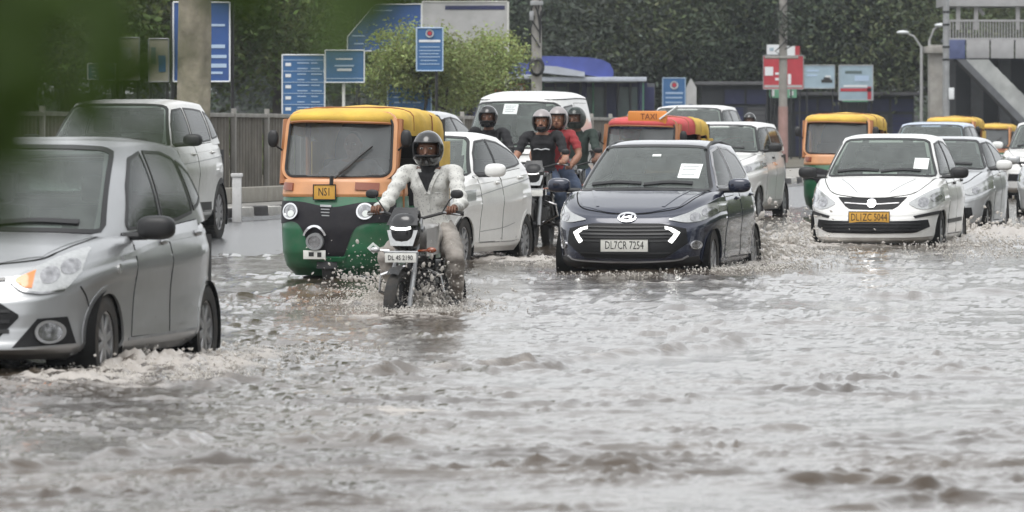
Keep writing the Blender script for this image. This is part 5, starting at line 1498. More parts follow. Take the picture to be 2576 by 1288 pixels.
def make_rickshaw(name, label, loc, rz, group='auto rickshaws in the traffic', canopy='yellow', frame='orange', band='orange', rear_w=1.30, banner=False, plate=None, detail=True, lower='green'):
    root = thing(name, label, 'auto rickshaw', loc, rz, group)
    # lower cowl: green, rounded
    cowl = MB()
    rows = [(0, 0.80, 0.22, 0), (0.12, 0.93, 0.08, 0), (0.3, 0.985, 0.02, 0), (0.6, 1.0, 0.0, 0), (0.85, 1.0, 0.03, 0), (1.0, 0.99, 0.07, 0)]
    v1, f1 = tub_mesh(cowl, 0.0, 1.05, 1.14, 0.14, 0.90, rows, nf=3.2, nr=8, cap=True)
    cowl.build('front_cowl', RM[lower], root)
    bandm = MB()
    v2, f2 = tub_mesh(bandm, 0.072, 1.0, 1.12, 0.90, 1.07, [(0, 1.0, 0.0, 0), (0.15, 1.012, -0.008, 0), (0.85, 0.99, 0.03, 0), (1, 0.975, 0.045, 0)], nf=3.6, nr=8, cap=True)
    bandm.build('band', RM[band], root)
    SU = Surf(np.concatenate([v1, v2]), f1 + [tuple(i + len(v1) for i in q) for q in f2])
    # rear body and floor
    rear = MB()
    tub_mesh(rear, 0.95, 2.62, rear_w, 0.28, 0.80, [(0, 0.94, 0.0, 0.12), (0.2, 1, 0, 0.03), (1, 1, 0, 0.0)], nf=9, nr=4, cap=True)
    rear.build('rear_body', RM[lower], root)
    fl = MB(); fl.box((0, 0.95, 0.30), (1.06, 0.9, 0.06), bev=0.01); fl.build('floor', MAT['black'], root)
    # windscreen frame, raked a little
    yb, yt, zb, zt = 0.20, 0.42, 1.06, 1.72
    cz = (zb + zt) / 2; hgt = zt - zb
    def W(x, z, dy=0.0):
        t = (z + hgt / 2) / hgt
        bow = 0.10 * (x / 0.55) ** 2
        return (x, yb + (yt - yb) * t + bow + dy, cz + z)
    outer = rounded_rect(1.12, hgt, 0.13, 6, 0.035)
    inner = rounded_rect(1.03, hgt - 0.085, 0.09, 6, 0.035)
    inner = [(x, z - 0.006) for x, z in inner]
    m = MB(); n = len(outer)
    m.add([W(x, z, -0.02) for x, z in outer] + [W(x, z, -0.02) for x, z in inner] + [W(x, z, 0.03) for x, z in outer] + [W(x, z, 0.03) for x, z in inner],
          [(k, (k + 1) % n, n + (k + 1) % n, n + k) for k in range(n)] + [(2 * n + k, 3 * n + k, 3 * n + (k + 1) % n, 2 * n + (k + 1) % n) for k in range(n)]
          + [(k, 2 * n + k, 2 * n + (k + 1) % n, (k + 1) % n) for k in range(n)] + [(n + k, n + (k + 1) % n, 3 * n + (k + 1) % n, 3 * n + k) for k in range(n)])
    fr = m.build('windscreen_frame', RM[frame], root)
    rb = MB(); rb.tube([W(x, z, -0.022) for x, z in inner] + [W(*inner[0], -0.022)], 0.013, 6); rb.build('windscreen_rubber', MAT['black'], fr)
    g = MB(); xs = np.linspace(-1, 1, 13); zz = np.linspace(-1, 1, 9)
    P = np.array([[W(x * 0.52 * (1 - 0.035 * z * 0.5), z * (hgt - 0.085) / 2 - 0.006, 0.0) for x in xs] for z in zz])
    g.grid(P)
    gp = g.build('windscreen', MAT['glass_rick'], root)
    k = MB(); k.tube([W(-0.0, -hgt / 2 + 0.02, -0.05), W(0.14, -0.19, -0.05), W(0.30, -0.03, -0.05)], [0.012, 0.012, 0.008], 6)
    k.tube([W(0.04, -0.26, -0.055), W(0.34, 0.00, -0.055)], 0.013, 5)
    k.build('wiper', MAT['black'], root)
    if banner:
        b = MB()
        b.grid(np.array([[W(x * 0.49, z, -0.012) for x in np.linspace(-1, 1, 9)] for z in (0.19, 0.275)]))
        bb = b.build('sun_strip', M('blue_strip', (0.07, 0.10, 0.22), 0.4), root)
        for i, (a, c) in enumerate(((-0.33, -0.20), (-0.18, -0.02), (0.0, 0.06), (0.09, 0.26))):
            b = MB(); b.grid(np.array([[W(x, z, -0.02) for x in np.linspace(a, c, 4)] for z in (0.212, 0.252)])); b.build('strip_print', MAT['paper'], bb)
    # canopy: front brow, top and sides, soft folds
    N = 84
    cx_, cy_ = plan_unit(5.0, 4.0, N, 1.6)
    V = []
    ymid = (0.36 + 2.62) / 2
    prof = [(0.0, 1.0, 0.0), (0.06, 1.012, -0.01), (0.16, 1.01, -0.01), (0.24, 0.985, 0.02), (0.29, 0.93, 0.06), (0.325, 0.82, 0.12)]
    for dz, fw, sb in prof:
        y = np.where(cy_ < 0, ymid + cy_ * (ymid - 0.34 - sb), ymid + cy_ * (2.62 - sb - ymid))
        wid = np.interp(y, [0.3, 0.7, 1.3, 2.6], [1.16, 1.20, 1.28, 1.26])
        base = np.interp(y, [0.3, 0.5, 0.75, 1.9, 2.3, 2.6], [1.625, 1.60, 1.50, 1.47, 1.30, 0.82])
        top = np.interp(y, [0.3, 0.6, 1.3, 2.2, 2.62], [1.725, 1.735, 1.75, 1.71, 1.62])
        z = base + (top - base) * (dz / 0.325)
        x = cx_ * wid / 2 * fw
        wob = 0.012 * np.sin(y * 9 + x * 4) * (dz < 0.2) + 0.008 * np.sin(y * 17 + 1.3)
        V.append(np.stack([x + np.sign(x) * wob, y, z + wob * 0.6], 1))
    last = V[-1]
    for r in (0.9, 0.75, 0.55, 0.3, 0.0):
        y = ymid + (last[:, 1] - ymid) * r
        V.append(np.stack([last[:, 0] * r, y, last[:, 2] * r + (1 - r) * 1.765 + 0.02 * (1 - r) + 0.006 * np.sin(y * 14)], 1))
    v = np.concatenate(V)
    m = MB(); m.add(v, ring_faces(len(V), N))
    can = m.build('canopy', RM[canopy], root, angle=70)
    if canopy == 'red':
        m = MB()
        yv = v.reshape(len(V), N, 3)
        sel = yv[:7].copy()
        fs = [(i * N + q, i * N + (q + 1) % N, (i + 1) * N + (q + 1) % N, (i + 1) * N + q) for i in range(6) for q in range(N) if yv[i, q, 1] > 1.15 and yv[i, (q + 1) % N, 1] > 1.15]
        c = sel.reshape(-1, 3); c[:, 0] *= 1.012; c[:, 2] += 0.006
        m.add(c, fs); m.build('rear_canvas', RM['yellow'], can, angle=70)
    pp = MB(); fr_ = [tuple(p) for p in V[0] if p[1] < 0.62]; fr_.sort(key=lambda p: p[0]); pp.tube([(a, b_ - 0.008, c_ - 0.004) for a, b_, c_ in fr_], 0.013, 6); pp.build('canopy_piping', RM['brown'], can)
    sm_ = MB()
    for yy_ in (0.95, 1.6):
        ring = sorted([tuple(p) for r_ in V[1:] for p in r_ if abs(p[1] - yy_) < 0.035], key=lambda p: math.atan2(p[0], p[2] - 1.3))
        if len(ring) > 4: sm_.tube([(a, yy_, c_ + 0.004) for a, _, c_ in ring], 0.008, 5)
    if sm_.v: sm_.build('canopy_seam', RM['brown'], can)
    # pillars
    for sx in (-1, 1):
        p = MB()
        p.tube([(sx * 0.55, 0.32, 1.02), (sx * 0.56, 0.42, 1.35), (sx * 0.565, 0.52, 1.64)], 0.038, 8)
        p.build('front_pillar', RM['brown' if frame == 'orange' else frame], root)
        p = MB(); p.tube([(sx * 0.60, 1.55, 0.78), (sx * 0.61, 1.58, 1.58)], 0.028, 8); p.build('rear_pillar', RM['brown'], root)
        p = MB(); p.tube([(sx * 0.545, 0.62, 0.30), (sx * 0.55, 0.66, 1.05)], 0.03, 8); p.build('door_post', RM['brown'], root)
        p = MB(); p.box((sx * 0.615, 2.1, 1.12), (0.02, 0.75, 0.62), bev=0.006); p.build('side_curtain', RM['yellow'], root)
        # mirror on a stalk
        p = MB(); p.ell((sx * 0.66, 0.36, 1.46), (0.055, 0.035, 0.085), 14, 10, 0.8); mo = p.build('mirror', MAT['black'], root)
        p = MB(); p.tube([(sx * 0.565, 0.40, 1.34), (sx * 0.62, 0.36, 1.38), (sx * 0.65, 0.37, 1.42)], 0.01, 6); p.build('mirror_arm', MAT['black'], mo)
    # seats and dark back
    s = MB(); s.box((0, 1.02, 0.55), (0.55, 0.35, 0.3), bev=0.05); s.build('driver_seat', MAT['cabin'], root)
    s = MB(); s.box((0, 2.05, 0.95), (1.15, 0.14, 0.62), rx=R(-8), bev=0.05); s.box((0, 1.82, 0.72), (1.15, 0.5, 0.16), bev=0.05); s.build('passenger_seat', MAT['cabin'], root)
    s = MB(); s.box((0, 2.44, 1.25), (1.15, 0.03, 0.8)); s.build('back_curtain', MAT['cabin'], root)
    hb = MB(); hb.tube([(-0.34, 0.66, 1.04), (-0.2, 0.60, 1.08), (0, 0.56, 1.06), (0.2, 0.60, 1.08), (0.34, 0.66, 1.04)], 0.016, 6); hb.tube([(0, 0.56, 1.06), (0, 0.42, 0.6)], 0.03, 6)
    hb.build('handlebar', MAT['black'], root)
    # dark front mask round the headlamps and down to the fork
    mk = SU.patch([(-0.56, 0.86), (-0.3, 0.85), (0, 0.80), (0.3, 0.845), (0.56, 0.84)], [(-0.56, 0.64), (-0.33, 0.64), (-0.14, 0.31), (0.10, 0.31), (0.25, 0.61), (0.56, 0.66)], 'front', 0.010, 40, 12)
    mko = mk.build('front_mask', RM['mask'], root)
    for sx in (-0.40, 0.32):
        h = SU.disc((sx, 0.755), 0.001, 0.068, 'front', 0.030, 24, 4, rim=0.03).build('headlamp', MAT['lens'], root)
        SU.disc((sx, 0.755), 0.061, 0.077, 'front', 0.040, 24, 3, rim=0.03).build('headlamp_ring', MAT['chrome'], h)
        SU.disc((sx + 0.01, 0.735), 0.001, 0.032, 'front', 0.040, 14, 3).build('bulb', MAT['paper'], h)
        SU.disc((sx, 0.765), 0.001, 0.055, 'front', 0.036, 18, 3).build('reflector', MAT['lens_dark'], h)
    for a, b in ((-0.50, -0.40), (0.22, 0.44)):
        SU.patch([(a, 1.035), (b, 1.03)], [(a, 0.965), (b, 0.955)], 'front', 0.018, 8, 4).build('indicator', MAT['amber_dark'], root)
    # maker's badge, horizontal bars
    bd = SU.strip([(-0.11, 0.81), (0.0, 0.805)], 0.02, 'front', 0.02, 6).build('badge', MAT['steel'], mko)
    for z in (0.78, 0.75, 0.72):
        SU.strip([(-0.10 + 0.01 * (z == 0.72), z), (-0.015, z - .003)], 0.011, 'front', 0.02, 6).build('badge_bar', MAT['steel'], mko)
    # fork cover, wheel, mudguard
    w = MB(); w.lathe([(0.10, -0.05), (0.17, -0.06), (0.205, -0.04), (0.215, 0.0), (0.205, 0.04), (0.17, 0.06), (0.10, 0.05)], 'X', (-0.05, 0.26, 0.205), 24)
    w.lathe([(0.11, 0.03), (0.001, 0.03)], 'X', (-0.05, 0.26, 0.205), 16); w.build('front_wheel', MAT['rubber'], root)
    mg = MB()
    for sx, r in ((-0.05, 0.25),):
        th = [R(a) for a in np.linspace(0, 150, 16)]
        mg.grid(np.array([[(sx + xx, 0.26 - math.cos(a) * (r - 0.03 * abs(xx) * 10), 0.21 + math.sin(a) * (r - abs(xx) * 0.4)) for a in th] for xx in (-0.10, -0.07, 0, 0.07, 0.10)]))
    mg.build('mudguard', MAT['black'], root)
    for sx in (-0.55, 0.55):
        w = MB(); w.lathe([(0.10, -0.05), (0.17, -0.06), (0.205, -0.04), (0.215, 0.0), (0.205, 0.04), (0.17, 0.06), (0.10, 0.05)], 'X', (sx, 2.12, 0.205), 24)
        w.lathe([(0.11, 0.03), (0.001, 0.03)], 'X', (sx, 2.12, 0.205), 16); w.build('rear_wheel', MAT['rubber'], root)
    if detail:
        # chrome horn ring, horn and small white plate over the wheel
        c = (-0.145, 0.475)
        h = SU.disc(c, 0.001, 0.075, 'front', 0.06, 20, 4, rim=0.08).build('horn', MAT['lens_dark'], root)
        SU.disc(c, 0.060, 0.082, 'front', 0.07, 20, 3).build('horn_ring', MAT['steel'], h)
        SU.disc((c[0] - 0.005, c[1] + 0.03), 0.098, 0.118, 'front', 0.05, 24, 3, 15, 165, rim=0.05).build('guard_arch', MAT['chrome'], root)
        b = MB(); y = SU.cast(c[0], 0.34, 'front')[0].y - 0.06
        b.box((c[0] - 0.01, y, 0.345), (0.22, 0.012, 0.085), bev=0.003); wp = b.build('small_plate', MAT['plate_w'], root)
        b = MB(); b.box((c[0] - 0.04, y - .008, 0.35), (0.05, 0.004, 0.04)); b.box((c[0] + 0.04, y - .008, 0.345), (0.04, 0.004, 0.045)); b.build('plate_print', MAT['ink'], wp)
        SU.patch([(-0.26, 0.33), (0.14, 0.33)], [(-0.24, 0.29), (0.12, 0.29)], 'front', 0.03, 12, 3).build('lower_trim', RM[lower], root)
        # fuel mark
        d = SU.patch([(0.345, 0.41), (0.40, 0.465)], [(0.40, 0.355), (0.455, 0.41)], 'front', 0.006, 6, 6, False, 0.002).build('fuel_mark', MAT['paper'], root)
        SU.patch([(0.375, 0.41), (0.40, 0.435)], [(0.40, 0.385), (0.425, 0.41)], 'front', 0.009, 5, 5, False, 0.002).build('fuel_mark_centre', RM[lower], d)
    if plate:
        y = SU.cast(-0.07, 0.93, 'front')[0].y - 0.03
        p = number_plate(root, SU, -0.07, 0.945, 0.21, 0.135, MAT['plate_y'], plate, y=y, size=0.11)
        b = MB(); b.tube([(-0.0, y - 0.01, 1.02), (0.0, y, 1.10)], 0.02, 6); b.build('plate_stay', MAT['black'], p)
    return root, SU

def place_rick(name, label, u, s, ground, rz=RZ, **k):
    x, y = px(u, s)
    return make_rickshaw(name, label, (x, y, ground), rz, **k)

rick1, _ = place_rick('auto_rickshaw', 'green and orange auto rickshaw with a yellow number plate, nearest of its kind', 832, 262, -0.10, R(-12), plate='NS1')
rick2, _ = place_rick('auto_rickshaw', 'auto rickshaw with a red canopy and orange roof sign behind the dark blue car', 1597, 168, -0.12, R(-15), canopy='red', frame='brown', banner=True, detail=False)
rick3, _ = place_rick('auto_rickshaw', 'green auto rickshaw with an orange brow standing left of the white taxi saloon', 2098, 150, -0.05, canopy='yellow', frame='orange', detail=True, plate=None)
rick4, _ = place_rick('auto_rickshaw', 'yellow canopied auto rickshaw behind the pale blue roofed car', 2385, 107, -0.02, detail=False)
rick5, _ = place_rick('auto_rickshaw', 'small far auto rickshaw of which only the orange canopy shows near the right edge', 2490, 84, -0.15, detail=False)
# roof sign on the red one
b = MB(); b.box((0.10, 0.40, 1.745), (0.60, 0.10, 0.20), bev=0.03)
rs = b.build('roof_sign', M('orange_sign', (0.72, 0.26, 0.05), 0.5, var=0.08), rick2)
text_mesh('lettering', 'TAXI', 0.13, (0.13, 0.346, 1.755), MAT['amber_dark'], rs, sx=0.9)
b = MB(); b.tube([(0.30, 0.33, 1.72), (0.58, 0.34, 1.92)], 0.014, 6); b.build('canopy_cord', MAT['paper'], rick2)
# ------------------------------------------------------------------ people: one skinned body each, clothes by region
PM = dict(
    skin=M('brown_skin', (0.16, 0.075, 0.045), 0.5, var=0.06),
    skin_l=M('light_brown_skin', (0.34, 0.17, 0.11), 0.5, var=0.06),
    shoe=M('dark_shoe', (0.02, 0.02, 0.022), 0.6),
    jeans=M('wet_jeans', (0.045, 0.065, 0.11), 0.8, var=0.3, vscale=9, bump=0.5, bscale=25),
    khaki=M('wet_pale_trousers', (0.34, 0.31, 0.28), 0.8, var=0.3, vscale=9, bump=0.5, bscale=25),
    black_shirt=M('black_shirt', (0.014, 0.014, 0.016), 0.85, bump=0.5, bscale=18),
    green_shirt=M('dark_green_shirt', (0.03, 0.045, 0.038), 0.85, bump=0.5, bscale=18),
    red_shirt=M('red_shirt', (0.30, 0.035, 0.04), 0.85, bump=0.5, bscale=18),
    grey_shirt=M('grey_shirt', (0.16, 0.16, 0.17), 0.85, bump=0.5, bscale=18),
    helmet=M('black_helmet', (0.010, 0.010, 0.011), 0.14, coat=0.8),
    helmet_g=M('grey_helmet', (0.30, 0.27, 0.27), 0.35, coat=0.4),
    helmet_d=M('dark_green_helmet', (0.035, 0.045, 0.04), 0.4, coat=0.3),
    hair=M('black_hair', (0.012, 0.010, 0.010), 0.6),
    eye=M('eye_white', (0.6, 0.58, 0.55), 0.3),
    lip=M('lips', (0.16, 0.06, 0.05), 0.5),
)
def _print_shirt():
    m = M('patterned_white_shirt', (0.62, 0.62, 0.60), 0.85, bump=0.3, bscale=14)
    t = m.node_tree; b = t.nodes['Principled BSDF']
    tc = t.nodes.new('ShaderNodeTexCoord')
    vo = t.nodes.new('ShaderNodeTexVoronoi'); vo.inputs['Scale'].default_value = 46; vo.inputs['Randomness'].default_value = 0.9
    nz = t.nodes.new('ShaderNodeTexNoise'); nz.inputs['Scale'].default_value = 40; nz.inputs['Detail'].default_value = 3
    ad = t.nodes.new('ShaderNodeMath'); ad.operation = 'MULTIPLY_ADD'; ad.inputs[1].default_value = 0.55
    t.links.new(tc.outputs['Object'], vo.inputs['Vector']); t.links.new(tc.outputs['Object'], nz.inputs['Vector'])
    t.links.new(nz.outputs[0], ad.inputs[0]); t.links.new(vo.outputs['Distance'], ad.inputs[2])
    cr = t.nodes.new('ShaderNodeValToRGB')
    cr.color_ramp.elements[0].position = 0.52; cr.color_ramp.elements[0].color = (0.42, 0.42, 0.41, 1)
    cr.color_ramp.elements[1].position = 0.62; cr.color_ramp.elements[1].color = (0.60, 0.60, 0.57, 1)
    t.links.new(ad.outputs[0], cr.inputs[0]); t.links.new(cr.outputs[0], b.inputs['Base Color'])
    return m
PM['print_shirt'] = _print_shirt()

def skin_body(nodes, edges, level=2):
    bm = bmesh.new()
    lay = bm.verts.layers.skin.verify()
    ids = {}
    for k, (p, r) in nodes.items():
        v = bm.verts.new(p); v[lay].radius = r if isinstance(r, tuple) else (r, r); v[lay].use_root = (k == 'pelvis'); ids[k] = v
    for a, b in edges: bm.edges.new((ids[a], ids[b]))
    me = bpy.data.meshes.new('skeleton'); bm.to_mesh(me); bm.free()
    o = bpy.data.objects.new('skeleton', me); COL.objects.link(o)
    md = o.modifiers.new('skin', 'SKIN'); md.use_smooth_shade = True; md.branch_smoothing = 0.6
    sb = o.modifiers.new('sub', 'SUBSURF'); sb.levels = level
    out = bpy.data.meshes.new_from_object(o.evaluated_get(bpy.context.evaluated_depsgraph_get()))
    bpy.data.objects.remove(o); bpy.data.meshes.remove(me)
    return out

def seg_d(p, a, b):
    a, b, p = Vector(a), Vector(b), Vector(p)
    ab = b - a
    t = max(0, min(1, (p - a).dot(ab) / max(ab.length_squared, 1e-9)))
    return (p - (a + ab * t)).length

def make_person(name, label, parent_loc, rz, J, mats, helmet='helmet', group='riders in the flooded street', sleeve='long', face=True, beard=False, headyaw=0.0, open_face=False, scale=1.0):
    """J: joints; the body is one skinned surface, hands with five fingers, helmet and face as parts"""
    root = thing(name, label, 'person', parent_loc, rz, group)
    root.scale = (scale,) * 3
    nd = {}
    def n(k, p, r): nd[k] = (Vector(p), r)
    hip, chest, neck, head = Vector(J['pelvis']), Vector(J['chest']), Vector(J['neck']), Vector(J['head'])
    n('pelvis', hip, (0.16, 0.125)); n('waist', hip.lerp(chest, 0.45), (0.165, 0.125)); n('chest', chest, (0.195, 0.13)); n('collar', chest.lerp(neck, 0.62), (0.15, 0.09))
    n('neck', neck, 0.058); n('head0', neck.lerp(head, 0.55), 0.068); n('head1', head + Vector((0, 0, 0.035)), 0.092)
    ed = [('pelvis', 'waist'), ('waist', 'chest'), ('chest', 'collar'), ('collar', 'neck'), ('neck', 'head0'), ('head0', 'head1')]
    bones = [('shirt', hip, chest), ('shirt', chest, chest.lerp(neck, 0.85)), ('skin', neck.lerp(chest, 0.05), head)]
    fing = MB()
    for sd in ('l', 'r'):
        sh, el, ha = Vector(J['sh_' + sd]), Vector(J['el_' + sd]), Vector(J['ha_' + sd])
        hp, kn, an, to = Vector(J['hip_' + sd]), Vector(J['kn_' + sd]), Vector(J['an_' + sd]), Vector(J['to_' + sd])
        n('sh' + sd, sh, 0.072); n('ua' + sd, sh.lerp(el, 0.5), 0.060 if sleeve == 'long' else 0.054); n('el' + sd, el, 0.054 if sleeve == 'long' else 0.045); n('fa' + sd, el.lerp(ha, 0.5), 0.05); n('wr' + sd, el.lerp(ha, 0.86), 0.034); n('ha' + sd, ha, (0.045, 0.03))
        ed.extend([('collar', 'sh' + sd), ('sh' + sd, 'ua' + sd), ('ua' + sd, 'el' + sd), ('el' + sd, 'fa' + sd), ('fa' + sd, 'wr' + sd), ('wr' + sd, 'ha' + sd)])
        n('hp' + sd, hp, 0.115); n('th' + sd, hp.lerp(kn, 0.5), 0.095); n('kn' + sd, kn, 0.075); n('ca' + sd, kn.lerp(an, 0.4), 0.068); n('an' + sd, an, 0.048); n('to' + sd, to, (0.05, 0.04))
        ed.extend([('pelvis', 'hp' + sd), ('hp' + sd, 'th' + sd), ('th' + sd, 'kn' + sd), ('kn' + sd, 'ca' + sd), ('ca' + sd, 'an' + sd), ('an' + sd, 'to' + sd)])
        bones.append(('shirt', sh, el if sleeve == 'long' else sh.lerp(el, 0.75)))
        bones.append(('shirt' if sleeve == 'long' else 'skin', el if sleeve == 'long' else sh.lerp(el, 0.8), el.lerp(ha, 0.8)))
        bones.append(('skin', el.lerp(ha, 0.88), ha))
        bones.extend([('trouser', hp, kn), ('trouser', kn, kn.lerp(an, 0.85)), ('shoe', an, to)])
        # fingers curl round the grip (which runs along x); thumb leaves the inner side of the palm
        sx = 1 if ha.x > 0 else -1
        fwd = J.get('grip_dir', Vector((0, -1, 0)))
        for i, (off, ln) in enumerate(((-0.030, 0.95), (-0.010, 1.08), (0.010, 1.0), (0.028, 0.8))):
            b0 = ha + Vector((-sx * off * -1, -0.015, 0.012))
            fing.tube([b0, b0 + Vector((0, -0.038 * ln, 0.010)), b0 + Vector((0, -0.058 * ln, -0.018)), b0 + Vector((0, -0.040 * ln, -0.044)), b0 + Vector((0, -0.016, -0.046))], [0.0105, 0.010, 0.0095, 0.009, 0.007], 7)
        b0 = ha + Vector((-sx * 0.034, 0.01, 0.0))
        fing.tube([b0, b0 + Vector((-sx * 0.018, -0.022, -0.010)), b0 + Vector((-sx * 0.012, -0.045, -0.026)), b0 + Vector((-sx * 0.004, -0.052, -0.036))], [0.013, 0.012, 0.0105, 0.008], 7)
    me = skin_body(nd, ed)
    order = ['shirt', 'skin', 'trouser', 'shoe']
    vs = [tuple(v.co) for v in me.vertices]; fs = [tuple(p.vertices) for p in me.polygons]
    mb = MB()
    kinds = []
    for f in fs:
        c = sum((Vector(vs[i]) for i in f), Vector()) / len(f)
        kinds.append(order.index(min(bones, key=lambda q: seg_d(c, q[1], q[2]) - (0.0 if q[0] != 'skin' else 0.0))[0]))
    mb.v = vs; mb.f = fs; mb.mi = kinds
    cloth = {}
    for f, k in zip(fs, kinds):
        if k in (0, 2):
            for i in f: cloth[i] = cloth.get(i, 0) + 0.25
    ph = RNG.random(6) * 6
    for i, w in cloth.items():
        q = Vector(vs[i]); nn = me.vertices[i].normal
        d = 0.005 * math.sin(q.z * 38 + q.x * 22 + ph[0] + 1.5 * math.sin(q.y * 20)) + 0.004 * math.sin(q.x * 45 - q.y * 40 + q.z * 15 + ph[1]) + 0.006 * math.sin(q.z * 75 + q.y * 30 + ph[2])
        vs[i] = tuple(q + nn * (d + 0.006) * min(1, w))
    mb.v = vs
    bpy.data.meshes.remove(me)
    mb.cur = 1
    b = len(mb.v); mb.v.extend(fing.v); mb.f.extend([tuple(i + b for i in q) for q in fing.f]); mb.mi.extend([1] * len(fing.f))
    body = mb.build('body', [mats['shirt'], mats['skin'], mats['trouser'], PM['shoe']], root, angle=75)
    if mats.get('dark_neck'):
        SB = Surf(mb.v, mb.f); cz_ = chest.z
        SB.patch([(-0.085, cz_ + 0.17), (0.085, cz_ + 0.17)], [(-0.012, cz_ + 0.0), (0.012, cz_ + 0.0)], 'front', 0.008, 10, 10, False, 0.004).build('inner_shirt', PM['black_shirt'], body)
        SB.strip([(-0.09, cz_ + 0.17), (-0.012, cz_ + 0.0)], 0.028, 'front', 0.016, 12, False).build('collar_edge', mats['shirt'], body)
        SB.strip([(0.09, cz_ + 0.17), (0.012, cz_ + 0.0)], 0.028, 'front', 0.016, 12, False).build('collar_edge', mats['shirt'], body)
        SB.strip([(0.0, cz_ - 0.02), (0.0, cz_ - 0.30)], 0.03, 'front', 0.007, 12, False).build('shirt_placket', mats['shirt'], body)
        SB.patch([(0.06, cz_ + 0.01), (0.14, cz_ + 0.01)], [(0.06, cz_ - 0.09), (0.14, cz_ - 0.09)], 'front', 0.008, 6, 6, False, 0.003).build('shirt_pocket', mats['shirt'], body)
        nk = MB(); nk.lathe([(0.085, -0.07), (0.078, 0.0), (0.08, 0.06)], 'Z', neck + Vector((0, -0.005, 0.0)), 18); nk.build('dark_neck', PM['black_shirt'], root)  # black tube darkening the neck below the helmet
    # head: face features sit on the skull
    rot = Matrix.Rotation(headyaw, 3, 'Z')
    def hp_(x, y, z): return head + rot @ Vector((x, y, z))
    h = MB()
    h.ell(hp_(0, 0.0, 0.02), (0.082, 0.098, 0.115), 20, 14, 1.0, rot)
    h.ell(hp_(0, -0.045, -0.055), (0.056, 0.056, 0.055), 14, 10, 1.0, rot)
    h.tube([hp_(0, -0.090, 0.030), hp_(0, -0.106, 0.002), hp_(0, -0.114, -0.018), hp_(0, -0.096, -0.026)], [0.010, 0.013, 0.018, 0.010], 8)
    for sx in (-1, 1):
        h.ell(hp_(sx * 0.034, -0.088, 0.040), (0.026, 0.012, 0.009), 10, 6, 1.0, rot)
        h.ell(hp_(sx * 0.084, 0.008, 0.005), (0.012, 0.022, 0.033), 10, 8, 1.0, rot)
    hd = h.build('head', mats['skin'], root, angle=80)
    for sx in (-1, 1):
        e = MB(); e.ell(hp_(sx * 0.034, -0.088, 0.020), (0.016, 0.008, 0.008), 10, 6, 1.0, rot); eo = e.build('eye', PM['eye'], hd)
        e = MB(); e.ell(hp_(sx * 0.034, -0.095, 0.020), (0.007, 0.004, 0.007), 8, 6, 1.0, rot); e.build('pupil', MAT['ink'], hd)
    e = MB(); e.ell(hp_(0, -0.097, -0.052), (0.026, 0.010, 0.009), 12, 6, 1.0, rot); e.build('mouth', PM['lip'], hd)
    if beard:
        e = MB(); e.ell(hp_(0, -0.050, -0.075), (0.062, 0.062, 0.050), 14, 8, 1.0, rot); e.ell(hp_(0, -0.098, -0.036), (0.032, 0.012, 0.008), 12, 6, 1.0, rot); e.build('beard', PM['hair'], hd)
    if helmet:
        mt = PM[helmet]
        m = MB()
        nu, nv = 40, 26
        vs, fs = [], []
        for j in range(nv + 1):
            th = -math.pi / 2 + math.pi * j / nv
            for i in range(nu):
                ph = 2 * math.pi * i / nu
                vs.append(hp_(0.126 * math.cos(th) * math.sin(ph), 0.005 - 0.148 * math.cos(th) * math.cos(ph), 0.015 + 0.150 * math.sin(th)))
        for j in range(nv):
            for i in range(nu):
                th = -math.pi / 2 + math.pi * (j + 0.5) / nv; ph = (2 * math.pi * (i + 0.5) / nu + math.pi) % (2 * math.pi) - math.pi
                z = 0.150 * math.sin(th)
                if abs(ph) < R(58) and (-0.052 if not open_face else -0.2) < z < 0.052: continue
                if z < -0.125: continue
                i2 = (i + 1) % nu
                fs.append((j * nu + i, j * nu + i2, (j + 1) * nu + i2, (j + 1) * nu + i))
        m.add(vs, fs)
        hm = m.build('helmet', mt, root, angle=70)
        # rim of the opening, visor pushed up, chin guard
        def sp(th, ph, k=1.0): return hp_(0.126 * k * math.cos(th) * math.sin(ph), 0.005 - 0.148 * k * math.cos(th) * math.cos(ph), 0.015 + 0.150 * k * math.sin(th))
        t1 = math.asin(0.055 / 0.150); t0 = math.asin(-0.055 / 0.150) if not open_face else math.asin(-0.118 / 0.150)
        rim = MB()
        loop = [sp(t1, R(a)) for a in np.linspace(-58, 58, 14)] + [sp(t, R(60)) for t in np.linspace(t1, t0, 6)[1:-1]]
        if not open_face: loop += [sp(t0, R(a)) for a in np.linspace(58, -58, 14)] + [sp(t, R(-60)) for t in np.linspace(t0, t1, 6)[1:-1]] + [sp(t1, R(-58))]
        rim.tube(loop, 0.009, 6); 
        if open_face: rim.tube([sp(t, R(-60)) for t in np.linspace(t0, t1, 6)], 0.009, 6)
        rim.build('helmet_rim', MAT['black'], hm)
        vz = MB()
        if not open_face: vz.grid(np.array([[sp(t, R(a), 1.035) for a in np.linspace(-62, 62, 16)] for t in np.linspace(R(22), R(56), 7)]))
        if not open_face: vz.build('visor', MAT['glass_side'] if helmet != 'helmet' else MAT['gloss'], hm)
        if not open_face:
            c = MB(); c.grid(np.array([[sp(t, R(a), 1.05 + 0.08 * math.cos(R(a))) for a in np.linspace(-70, 70, 16)] for t in np.linspace(R(-24), R(-52), 6)])); c.build('chin_guard', mt, hm)
    return root

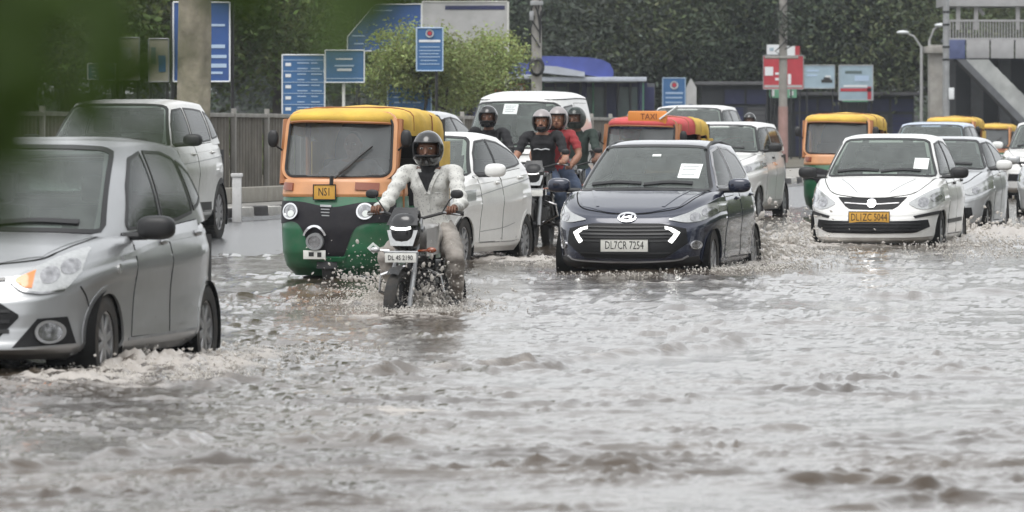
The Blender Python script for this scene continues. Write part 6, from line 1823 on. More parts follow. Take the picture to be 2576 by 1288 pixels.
def rider_pose(lean=0.0, dz=0.0, spread=0.27, feet=True, passenger=False):
    y = 0.0
    if passenger:
        J = dict(pelvis=(0, 1.28, 0.93), chest=(0, 1.22, 1.30), neck=(0, 1.19, 1.48), head=(0.02, 1.16, 1.60))
        for sd, s in (('l', 1), ('r', -1)):
            J.update({'sh_' + sd: (s * 0.19, 1.20, 1.42), 'el_' + sd: (s * 0.30, 1.10, 1.16), 'ha_' + sd: (s * 0.21, 0.98, 1.02), 'hip_' + sd: (s * 0.12, 1.22, 0.90),
                      'kn_' + sd: (s * 0.30, 0.92, 0.76), 'an_' + sd: (s * 0.24, 1.12, 0.40), 'to_' + sd: (s * 0.25, 0.96, 0.34)})
        return J
    J = dict(pelvis=(0, 0.98, 0.87), chest=(0, 0.91 + lean, 1.20), neck=(0, 0.87 + lean, 1.36 + dz), head=(0, 0.82 + lean, 1.475 + dz))
    for sd, s in (('l', 1), ('r', -1)):
        J.update({'sh_' + sd: (s * 0.205, 0.88 + lean, 1.315 + dz), 'el_' + sd: (s * 0.315, 0.70 + lean, 1.12), 'ha_' + sd: (s * 0.32, 0.44, 1.075), 'hip_' + sd: (s * 0.12, 0.93, 0.84),
                  'kn_' + sd: (s * spread, 0.56, 0.70), 'an_' + sd: (s * 0.23, 0.82, 0.34), 'to_' + sd: (s * 0.245, 0.63, 0.29)})
    return J

# ------------------------------------------------------------------ motorcycles (front axle at y=0)
BM = dict(engine=M('engine_metal', (0.09, 0.09, 0.09), 0.45, metal=0.7, var=0.3, dirt=0.3), tank_w=M('silver_tank', (0.42, 0.41, 0.40), 0.3, metal=0.3, coat=0.6, dirt=0.2, dscale=9),
          tank_b=M('black_tank', (0.012, 0.012, 0.014), 0.2, coat=0.8))
def make_bike(name, label, loc, rz, tank='tank_w', lit=True, group='motorcycles in the flooded street', roll=0.0, plate=None):
    root = thing(name, label, 'motorcycle', loc, rz, group)
    root.rotation_euler = (0, roll, rz)
    def wheel(y):
        w = MB(); r = 0.30
        w.lathe([(r - 0.075, -0.035), (r - 0.03, -0.05), (r - 0.006, -0.03), (r, 0), (r - 0.006, 0.03), (r - 0.03, 0.05), (r - 0.075, 0.035), (r - 0.075, -0.035)], 'X', (0, y, r), 32)
        t = w.build('tyre', MAT['rubber'], root)
        w = MB(); w.lathe([(r - 0.07, -0.03), (r - 0.09, -0.02), (r - 0.09, 0.02), (r - 0.07, 0.03)], 'X', (0, y, r), 32); w.lathe([(0.05, -0.06), (0.05, 0.06)], 'X', (0, y, r), 14)
        for k in range(5):
            a = 2 * math.pi * k / 5
            for da in (-0.12, 0.12):
                w.tube([(0, y + 0.04 * math.cos(a), r + 0.04 * math.sin(a)), (0, y + (r - 0.085) * math.cos(a + da), r + (r - 0.085) * math.sin(a + da))], 0.012, 5)
        w.build('rim', MAT['black'], t)
    wheel(0.0); wheel(1.27)
    f = MB()
    for sx in (-0.085, 0.085):
        f.tube([(sx, 0.0, 0.30), (sx, 0.15, 0.62)], 0.022, 8); f.tube([(sx, 0.15, 0.62), (sx, 0.33, 1.0)], 0.017, 8)
    f.box((0, 0.29, 0.92), (0.24, 0.06, 0.03), rx=R(25)); f.build('front_fork', MAT['steel'], root)
    m = MB(); th = [R(a) for a in np.linspace(55, 150, 16)]
    m.grid(np.array([[(xx, -math.cos(a) * (0.335 - abs(xx) * 0.25), 0.30 + math.sin(a) * (0.335 - abs(xx) * 0.25)) for a in th] for xx in (-0.052, -0.035, 0, 0.035, 0.052)]))
    m.build('front_mudguard', MAT['black'], root)
    # headlamp cowl with visor
    c = MB(); c.ell((0, 0.17, 0.90), (0.125, 0.11, 0.155), 20, 14, 0.75); c.build('headlamp_cowl', MAT['gloss'] if lit else MAT['black'], root)
    h = MB(); h.grid(np.array([[(x * (1 - 0.28 * (1 - z)), 0.062 + 0.4 * x * x + 0.02 * (z), 0.79 + 0.125 * z) for x in np.linspace(-0.128, 0.128, 12)] for z in np.linspace(0, 1, 8)]))
    h.build('headlamp', MAT['lens'], root)
    h = MB(); h.tube([(-0.08, 0.055, 0.935), (-0.04, 0.045, 0.925), (0.04, 0.045, 0.925), (0.08, 0.055, 0.935)], 0.013, 6); h.build('pilot_lamp', MAT['drl'] if lit else MAT['lens'], root)
    v = MB(); v.grid(np.array([[(x * (1 - 0.25 * z), 0.07 + 0.3 * x * x + 0.12 * z, 0.955 + 0.14 * z) for x in np.linspace(-0.13, 0.13, 12)] for z in np.linspace(0, 1, 6)])); v.build('fly_screen', MAT['gloss'], root)
    for sx in (-1, 1):
        b = MB(); b.tube([(sx * 0.12, 0.13, 0.75), (sx * 0.21, 0.12, 0.755)], 0.010, 6); b.ell((sx * 0.235, 0.115, 0.757), (0.042, 0.024, 0.024), 12, 8); b.build('turn_signal', MAT['lens'] if sx < 0 else MAT['amber_dark'], root)
    p = MB(); p.box((0, 0.04, 0.695), (0.26, 0.012, 0.075), bev=0.003); po = p.build('number_plate', MAT['plate_w'], root)
    p = MB(); p.tube([(-0.14, 0.05, 0.74), (0.14, 0.05, 0.74)], 0.012, 6); p.build('plate_bracket', MAT['steel'], po)
    if plate: text_mesh('lettering', plate, 0.055, (0, 0.031, 0.695), MAT['ink'], po, sx=0.8)
    # handlebar, grips, levers, mirrors
    b = MB(); b.tube([(-0.37, 0.46, 1.045), (-0.26, 0.42, 1.055), (-0.10, 0.35, 1.01), (0.10, 0.35, 1.01), (0.26, 0.42, 1.055), (0.37, 0.46, 1.045)], 0.012, 8); hb = b.build('handlebar', MAT['black'], root)
    for sx in (-1, 1):
        b = MB(); b.tube([(sx * 0.40, 0.468, 1.043), (sx * 0.27, 0.425, 1.055)], 0.019, 8); b.build('grip', MAT['rubber'], hb)
        b = MB(); b.tube([(sx * 0.25, 0.40, 1.055), (sx * 0.33, 0.38, 1.045), (sx * 0.39, 0.40, 1.035)], 0.007, 5); b.build('lever', MAT['steel'], hb)
        b = MB(); b.tube([(sx * 0.24, 0.41, 1.06), (sx * 0.30, 0.40, 1.15), (sx * 0.34, 0.42, 1.19)], 0.006, 5); b.ell((sx * 0.355, 0.42, 1.20), (0.055, 0.015, 0.036), 12, 8, 0.8); b.build('mirror', MAT['black'], hb)
    i = MB(); i.box((0, 0.30, 1.03), (0.17, 0.06, 0.07), rx=R(35), bev=0.015); i.build('instrument', MAT['black'], root)
    t = MB(); t.ell((0, 0.62, 0.86), (0.15, 0.27, 0.13), 22, 14, 0.8); t.build('fuel_tank', BM[tank], root)
    for sx in (-1, 1):
        s = MB(); s.grid(np.array([[(sx * (0.13 + 0.05 * math.sin(math.pi * u)), 0.33 + 0.32 * u, 0.70 + 0.22 * w + 0.05 * u) for u in np.linspace(0, 1, 9)] for w in np.linspace(0, 1, 6)])); s.build('tank_shroud', BM[tank], root)
        s = MB(); s.box((sx * 0.115, 0.98, 0.68), (0.03, 0.34, 0.2), rx=R(12), bev=0.012); s.build('side_panel', BM['tank_b'], root)
        # crash guard
        g = MB(); g.tube([(sx * 0.06, 0.36, 0.62), (sx * 0.25, 0.33, 0.55), (sx * 0.27, 0.34, 0.42), (sx * 0.08, 0.40, 0.33)], 0.014, 8); g.build('crash_guard', MAT['chrome'], root)
        g = MB(); g.tube([(sx * 0.05, 0.80, 0.30), (sx * 0.27, 0.80, 0.30)], 0.017, 8); g.build('footpeg', MAT['rubber'], root)
    s = MB(); s.ell((0, 1.06, 0.80), (0.13, 0.36, 0.065), 20, 10, 0.7); s.build('saddle', MAT['cabin'], root)
    e = MB(); e.box((0, 0.62, 0.42), (0.22, 0.34, 0.22), bev=0.04); e.lathe([(0.085, 0.0), (0.085, 0.2)], 'Z', (0, 0.52, 0.5), 14); e.lathe([(0.09, -0.14), (0.09, 0.14)], 'X', (0, 0.66, 0.40), 16)
    for k in range(5): e.box((0, 0.52, 0.54 + 0.03 * k), (0.21, 0.21, 0.008))
    e.build('engine', BM['engine'], root)
    fr = MB(); fr.tube([(0, 0.34, 0.92), (0, 0.42, 0.5), (0, 0.6, 0.3), (0, 0.9, 0.32), (0, 0.95, 0.72), (0, 0.4, 0.85)], 0.022, 7); fr.tube([(0.07, 0.9, 0.35), (0.08, 1.27, 0.30)], 0.018, 6); fr.tube([(-0.07, 0.9, 0.35), (-0.08, 1.27, 0.30)], 0.018, 6)
    fr.build('frame', MAT['black'], root)
    x = MB(); x.tube([(-0.09, 0.47, 0.5), (-0.12, 0.42, 0.3), (-0.14, 0.75, 0.24), (-0.15, 1.0, 0.28), (-0.16, 1.5, 0.42)], [0.02, 0.02, 0.022, 0.045, 0.05], 9); x.build('exhaust', MAT['steel'], root)
    rg = MB(); rg.grid(np.array([[(xx, 1.27 + math.cos(a) * 0.36, 0.30 + math.sin(a) * 0.36) for a in [R(q) for q in np.linspace(-5, 120, 12)]] for xx in (-0.08, 0, 0.08)])); rg.build('rear_mudguard', MAT['black'], root)
    tl = MB(); tl.box((0, 1.50, 0.78), (0.12, 0.08, 0.07), bev=0.015); tl.build('tail_lamp', MAT['red_lens'], root)
    return root

def place_bike(u, s, ground, rz, blabel, plabel, mats, tank='tank_b', lit=False, plate=None, scale=1.0, **k):
    x, y = px(u, s)
    bike = make_bike('motorcycle', blabel, (x, y, ground), rz, tank, lit, plate=plate)
    pose = rider_pose(k.pop('lean', 0.0), k.pop('dz', 0.0), k.pop('spread', 0.27))
    p = make_person('person', plabel, (x, y, ground), rz, pose, mats, **k)
    return bike, p

bike1, rider1 = place_bike(1004, 316, -0.27, R(-16), 'motorcycle with a lit headlamp strip and white number plate, nearest of the motorcycles', 'rider in a patterned white shirt and black full face helmet, nearest of all riders',
    dict(shirt=PM['print_shirt'], skin=PM['skin'], trouser=PM['khaki'], dark_neck=True), tank='tank_w', lit=True, plate='DL 4S 2190', spread=0.30, lean=-0.02, dz=0.07, headyaw=R(6))
bike2, rider2 = place_bike(1338, 205, -0.03, R(-9), 'dark motorcycle carrying two people between the white car and the dark blue hatchback', 'bearded rider in a black shirt and open grey helmet with a passenger behind',
    dict(shirt=PM['black_shirt'], skin=PM['skin_l'], trouser=PM['jeans']), helmet='helmet_g', sleeve='short', beard=True, open_face=True, dz=0.09)
x2, y2 = px(1338, 205)
pass2 = make_person('person', 'passenger in a red shirt seated behind the bearded rider', (x2 + 0.07, y2, -0.03), R(-12), rider_pose(passenger=True), dict(shirt=PM['red_shirt'], skin=PM['skin_l'], trouser=PM['jeans']), helmet='helmet_g', sleeve='short', open_face=True)
bike3, rider3 = place_bike(1422, 198, -0.02, R(-10), 'dark motorcycle just left of the dark blue hatchback carrying one rider', 'rider in dark green with a dark green helmet, right of the rider in black',
    dict(shirt=PM['green_shirt'], skin=PM['skin'], trouser=PM['jeans']), helmet='helmet_d', sleeve='short', dz=0.12, headyaw=R(-15))
bike4, rider4 = place_bike(1205, 196, 0.0, R(-8), 'motorcycle almost wholly hidden behind the white car with the white mirror', 'rider with a black helmet and dark shirt looking over the roof of the white car',
    dict(shirt=PM['black_shirt'], skin=PM['skin'], trouser=PM['jeans']), helmet='helmet', dz=0.12)
bike5, rider5 = place_bike(1875, 128, 0.0, R(-8), 'motorcycle far back, hidden behind the boxy white family car', 'far rider of whom only the black helmet shows above the boxy white family car',
    dict(shirt=PM['black_shirt'], skin=PM['skin'], trouser=PM['jeans']), helmet='helmet', dz=0.14)
# logo on the black shirt
text = MB(); text.tube([(-0.10, 0.775, 1.225), (-0.05, 0.77, 1.235), (0.0, 0.768, 1.222), (0.05, 0.77, 1.235), (0.10, 0.775, 1.225)], 0.010, 5); text.build('shirt_print', MAT['steel'], rider2)
# driver in the nearest auto rickshaw
Jd = dict(pelvis=(0, 1.02, 0.72), chest=(0, 0.98, 1.08), neck=(0, 0.95, 1.26), head=(0, 0.92, 1.385))
for sd, s in (('l', 1), ('r', -1)):
    Jd.update({'sh_' + sd: (s * 0.19, 0.96, 1.20), 'el_' + sd: (s * 0.32, 0.82, 1.03), 'ha_' + sd: (s * 0.30, 0.66, 1.09), 'hip_' + sd: (s * 0.11, 0.98, 0.70), 'kn_' + sd: (s * 0.2, 0.60, 0.66), 'an_' + sd: (s * 0.2, 0.62, 0.40), 'to_' + sd: (s * 0.2, 0.50, 0.37)})
xr, yr_ = px(832, 262)
drv = make_person('person', 'driver seated inside the nearest auto rickshaw behind its windscreen', (xr, yr_, -0.10), R(-12), Jd, dict(shirt=PM['grey_shirt'], skin=PM['skin'], trouser=PM['khaki']), helmet=None, group='drivers of auto rickshaws')
hm = MB(); hd_ = Vector(Jd['head']); hm.ell(hd_ + Vector((0, 0.022, 0.05)), (0.086, 0.095, 0.098), 16, 10); hm.build('hair', PM['hair'], drv)
# ------------------------------------------------------------------ flood water
def _hash(ix, iy, seed):
    h = (ix.astype(np.int64) * 374761393 + iy.astype(np.int64) * 668265263 + seed * 1442695041) & 0x7fffffff
    h = ((h ^ (h >> 13)) * 1274126177) & 0x7fffffff
    return ((h ^ (h >> 16)) & 0xffff) / 65535.0

def vnoise(x, y, seed=0):
    """gradient noise, about -0.7..0.7"""
    ix, iy = np.floor(x), np.floor(y)
    fx, fy = x - ix, y - iy
    u, v = fx * fx * fx * (fx * (fx * 6 - 15) + 10), fy * fy * fy * (fy * (fy * 6 - 15) + 10)
    def g(a, b):
        an = _hash(ix + a, iy + b, seed) * 2 * np.pi
        return np.cos(an) * (fx - a) + np.sin(an) * (fy - b)
    return (g(0, 0) * (1 - u) + g(1, 0) * u) * (1 - v) + (g(0, 1) * (1 - u) + g(1, 1) * u) * v

WAKES = [  # crest lines: points in picture columns/rows on the flat water, height, half width, foaminess
    ([(330, 985), (520, 975), (800, 955), (1050, 935), (1300, 925), (1500, 905), (1700, 885), (1960, 855)], 0.115, 0.13, 0.5),
    ([(1040, 925), (1250, 940), (1450, 925)], 0.085, 0.10, 0.2),
    ([(-100, 1190), (100, 1172), (250, 1165)], 0.085, 0.10, 0.1),
    ([(230, 1165), (400, 1140), (520, 1100)], 0.085, 0.10, 0.2),
    ([(690, 1120), (860, 1105), (1040, 1125)], 0.085, 0.11, 0.2),
    ([(1930, 1085), (2040, 1078)], 0.055, 0.09, 0.2),
    ([(1900, 1240), (2120, 1220), (2330, 1235), (2620, 1195)], 0.070, 0.09, 0.1),
    ([(2100, 1285), (2350, 1262), (2600, 1270)], 0.070, 0.08, 0.1),
    ([(2430, 1115), (2620, 1080)], 0.050, 0.07, 0.0),
    ([(1380, 1290), (1560, 1275)], 0.060, 0.07, 0.0),
    ([(540, 755), (720, 748), (860, 735)], 0.085, 0.22, 0.0),
    ([(2080, 745), (2300, 750), (2576, 735)], 0.095, 0.22, 0.3),
    ([(1480, 775), (1700, 770), (1800, 755)], 0.07, 0.2, 0.1),
    ([(440, 905), (600, 880), (700, 900)], 0.07, 0.20, 0.6),
]
def vpix(u, v):
    s = (v - YH) / CAM_H
    return px(u, s)

# places where wheels churn the water: x, y, radius, height, foam
CHURN = []
def add_churn(u, v, r, h, f): CHURN.append((*vpix(u, v), r, h, f))
add_churn(330, 930, 0.55, 0.05, 1.0); add_churn(240, 960, 0.6, 0.05, 0.9); add_churn(440, 930, 0.6, 0.07, 1.0); add_churn(560, 905, 0.5, 0.06, 0.8); add_churn(100, 985, 0.7, 0.04, 0.3)
add_churn(1005, 770, 0.6, 0.06, 1.0); add_churn(1110, 770, 0.6, 0.05, 0.9); add_churn(900, 740, 0.6, 0.04, 0.5); add_churn(1030, 800, 0.8, 0.03, 0.7)
add_churn(1840, 670, 0.7, 0.10, 1.0); add_churn(1930, 660, 0.8, 0.07, 1.0); add_churn(1390, 660, 0.7, 0.04, 0.8); add_churn(1960, 610, 0.8, 0.07, 1.0); add_churn(1680, 715, 0.6, 0.03, 0.6)
add_churn(2400, 610, 1.0, 0.10, 1.0); add_churn(2480, 600, 1.2, 0.10, 1.0); add_churn(2560, 600, 1.4, 0.09, 1.0); add_churn(2030, 595, 1.0, 0.07, 1.0); add_churn(2010, 620, 1.2, 0.05, 1.0)
add_churn(1330, 610, 1.2, 0.05, 0.9); add_churn(1250, 655, 1.0, 0.04, 0.8); add_churn(1380, 590, 1.4, 0.04, 0.9); add_churn(2300, 640, 1.2, 0.02, 0.4)
add_churn(1000, 1040, 0.35, 0.02, 0.8)

def water_height(X, Y):
    """height of the flood and how foamy it is"""
    # gusty, elongated chop; crests lie mostly across the view
    wx = X + 0.25 * vnoise(X * 0.9, Y * 0.5, 91); wy = Y + 0.35 * vnoise(X * 0.7, Y * 0.5, 92)
    ca, sa = math.cos(0.18), math.sin(0.18)
    a, b = wx * ca + wy * sa, -wx * sa + wy * ca
    gust = 0.70 + 1.1 * vnoise(X * 0.45, Y * 0.2, 31) + 0.6 * vnoise(X * 1.2, Y * 0.7, 32)
    gust = np.clip(gust, 0.22, 1.6)
    def sharp(n, p=1.0): return (1 - 2.2 * np.abs(n)) * p
    h = 0.016 * vnoise(a * 0.8, b * 0.7, 1)
    def ridge(n, w): return np.clip(1 - np.abs(n) * w, 0, 1) ** 1.5
    h = h + gust * (0.012 * vnoise(a * 0.9, b * 1.9, 2) + 0.019 * ridge(vnoise(a * 0.75, b * 2.4, 112), 6.5) * np.clip(0.45 + 2.2 * vnoise(a * 0.7 + 7, b * 1.2, 13), 0, 1.4) + 0.024 * ridge(vnoise(a * 1.6, b * 4.8, 3), 5.0) * np.clip(0.45 + 2.2 * vnoise(a * 1.2, b * 2.0 + 5, 14), 0, 1.4) + 0.0135 * ridge(vnoise(a * 3.6, b * 9.5, 4), 4.2) * np.clip(0.55 + 1.8 * vnoise(a * 2.2, b * 3.0 + 5, 15), 0, 1.3) + 0.0042 * ridge(vnoise(a * 8, b * 19, 5), 3.4) + 0.0006 * vnoise(a * 30, b * 40, 6))
    foam = np.zeros_like(h)
    for pts, hh, wd, fo in WAKES:
        P = np.array([vpix(*q) for q in pts])
        lo, hi = P.min(0) - 3 * wd - 1, P.max(0) + 3 * wd + 1
        m = (X > lo[0]) & (X < hi[0]) & (Y > lo[1]) & (Y < hi[1])
        if not m.any(): continue
        x, y = X[m], Y[m]
        x2 = x + 0.05 * vnoise(x * 6, y * 4, 61); y2 = y + 0.22 * vnoise(x * 3, y * 2, 62) + 0.08 * vnoise(x * 9, y * 6, 63)
        d = np.full(x.shape, 9.0); sd = np.zeros_like(d); along = np.zeros_like(d)
        tot = 0.0
        seglen = np.linalg.norm(np.diff(P, axis=0), axis=1); L = seglen.sum()
        for p, q, sl in zip(P[:-1], P[1:], seglen):
            ab = q - p
            t = np.clip(((x2 - p[0]) * ab[0] + (y2 - p[1]) * ab[1]) / (ab @ ab), 0, 1)
            dx, dy = x2 - (p[0] + ab[0] * t), y2 - (p[1] + ab[1] * t)
            dd = np.hypot(dx, dy)
            c = dd < d
            d = np.where(c, dd, d); sd = np.where(c, dy, sd); along = np.where(c, (tot + t * sl) / L, along)
            tot += sl
        w = np.where(sd < 0, wd * 0.55, wd * 1.5)
        prof = np.exp(-(d / w) ** 2) * np.clip(np.sin(np.pi * np.clip(along, 0.02, 0.98)) * 2.2, 0, 1)
        amp = np.clip(0.62 + 0.9 * vnoise(x * 1.3, y * 1.0, 64), 0.25, 1.3)
        h[m] += hh * 0.6 * prof * amp * (0.45 + 0.75 * np.clip(1 - 2.6 * np.abs(vnoise(x * 0.8, y * 4.2, 67)), 0, 1) + 0.30 * (1 - 2 * np.abs(vnoise(x * 2.4, y * 8, 65))) + 0.22 * vnoise(x * 12, y * 20, 68))
        foam[m] += fo * np.exp(-(d / (w * 1.6)) ** 2) * np.clip(0.5 + 1.6 * vnoise(x * 5, y * 3, 66), 0, 1)
    for (cx, cy, r, hh, fo) in CHURN:
        m = (np.abs(X - cx) < 3 * r) & (np.abs(Y - cy) < 5 * r)
        if not m.any(): continue
        x, y = X[m], Y[m]
        g = np.exp(-((x - cx) / r) ** 2 - ((y - cy) / (r * 1.6)) ** 2)
        n1 = vnoise(x * 5 + cx, y * 4, 71); n2 = vnoise(x * 11, y * 9 + cy, 72); n3 = vnoise(x * 23, y * 19, 73)
        h[m] += hh * g * (0.40 + 1.0 * np.abs(n1) + 0.7 * n2 + 0.35 * n3)
        foam[m] += fo * g * np.clip(0.72 + 1.1 * n1 + 0.9 * n2 + 0.5 * n3, 0, 1.3)
    # stray froth over the street, thicker farther back where the traffic has churned it
    fr = vnoise(X * 1.3, Y * 0.7, 81) + 0.6 * vnoise(X * 3.5, Y * 2.2, 82) + 0.4 * vnoise(X * 9, Y * 6, 83)
    far = np.clip((Y - 40) / 35, 0, 1)
    foam += np.clip(fr - 0.42 + 0.22 * far, 0, 0.6) * (0.45 + 0.4 * far)
    return h, np.clip(foam, 0, 1)

def _water():
    q = np.r_[np.linspace(-1.6, -0.13, 30)[:-1], np.linspace(-0.13, 0.13, 560), np.linspace(0.13, 1.6, 30)[1:]]
    # rows packed so that they stay fine near the viewer and widen with distance
    vv = np.linspace(1.0 / 150, 1.0 / 20.5, 770)[::-1]
    ys = np.r_[np.linspace(-20, 20, 40), 1.0 / vv, np.linspace(152, 420, 30)]
    Q, Y = np.meshgrid(q, ys)
    X = Q * np.maximum(Y, 16.0)
    wide = np.abs(Q) > 0.131
    X = np.where(wide, np.sign(Q) * (np.maximum(Y, 16.0) * 0.13 + (np.abs(Q) - 0.13) * 130), X)
    h, foam = water_height(X, Y)
    nr, nc = X.shape
    V = np.stack([X, Y, h], -1).reshape(-1, 3)
    idx = np.arange(nr * nc).reshape(nr, nc)
    F = np.stack([idx[:-1, :-1], idx[:-1, 1:], idx[1:, 1:], idx[1:, :-1]], -1).reshape(-1, 4)
    me = bpy.data.meshes.new('flood_water')
    me.vertices.add(len(V)); me.vertices.foreach_set('co', V.ravel())
    me.loops.add(F.size); me.loops.foreach_set('vertex_index', F.ravel().astype(np.int32))
    me.polygons.add(len(F)); me.polygons.foreach_set('loop_start', np.arange(0, F.size, 4, dtype=np.int32))
    me.polygons.foreach_set('use_smooth', np.ones(len(F), bool))
    me.update(calc_edges=True)
    at = me.attributes.new('froth', 'FLOAT', 'POINT'); at.data.foreach_set('value', foam.ravel().astype(np.float32))
    m = bpy.data.materials.new('muddy_water'); m.use_nodes = True
    t = m.node_tree; b = t.nodes['Principled BSDF']
    b.inputs['Roughness'].default_value = 0.06
    b.inputs['IOR'].default_value = 1.33
    b.inputs['Specular IOR Level'].default_value = 0.5
    tc = t.nodes.new('ShaderNodeTexCoord')
    mud = t.nodes.new('ShaderNodeTexNoise'); mud.inputs['Scale'].default_value = 0.7; mud.inputs['Detail'].default_value = 4
    t.links.new(tc.outputs['Object'], mud.inputs['Vector'])
    cr = t.nodes.new('ShaderNodeValToRGB')
    cr.color_ramp.elements[0].position = 0.35; cr.color_ramp.elements[0].color = (0.050, 0.036, 0.025, 1)
    cr.color_ramp.elements[1].position = 0.68; cr.color_ramp.elements[1].color = (0.098, 0.077, 0.058, 1)
    t.links.new(mud.outputs[0], cr.inputs[0])
    af = t.nodes.new('ShaderNodeAttribute'); af.attribute_name = 'froth'
    fn = t.nodes.new('ShaderNodeTexNoise'); fn.inputs['Scale'].default_value = 16; fn.inputs['Detail'].default_value = 6; fn.inputs['Roughness'].default_value = 0.7
    t.links.new(tc.outputs['Object'], fn.inputs['Vector'])
    ma = t.nodes.new('ShaderNodeMath'); ma.operation = 'MULTIPLY_ADD'; ma.inputs[1].default_value = 1.5
    t.links.new(af.outputs['Fac'], ma.inputs[0])
    sb = t.nodes.new('ShaderNodeMath'); sb.operation = 'SUBTRACT'; sb.inputs[1].default_value = 0.95
    t.links.new(fn.outputs[0], sb.inputs[0]); t.links.new(sb.outputs[0], ma.inputs[2])
    cl = t.nodes.new('ShaderNodeMapRange'); cl.inputs[1].default_value = 0.0; cl.inputs[2].default_value = 0.7
    cl.inputs[3].default_value = 0.0; cl.inputs[4].default_value = 0.85
    t.links.new(ma.outputs[0], cl.inputs[0])
    mx = t.nodes.new('ShaderNodeMix'); mx.data_type = 'RGBA'; mx.inputs[7].default_value = (0.47, 0.435, 0.40, 1)
    t.links.new(cl.outputs[0], mx.inputs[0]); t.links.new(cr.outputs[0], mx.inputs[6]); t.links.new(mx.outputs[2], b.inputs['Base Color'])
    rr = t.nodes.new('ShaderNodeMapRange'); rr.inputs[3].default_value = 0.06; rr.inputs[4].default_value = 0.5
    t.links.new(cl.outputs[0], rr.inputs[0]); t.links.new(rr.outputs[0], b.inputs['Roughness'])
    n1 = t.nodes.new('ShaderNodeTexNoise'); n1.inputs['Scale'].default_value = 11; n1.inputs['Detail'].default_value = 5; n1.inputs['Roughness'].default_value = 0.62
    t.links.new(tc.outputs['Object'], n1.inputs['Vector'])
    bp = t.nodes.new('ShaderNodeBump'); bp.inputs['Strength'].default_value = 0.2; bp.inputs['Distance'].default_value = 0.03
    t.links.new(n1.outputs[0], bp.inputs['Height']); t.links.new(bp.outputs[0], b.inputs['Normal'])
    o = link_mesh('flood_water', me, m)
    o['kind'] = 'structure'
_water()
# ------------------------------------------------------------------ thrown water
SPLASH = M('thrown_water', (0.74, 0.71, 0.67), 0.3, spec=0.5, trans=0.4)
def _spray():
    t = SPLASH.node_tree; out = t.nodes['Material Output']; src = out.inputs[0].links[0].from_socket
    tr = t.nodes.new('ShaderNodeBsdfTransparent'); ms = t.nodes.new('ShaderNodeMixShader'); ms.inputs[0].default_value = 0.78
    t.links.new(tr.outputs[0], ms.inputs[1]); t.links.new(src, ms.inputs[2]); t.links.new(ms.outputs[0], out.inputs[0])
_spray()
def splash(name, label_pts, seed=0):
    """label_pts: list of (x, y, z, dir vector, spread, count, speed, size)"""
    rng = np.random.default_rng(seed)
    octa = np.array([(1, 0, 0), (-1, 0, 0), (0, 1, 0), (0, -1, 0), (0, 0, 1), (0, 0, -1)], float)
    of = np.array([(0, 2, 4), (2, 1, 4), (1, 3, 4), (3, 0, 4), (2, 0, 5), (1, 2, 5), (3, 1, 5), (0, 3, 5)])
    _b = bmesh.new(); bmesh.ops.create_icosphere(_b, subdivisions=2, radius=1.0); _b.verts.index_update()
    icv = np.array([v.co[:] for v in _b.verts]); icf = np.array([[v.index for v in f.verts] for f in _b.faces]); _b.free()
    V, F = [], []
    b = 0
    for (x, y, z, d, spread, n, sp, sz, jx, jy) in label_pts:
        d = np.array(d, float); d /= np.linalg.norm(d)
        for _ in range(int(n * 1.35)):
            v = d * sp * (0.25 + 0.9 * rng.random()) + rng.normal(size=3) * spread * sp * 0.4
            v[2] = abs(v[2])
            tmax = 2 * v[2] / 9.8
            t = tmax * rng.random() ** 0.8
            p = np.array([x, y, z]) + np.array([rng.normal() * jx, rng.normal() * jy, 0.012 * rng.random()]) + v * t + np.array([0, 0, -4.9]) * t * t
            vel = v + np.array([0, 0, -9.8]) * t
            vel /= max(np.linalg.norm(vel), 1e-6)
            age = t / max(tmax, 1e-6)
            r = sz * 0.62 * (0.35 + 1.5 * rng.random() ** 4)
            if sp > 1.0 and rng.random() < 0.12:      # the thick root of the jet, still joined up
                q_ = rng.random() * 0.45; t = tmax * q_ * 0.9; p = np.array([x, y, z]) + np.array([rng.normal() * jx * 0.7, rng.normal() * jy * 0.7, 0]) + v * t + np.array([0, 0, -4.9]) * t * t
                vel = v / max(np.linalg.norm(v), 1e-6); r = sz * (0.9 + 1.1 * rng.random()) * (1.0 - q_)
                a = np.cross(vel, [0.3, 0.9, 0.1]); a /= np.linalg.norm(a); c = np.cross(vel, a)
                k = 1 + 0.35 * np.sin(icv[:, :1] * 5 + rng.random() * 6) * np.cos(icv[:, 1:2] * 6 + rng.random() * 6)
                V.append(((icv[:, :1] * a + icv[:, 1:2] * c) * r + icv[:, 2:] * vel * r * 1.7) * k + p); F.append(icf + b); b += len(icv)
                continue
            st = 1.0 + 1.6 * rng.random()
            a = np.cross(vel, [0.3, 0.9, 0.1]); a /= np.linalg.norm(a); c = np.cross(vel, a)
            q = (octa[:, :1] * a + octa[:, 1:2] * c) * r + octa[:, 2:] * vel * r * st
            V.append(q + p); F.append(of + b); b += 6
    me = bpy.data.meshes.new(name)
    me.from_pydata(np.concatenate(V).tolist(), [], np.concatenate(F).tolist())
    for p in me.polygons: p.use_smooth = True
    o = link_mesh(name, me, SPLASH)
    o['kind'] = 'stuff'
    return o
def S_(u, v, d, spread, n, sp, sz, z=0.0, jx=0.08, jy=0.10):
    x, y = vpix(u, v); return (x, y, z, d, spread, n, sp, sz, jx, jy)
def FR(u, v, n, jx, jy, sz=0.012, sp=0.7):      # froth riding on the surface
    return S_(u, v, (0.2, -0.3, 1.0), 0.7, n, sp, sz, 0.015, jx, jy)
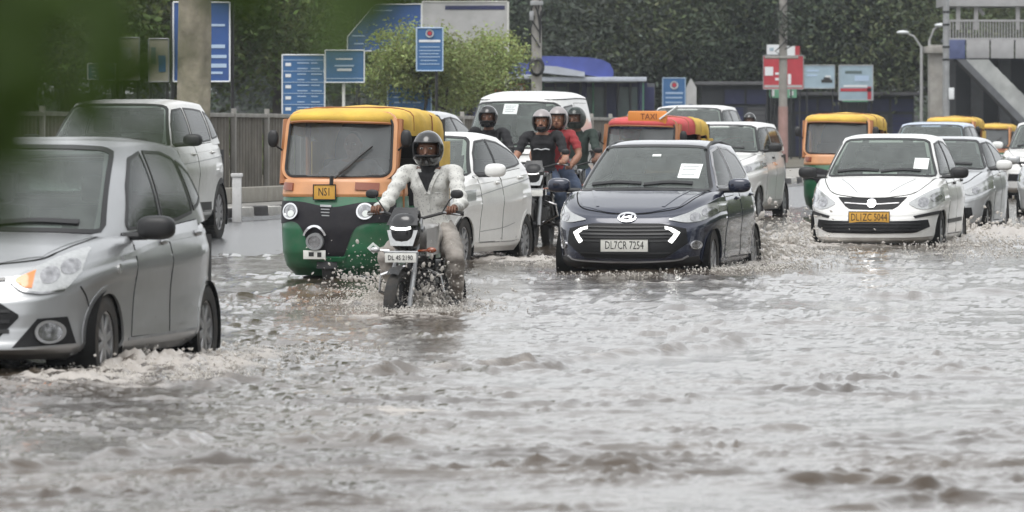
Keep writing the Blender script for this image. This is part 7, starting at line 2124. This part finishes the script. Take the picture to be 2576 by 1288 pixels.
splash('bow_splash', [S_(330, 920, (0.6, -0.6, 1.0), 0.6, 420, 1.5, 0.011), S_(260, 950, (0.3, -1, 0.9), 0.7, 240, 1.2, 0.010), S_(480, 925, (0.9, -0.3, 0.9), 0.7, 380, 1.4, 0.011), S_(400, 945, (0.5, -0.7, 0.7), 0.8, 400, 1.1, 0.010), S_(170, 960, (0.1, -1, 0.7), 0.6, 160, 1.0, 0.009), S_(560, 885, (1, 0, 0.8), 0.7, 200, 1.2, 0.010), FR(330, 935, 1600, 0.22, 0.30, 0.010, 0.8), FR(230, 965, 900, 0.22, 0.25, 0.009, 0.6), FR(450, 935, 1600, 0.24, 0.35, 0.010, 0.8), FR(560, 905, 900, 0.22, 0.4, 0.009, 0.6), FR(700, 890, 500, 0.3, 0.5, 0.007, 0.4), FR(400, 960, 900, 0.3, 0.3, 0.008, 0.5)], 1)
splash('wheel_splash', [S_(1000, 772, (-0.5, -0.5, 1.0), 0.7, 1900, 2.2, 0.011), S_(1040, 780, (0.3, -0.6, 1.0), 0.8, 1900, 2.1, 0.011), S_(970, 765, (-1, -0.2, 0.8), 0.7, 900, 2.0, 0.008), S_(1110, 775, (0.8, -0.2, 0.9), 0.7, 900, 1.7, 0.009), S_(1010, 768, (0, -0.2, 1), 0.6, 900, 2.3, 0.008), S_(1075, 778, (0.1, -0.6, 1.0), 0.8, 900, 1.7, 0.008), FR(1010, 785, 1400, 0.28, 0.6, 0.008, 0.6), FR(1110, 785, 900, 0.25, 0.6, 0.008, 0.6), FR(930, 765, 700, 0.3, 0.6, 0.008, 0.5)], 2)
splash('bow_splash', [S_(1835, 665, (0.5, -0.4, 1.0), 0.55, 1900, 2.7, 0.024), S_(1800, 672, (0.2, -0.7, 1.0), 0.5, 500, 2.0, 0.017), S_(1900, 655, (1, 0, 0.8), 0.5, 420, 1.9, 0.018), S_(1400, 665, (-0.8, -0.4, 0.8), 0.6, 220, 1.5, 0.014), S_(1960, 620, (0.9, 0, 0.9), 0.6, 420, 2.2, 0.019), FR(1840, 680, 1300, 0.30, 0.8, 0.014, 0.8), FR(1930, 670, 1200, 0.35, 1.0, 0.013, 0.7), FR(1390, 670, 500, 0.25, 0.8, 0.012, 0.5), FR(1600, 695, 500, 0.5, 0.5, 0.009, 0.4), FR(2000, 640, 900, 0.4, 1.2, 0.014, 0.7)], 3)
splash('bow_splash', [S_(2385, 605, (0.6, -0.3, 1.0), 0.6, 520, 2.3, 0.018), S_(2450, 598, (0.9, 0.2, 0.8), 0.7, 620, 2.2, 0.018), S_(2530, 590, (0.8, 0.3, 0.8), 0.7, 620, 2.2, 0.019), S_(2050, 590, (-0.8, -0.1, 0.9), 0.6, 420, 1.9, 0.015), S_(2000, 585, (-0.3, 0, 1.0), 0.6, 320, 2.0, 0.015), S_(2120, 615, (-0.3, -1, 0.5), 0.6, 160, 1.2, 0.014), FR(2420, 615, 1400, 0.45, 1.6, 0.016, 0.9), FR(2530, 605, 1400, 0.45, 1.8, 0.016, 0.9), FR(2030, 600, 1000, 0.4, 1.5, 0.015, 0.8), FR(2480, 640, 700, 0.5, 1.6, 0.012, 0.5)], 4)
splash('wheel_splash', [S_(1330, 600, (0.7, -0.3, 0.8), 0.6, 260, 1.5, 0.014), S_(1250, 650, (0.5, -0.6, 0.7), 0.6, 220, 1.2, 0.013), S_(1375, 580, (0.2, -0.6, 0.8), 0.6, 240, 1.4, 0.014), S_(760, 695, (-0.2, -1, 0.5), 0.6, 160, 1.0, 0.011), S_(880, 705, (0.3, -1, 0.6), 0.7, 260, 1.3, 0.012)], 5)
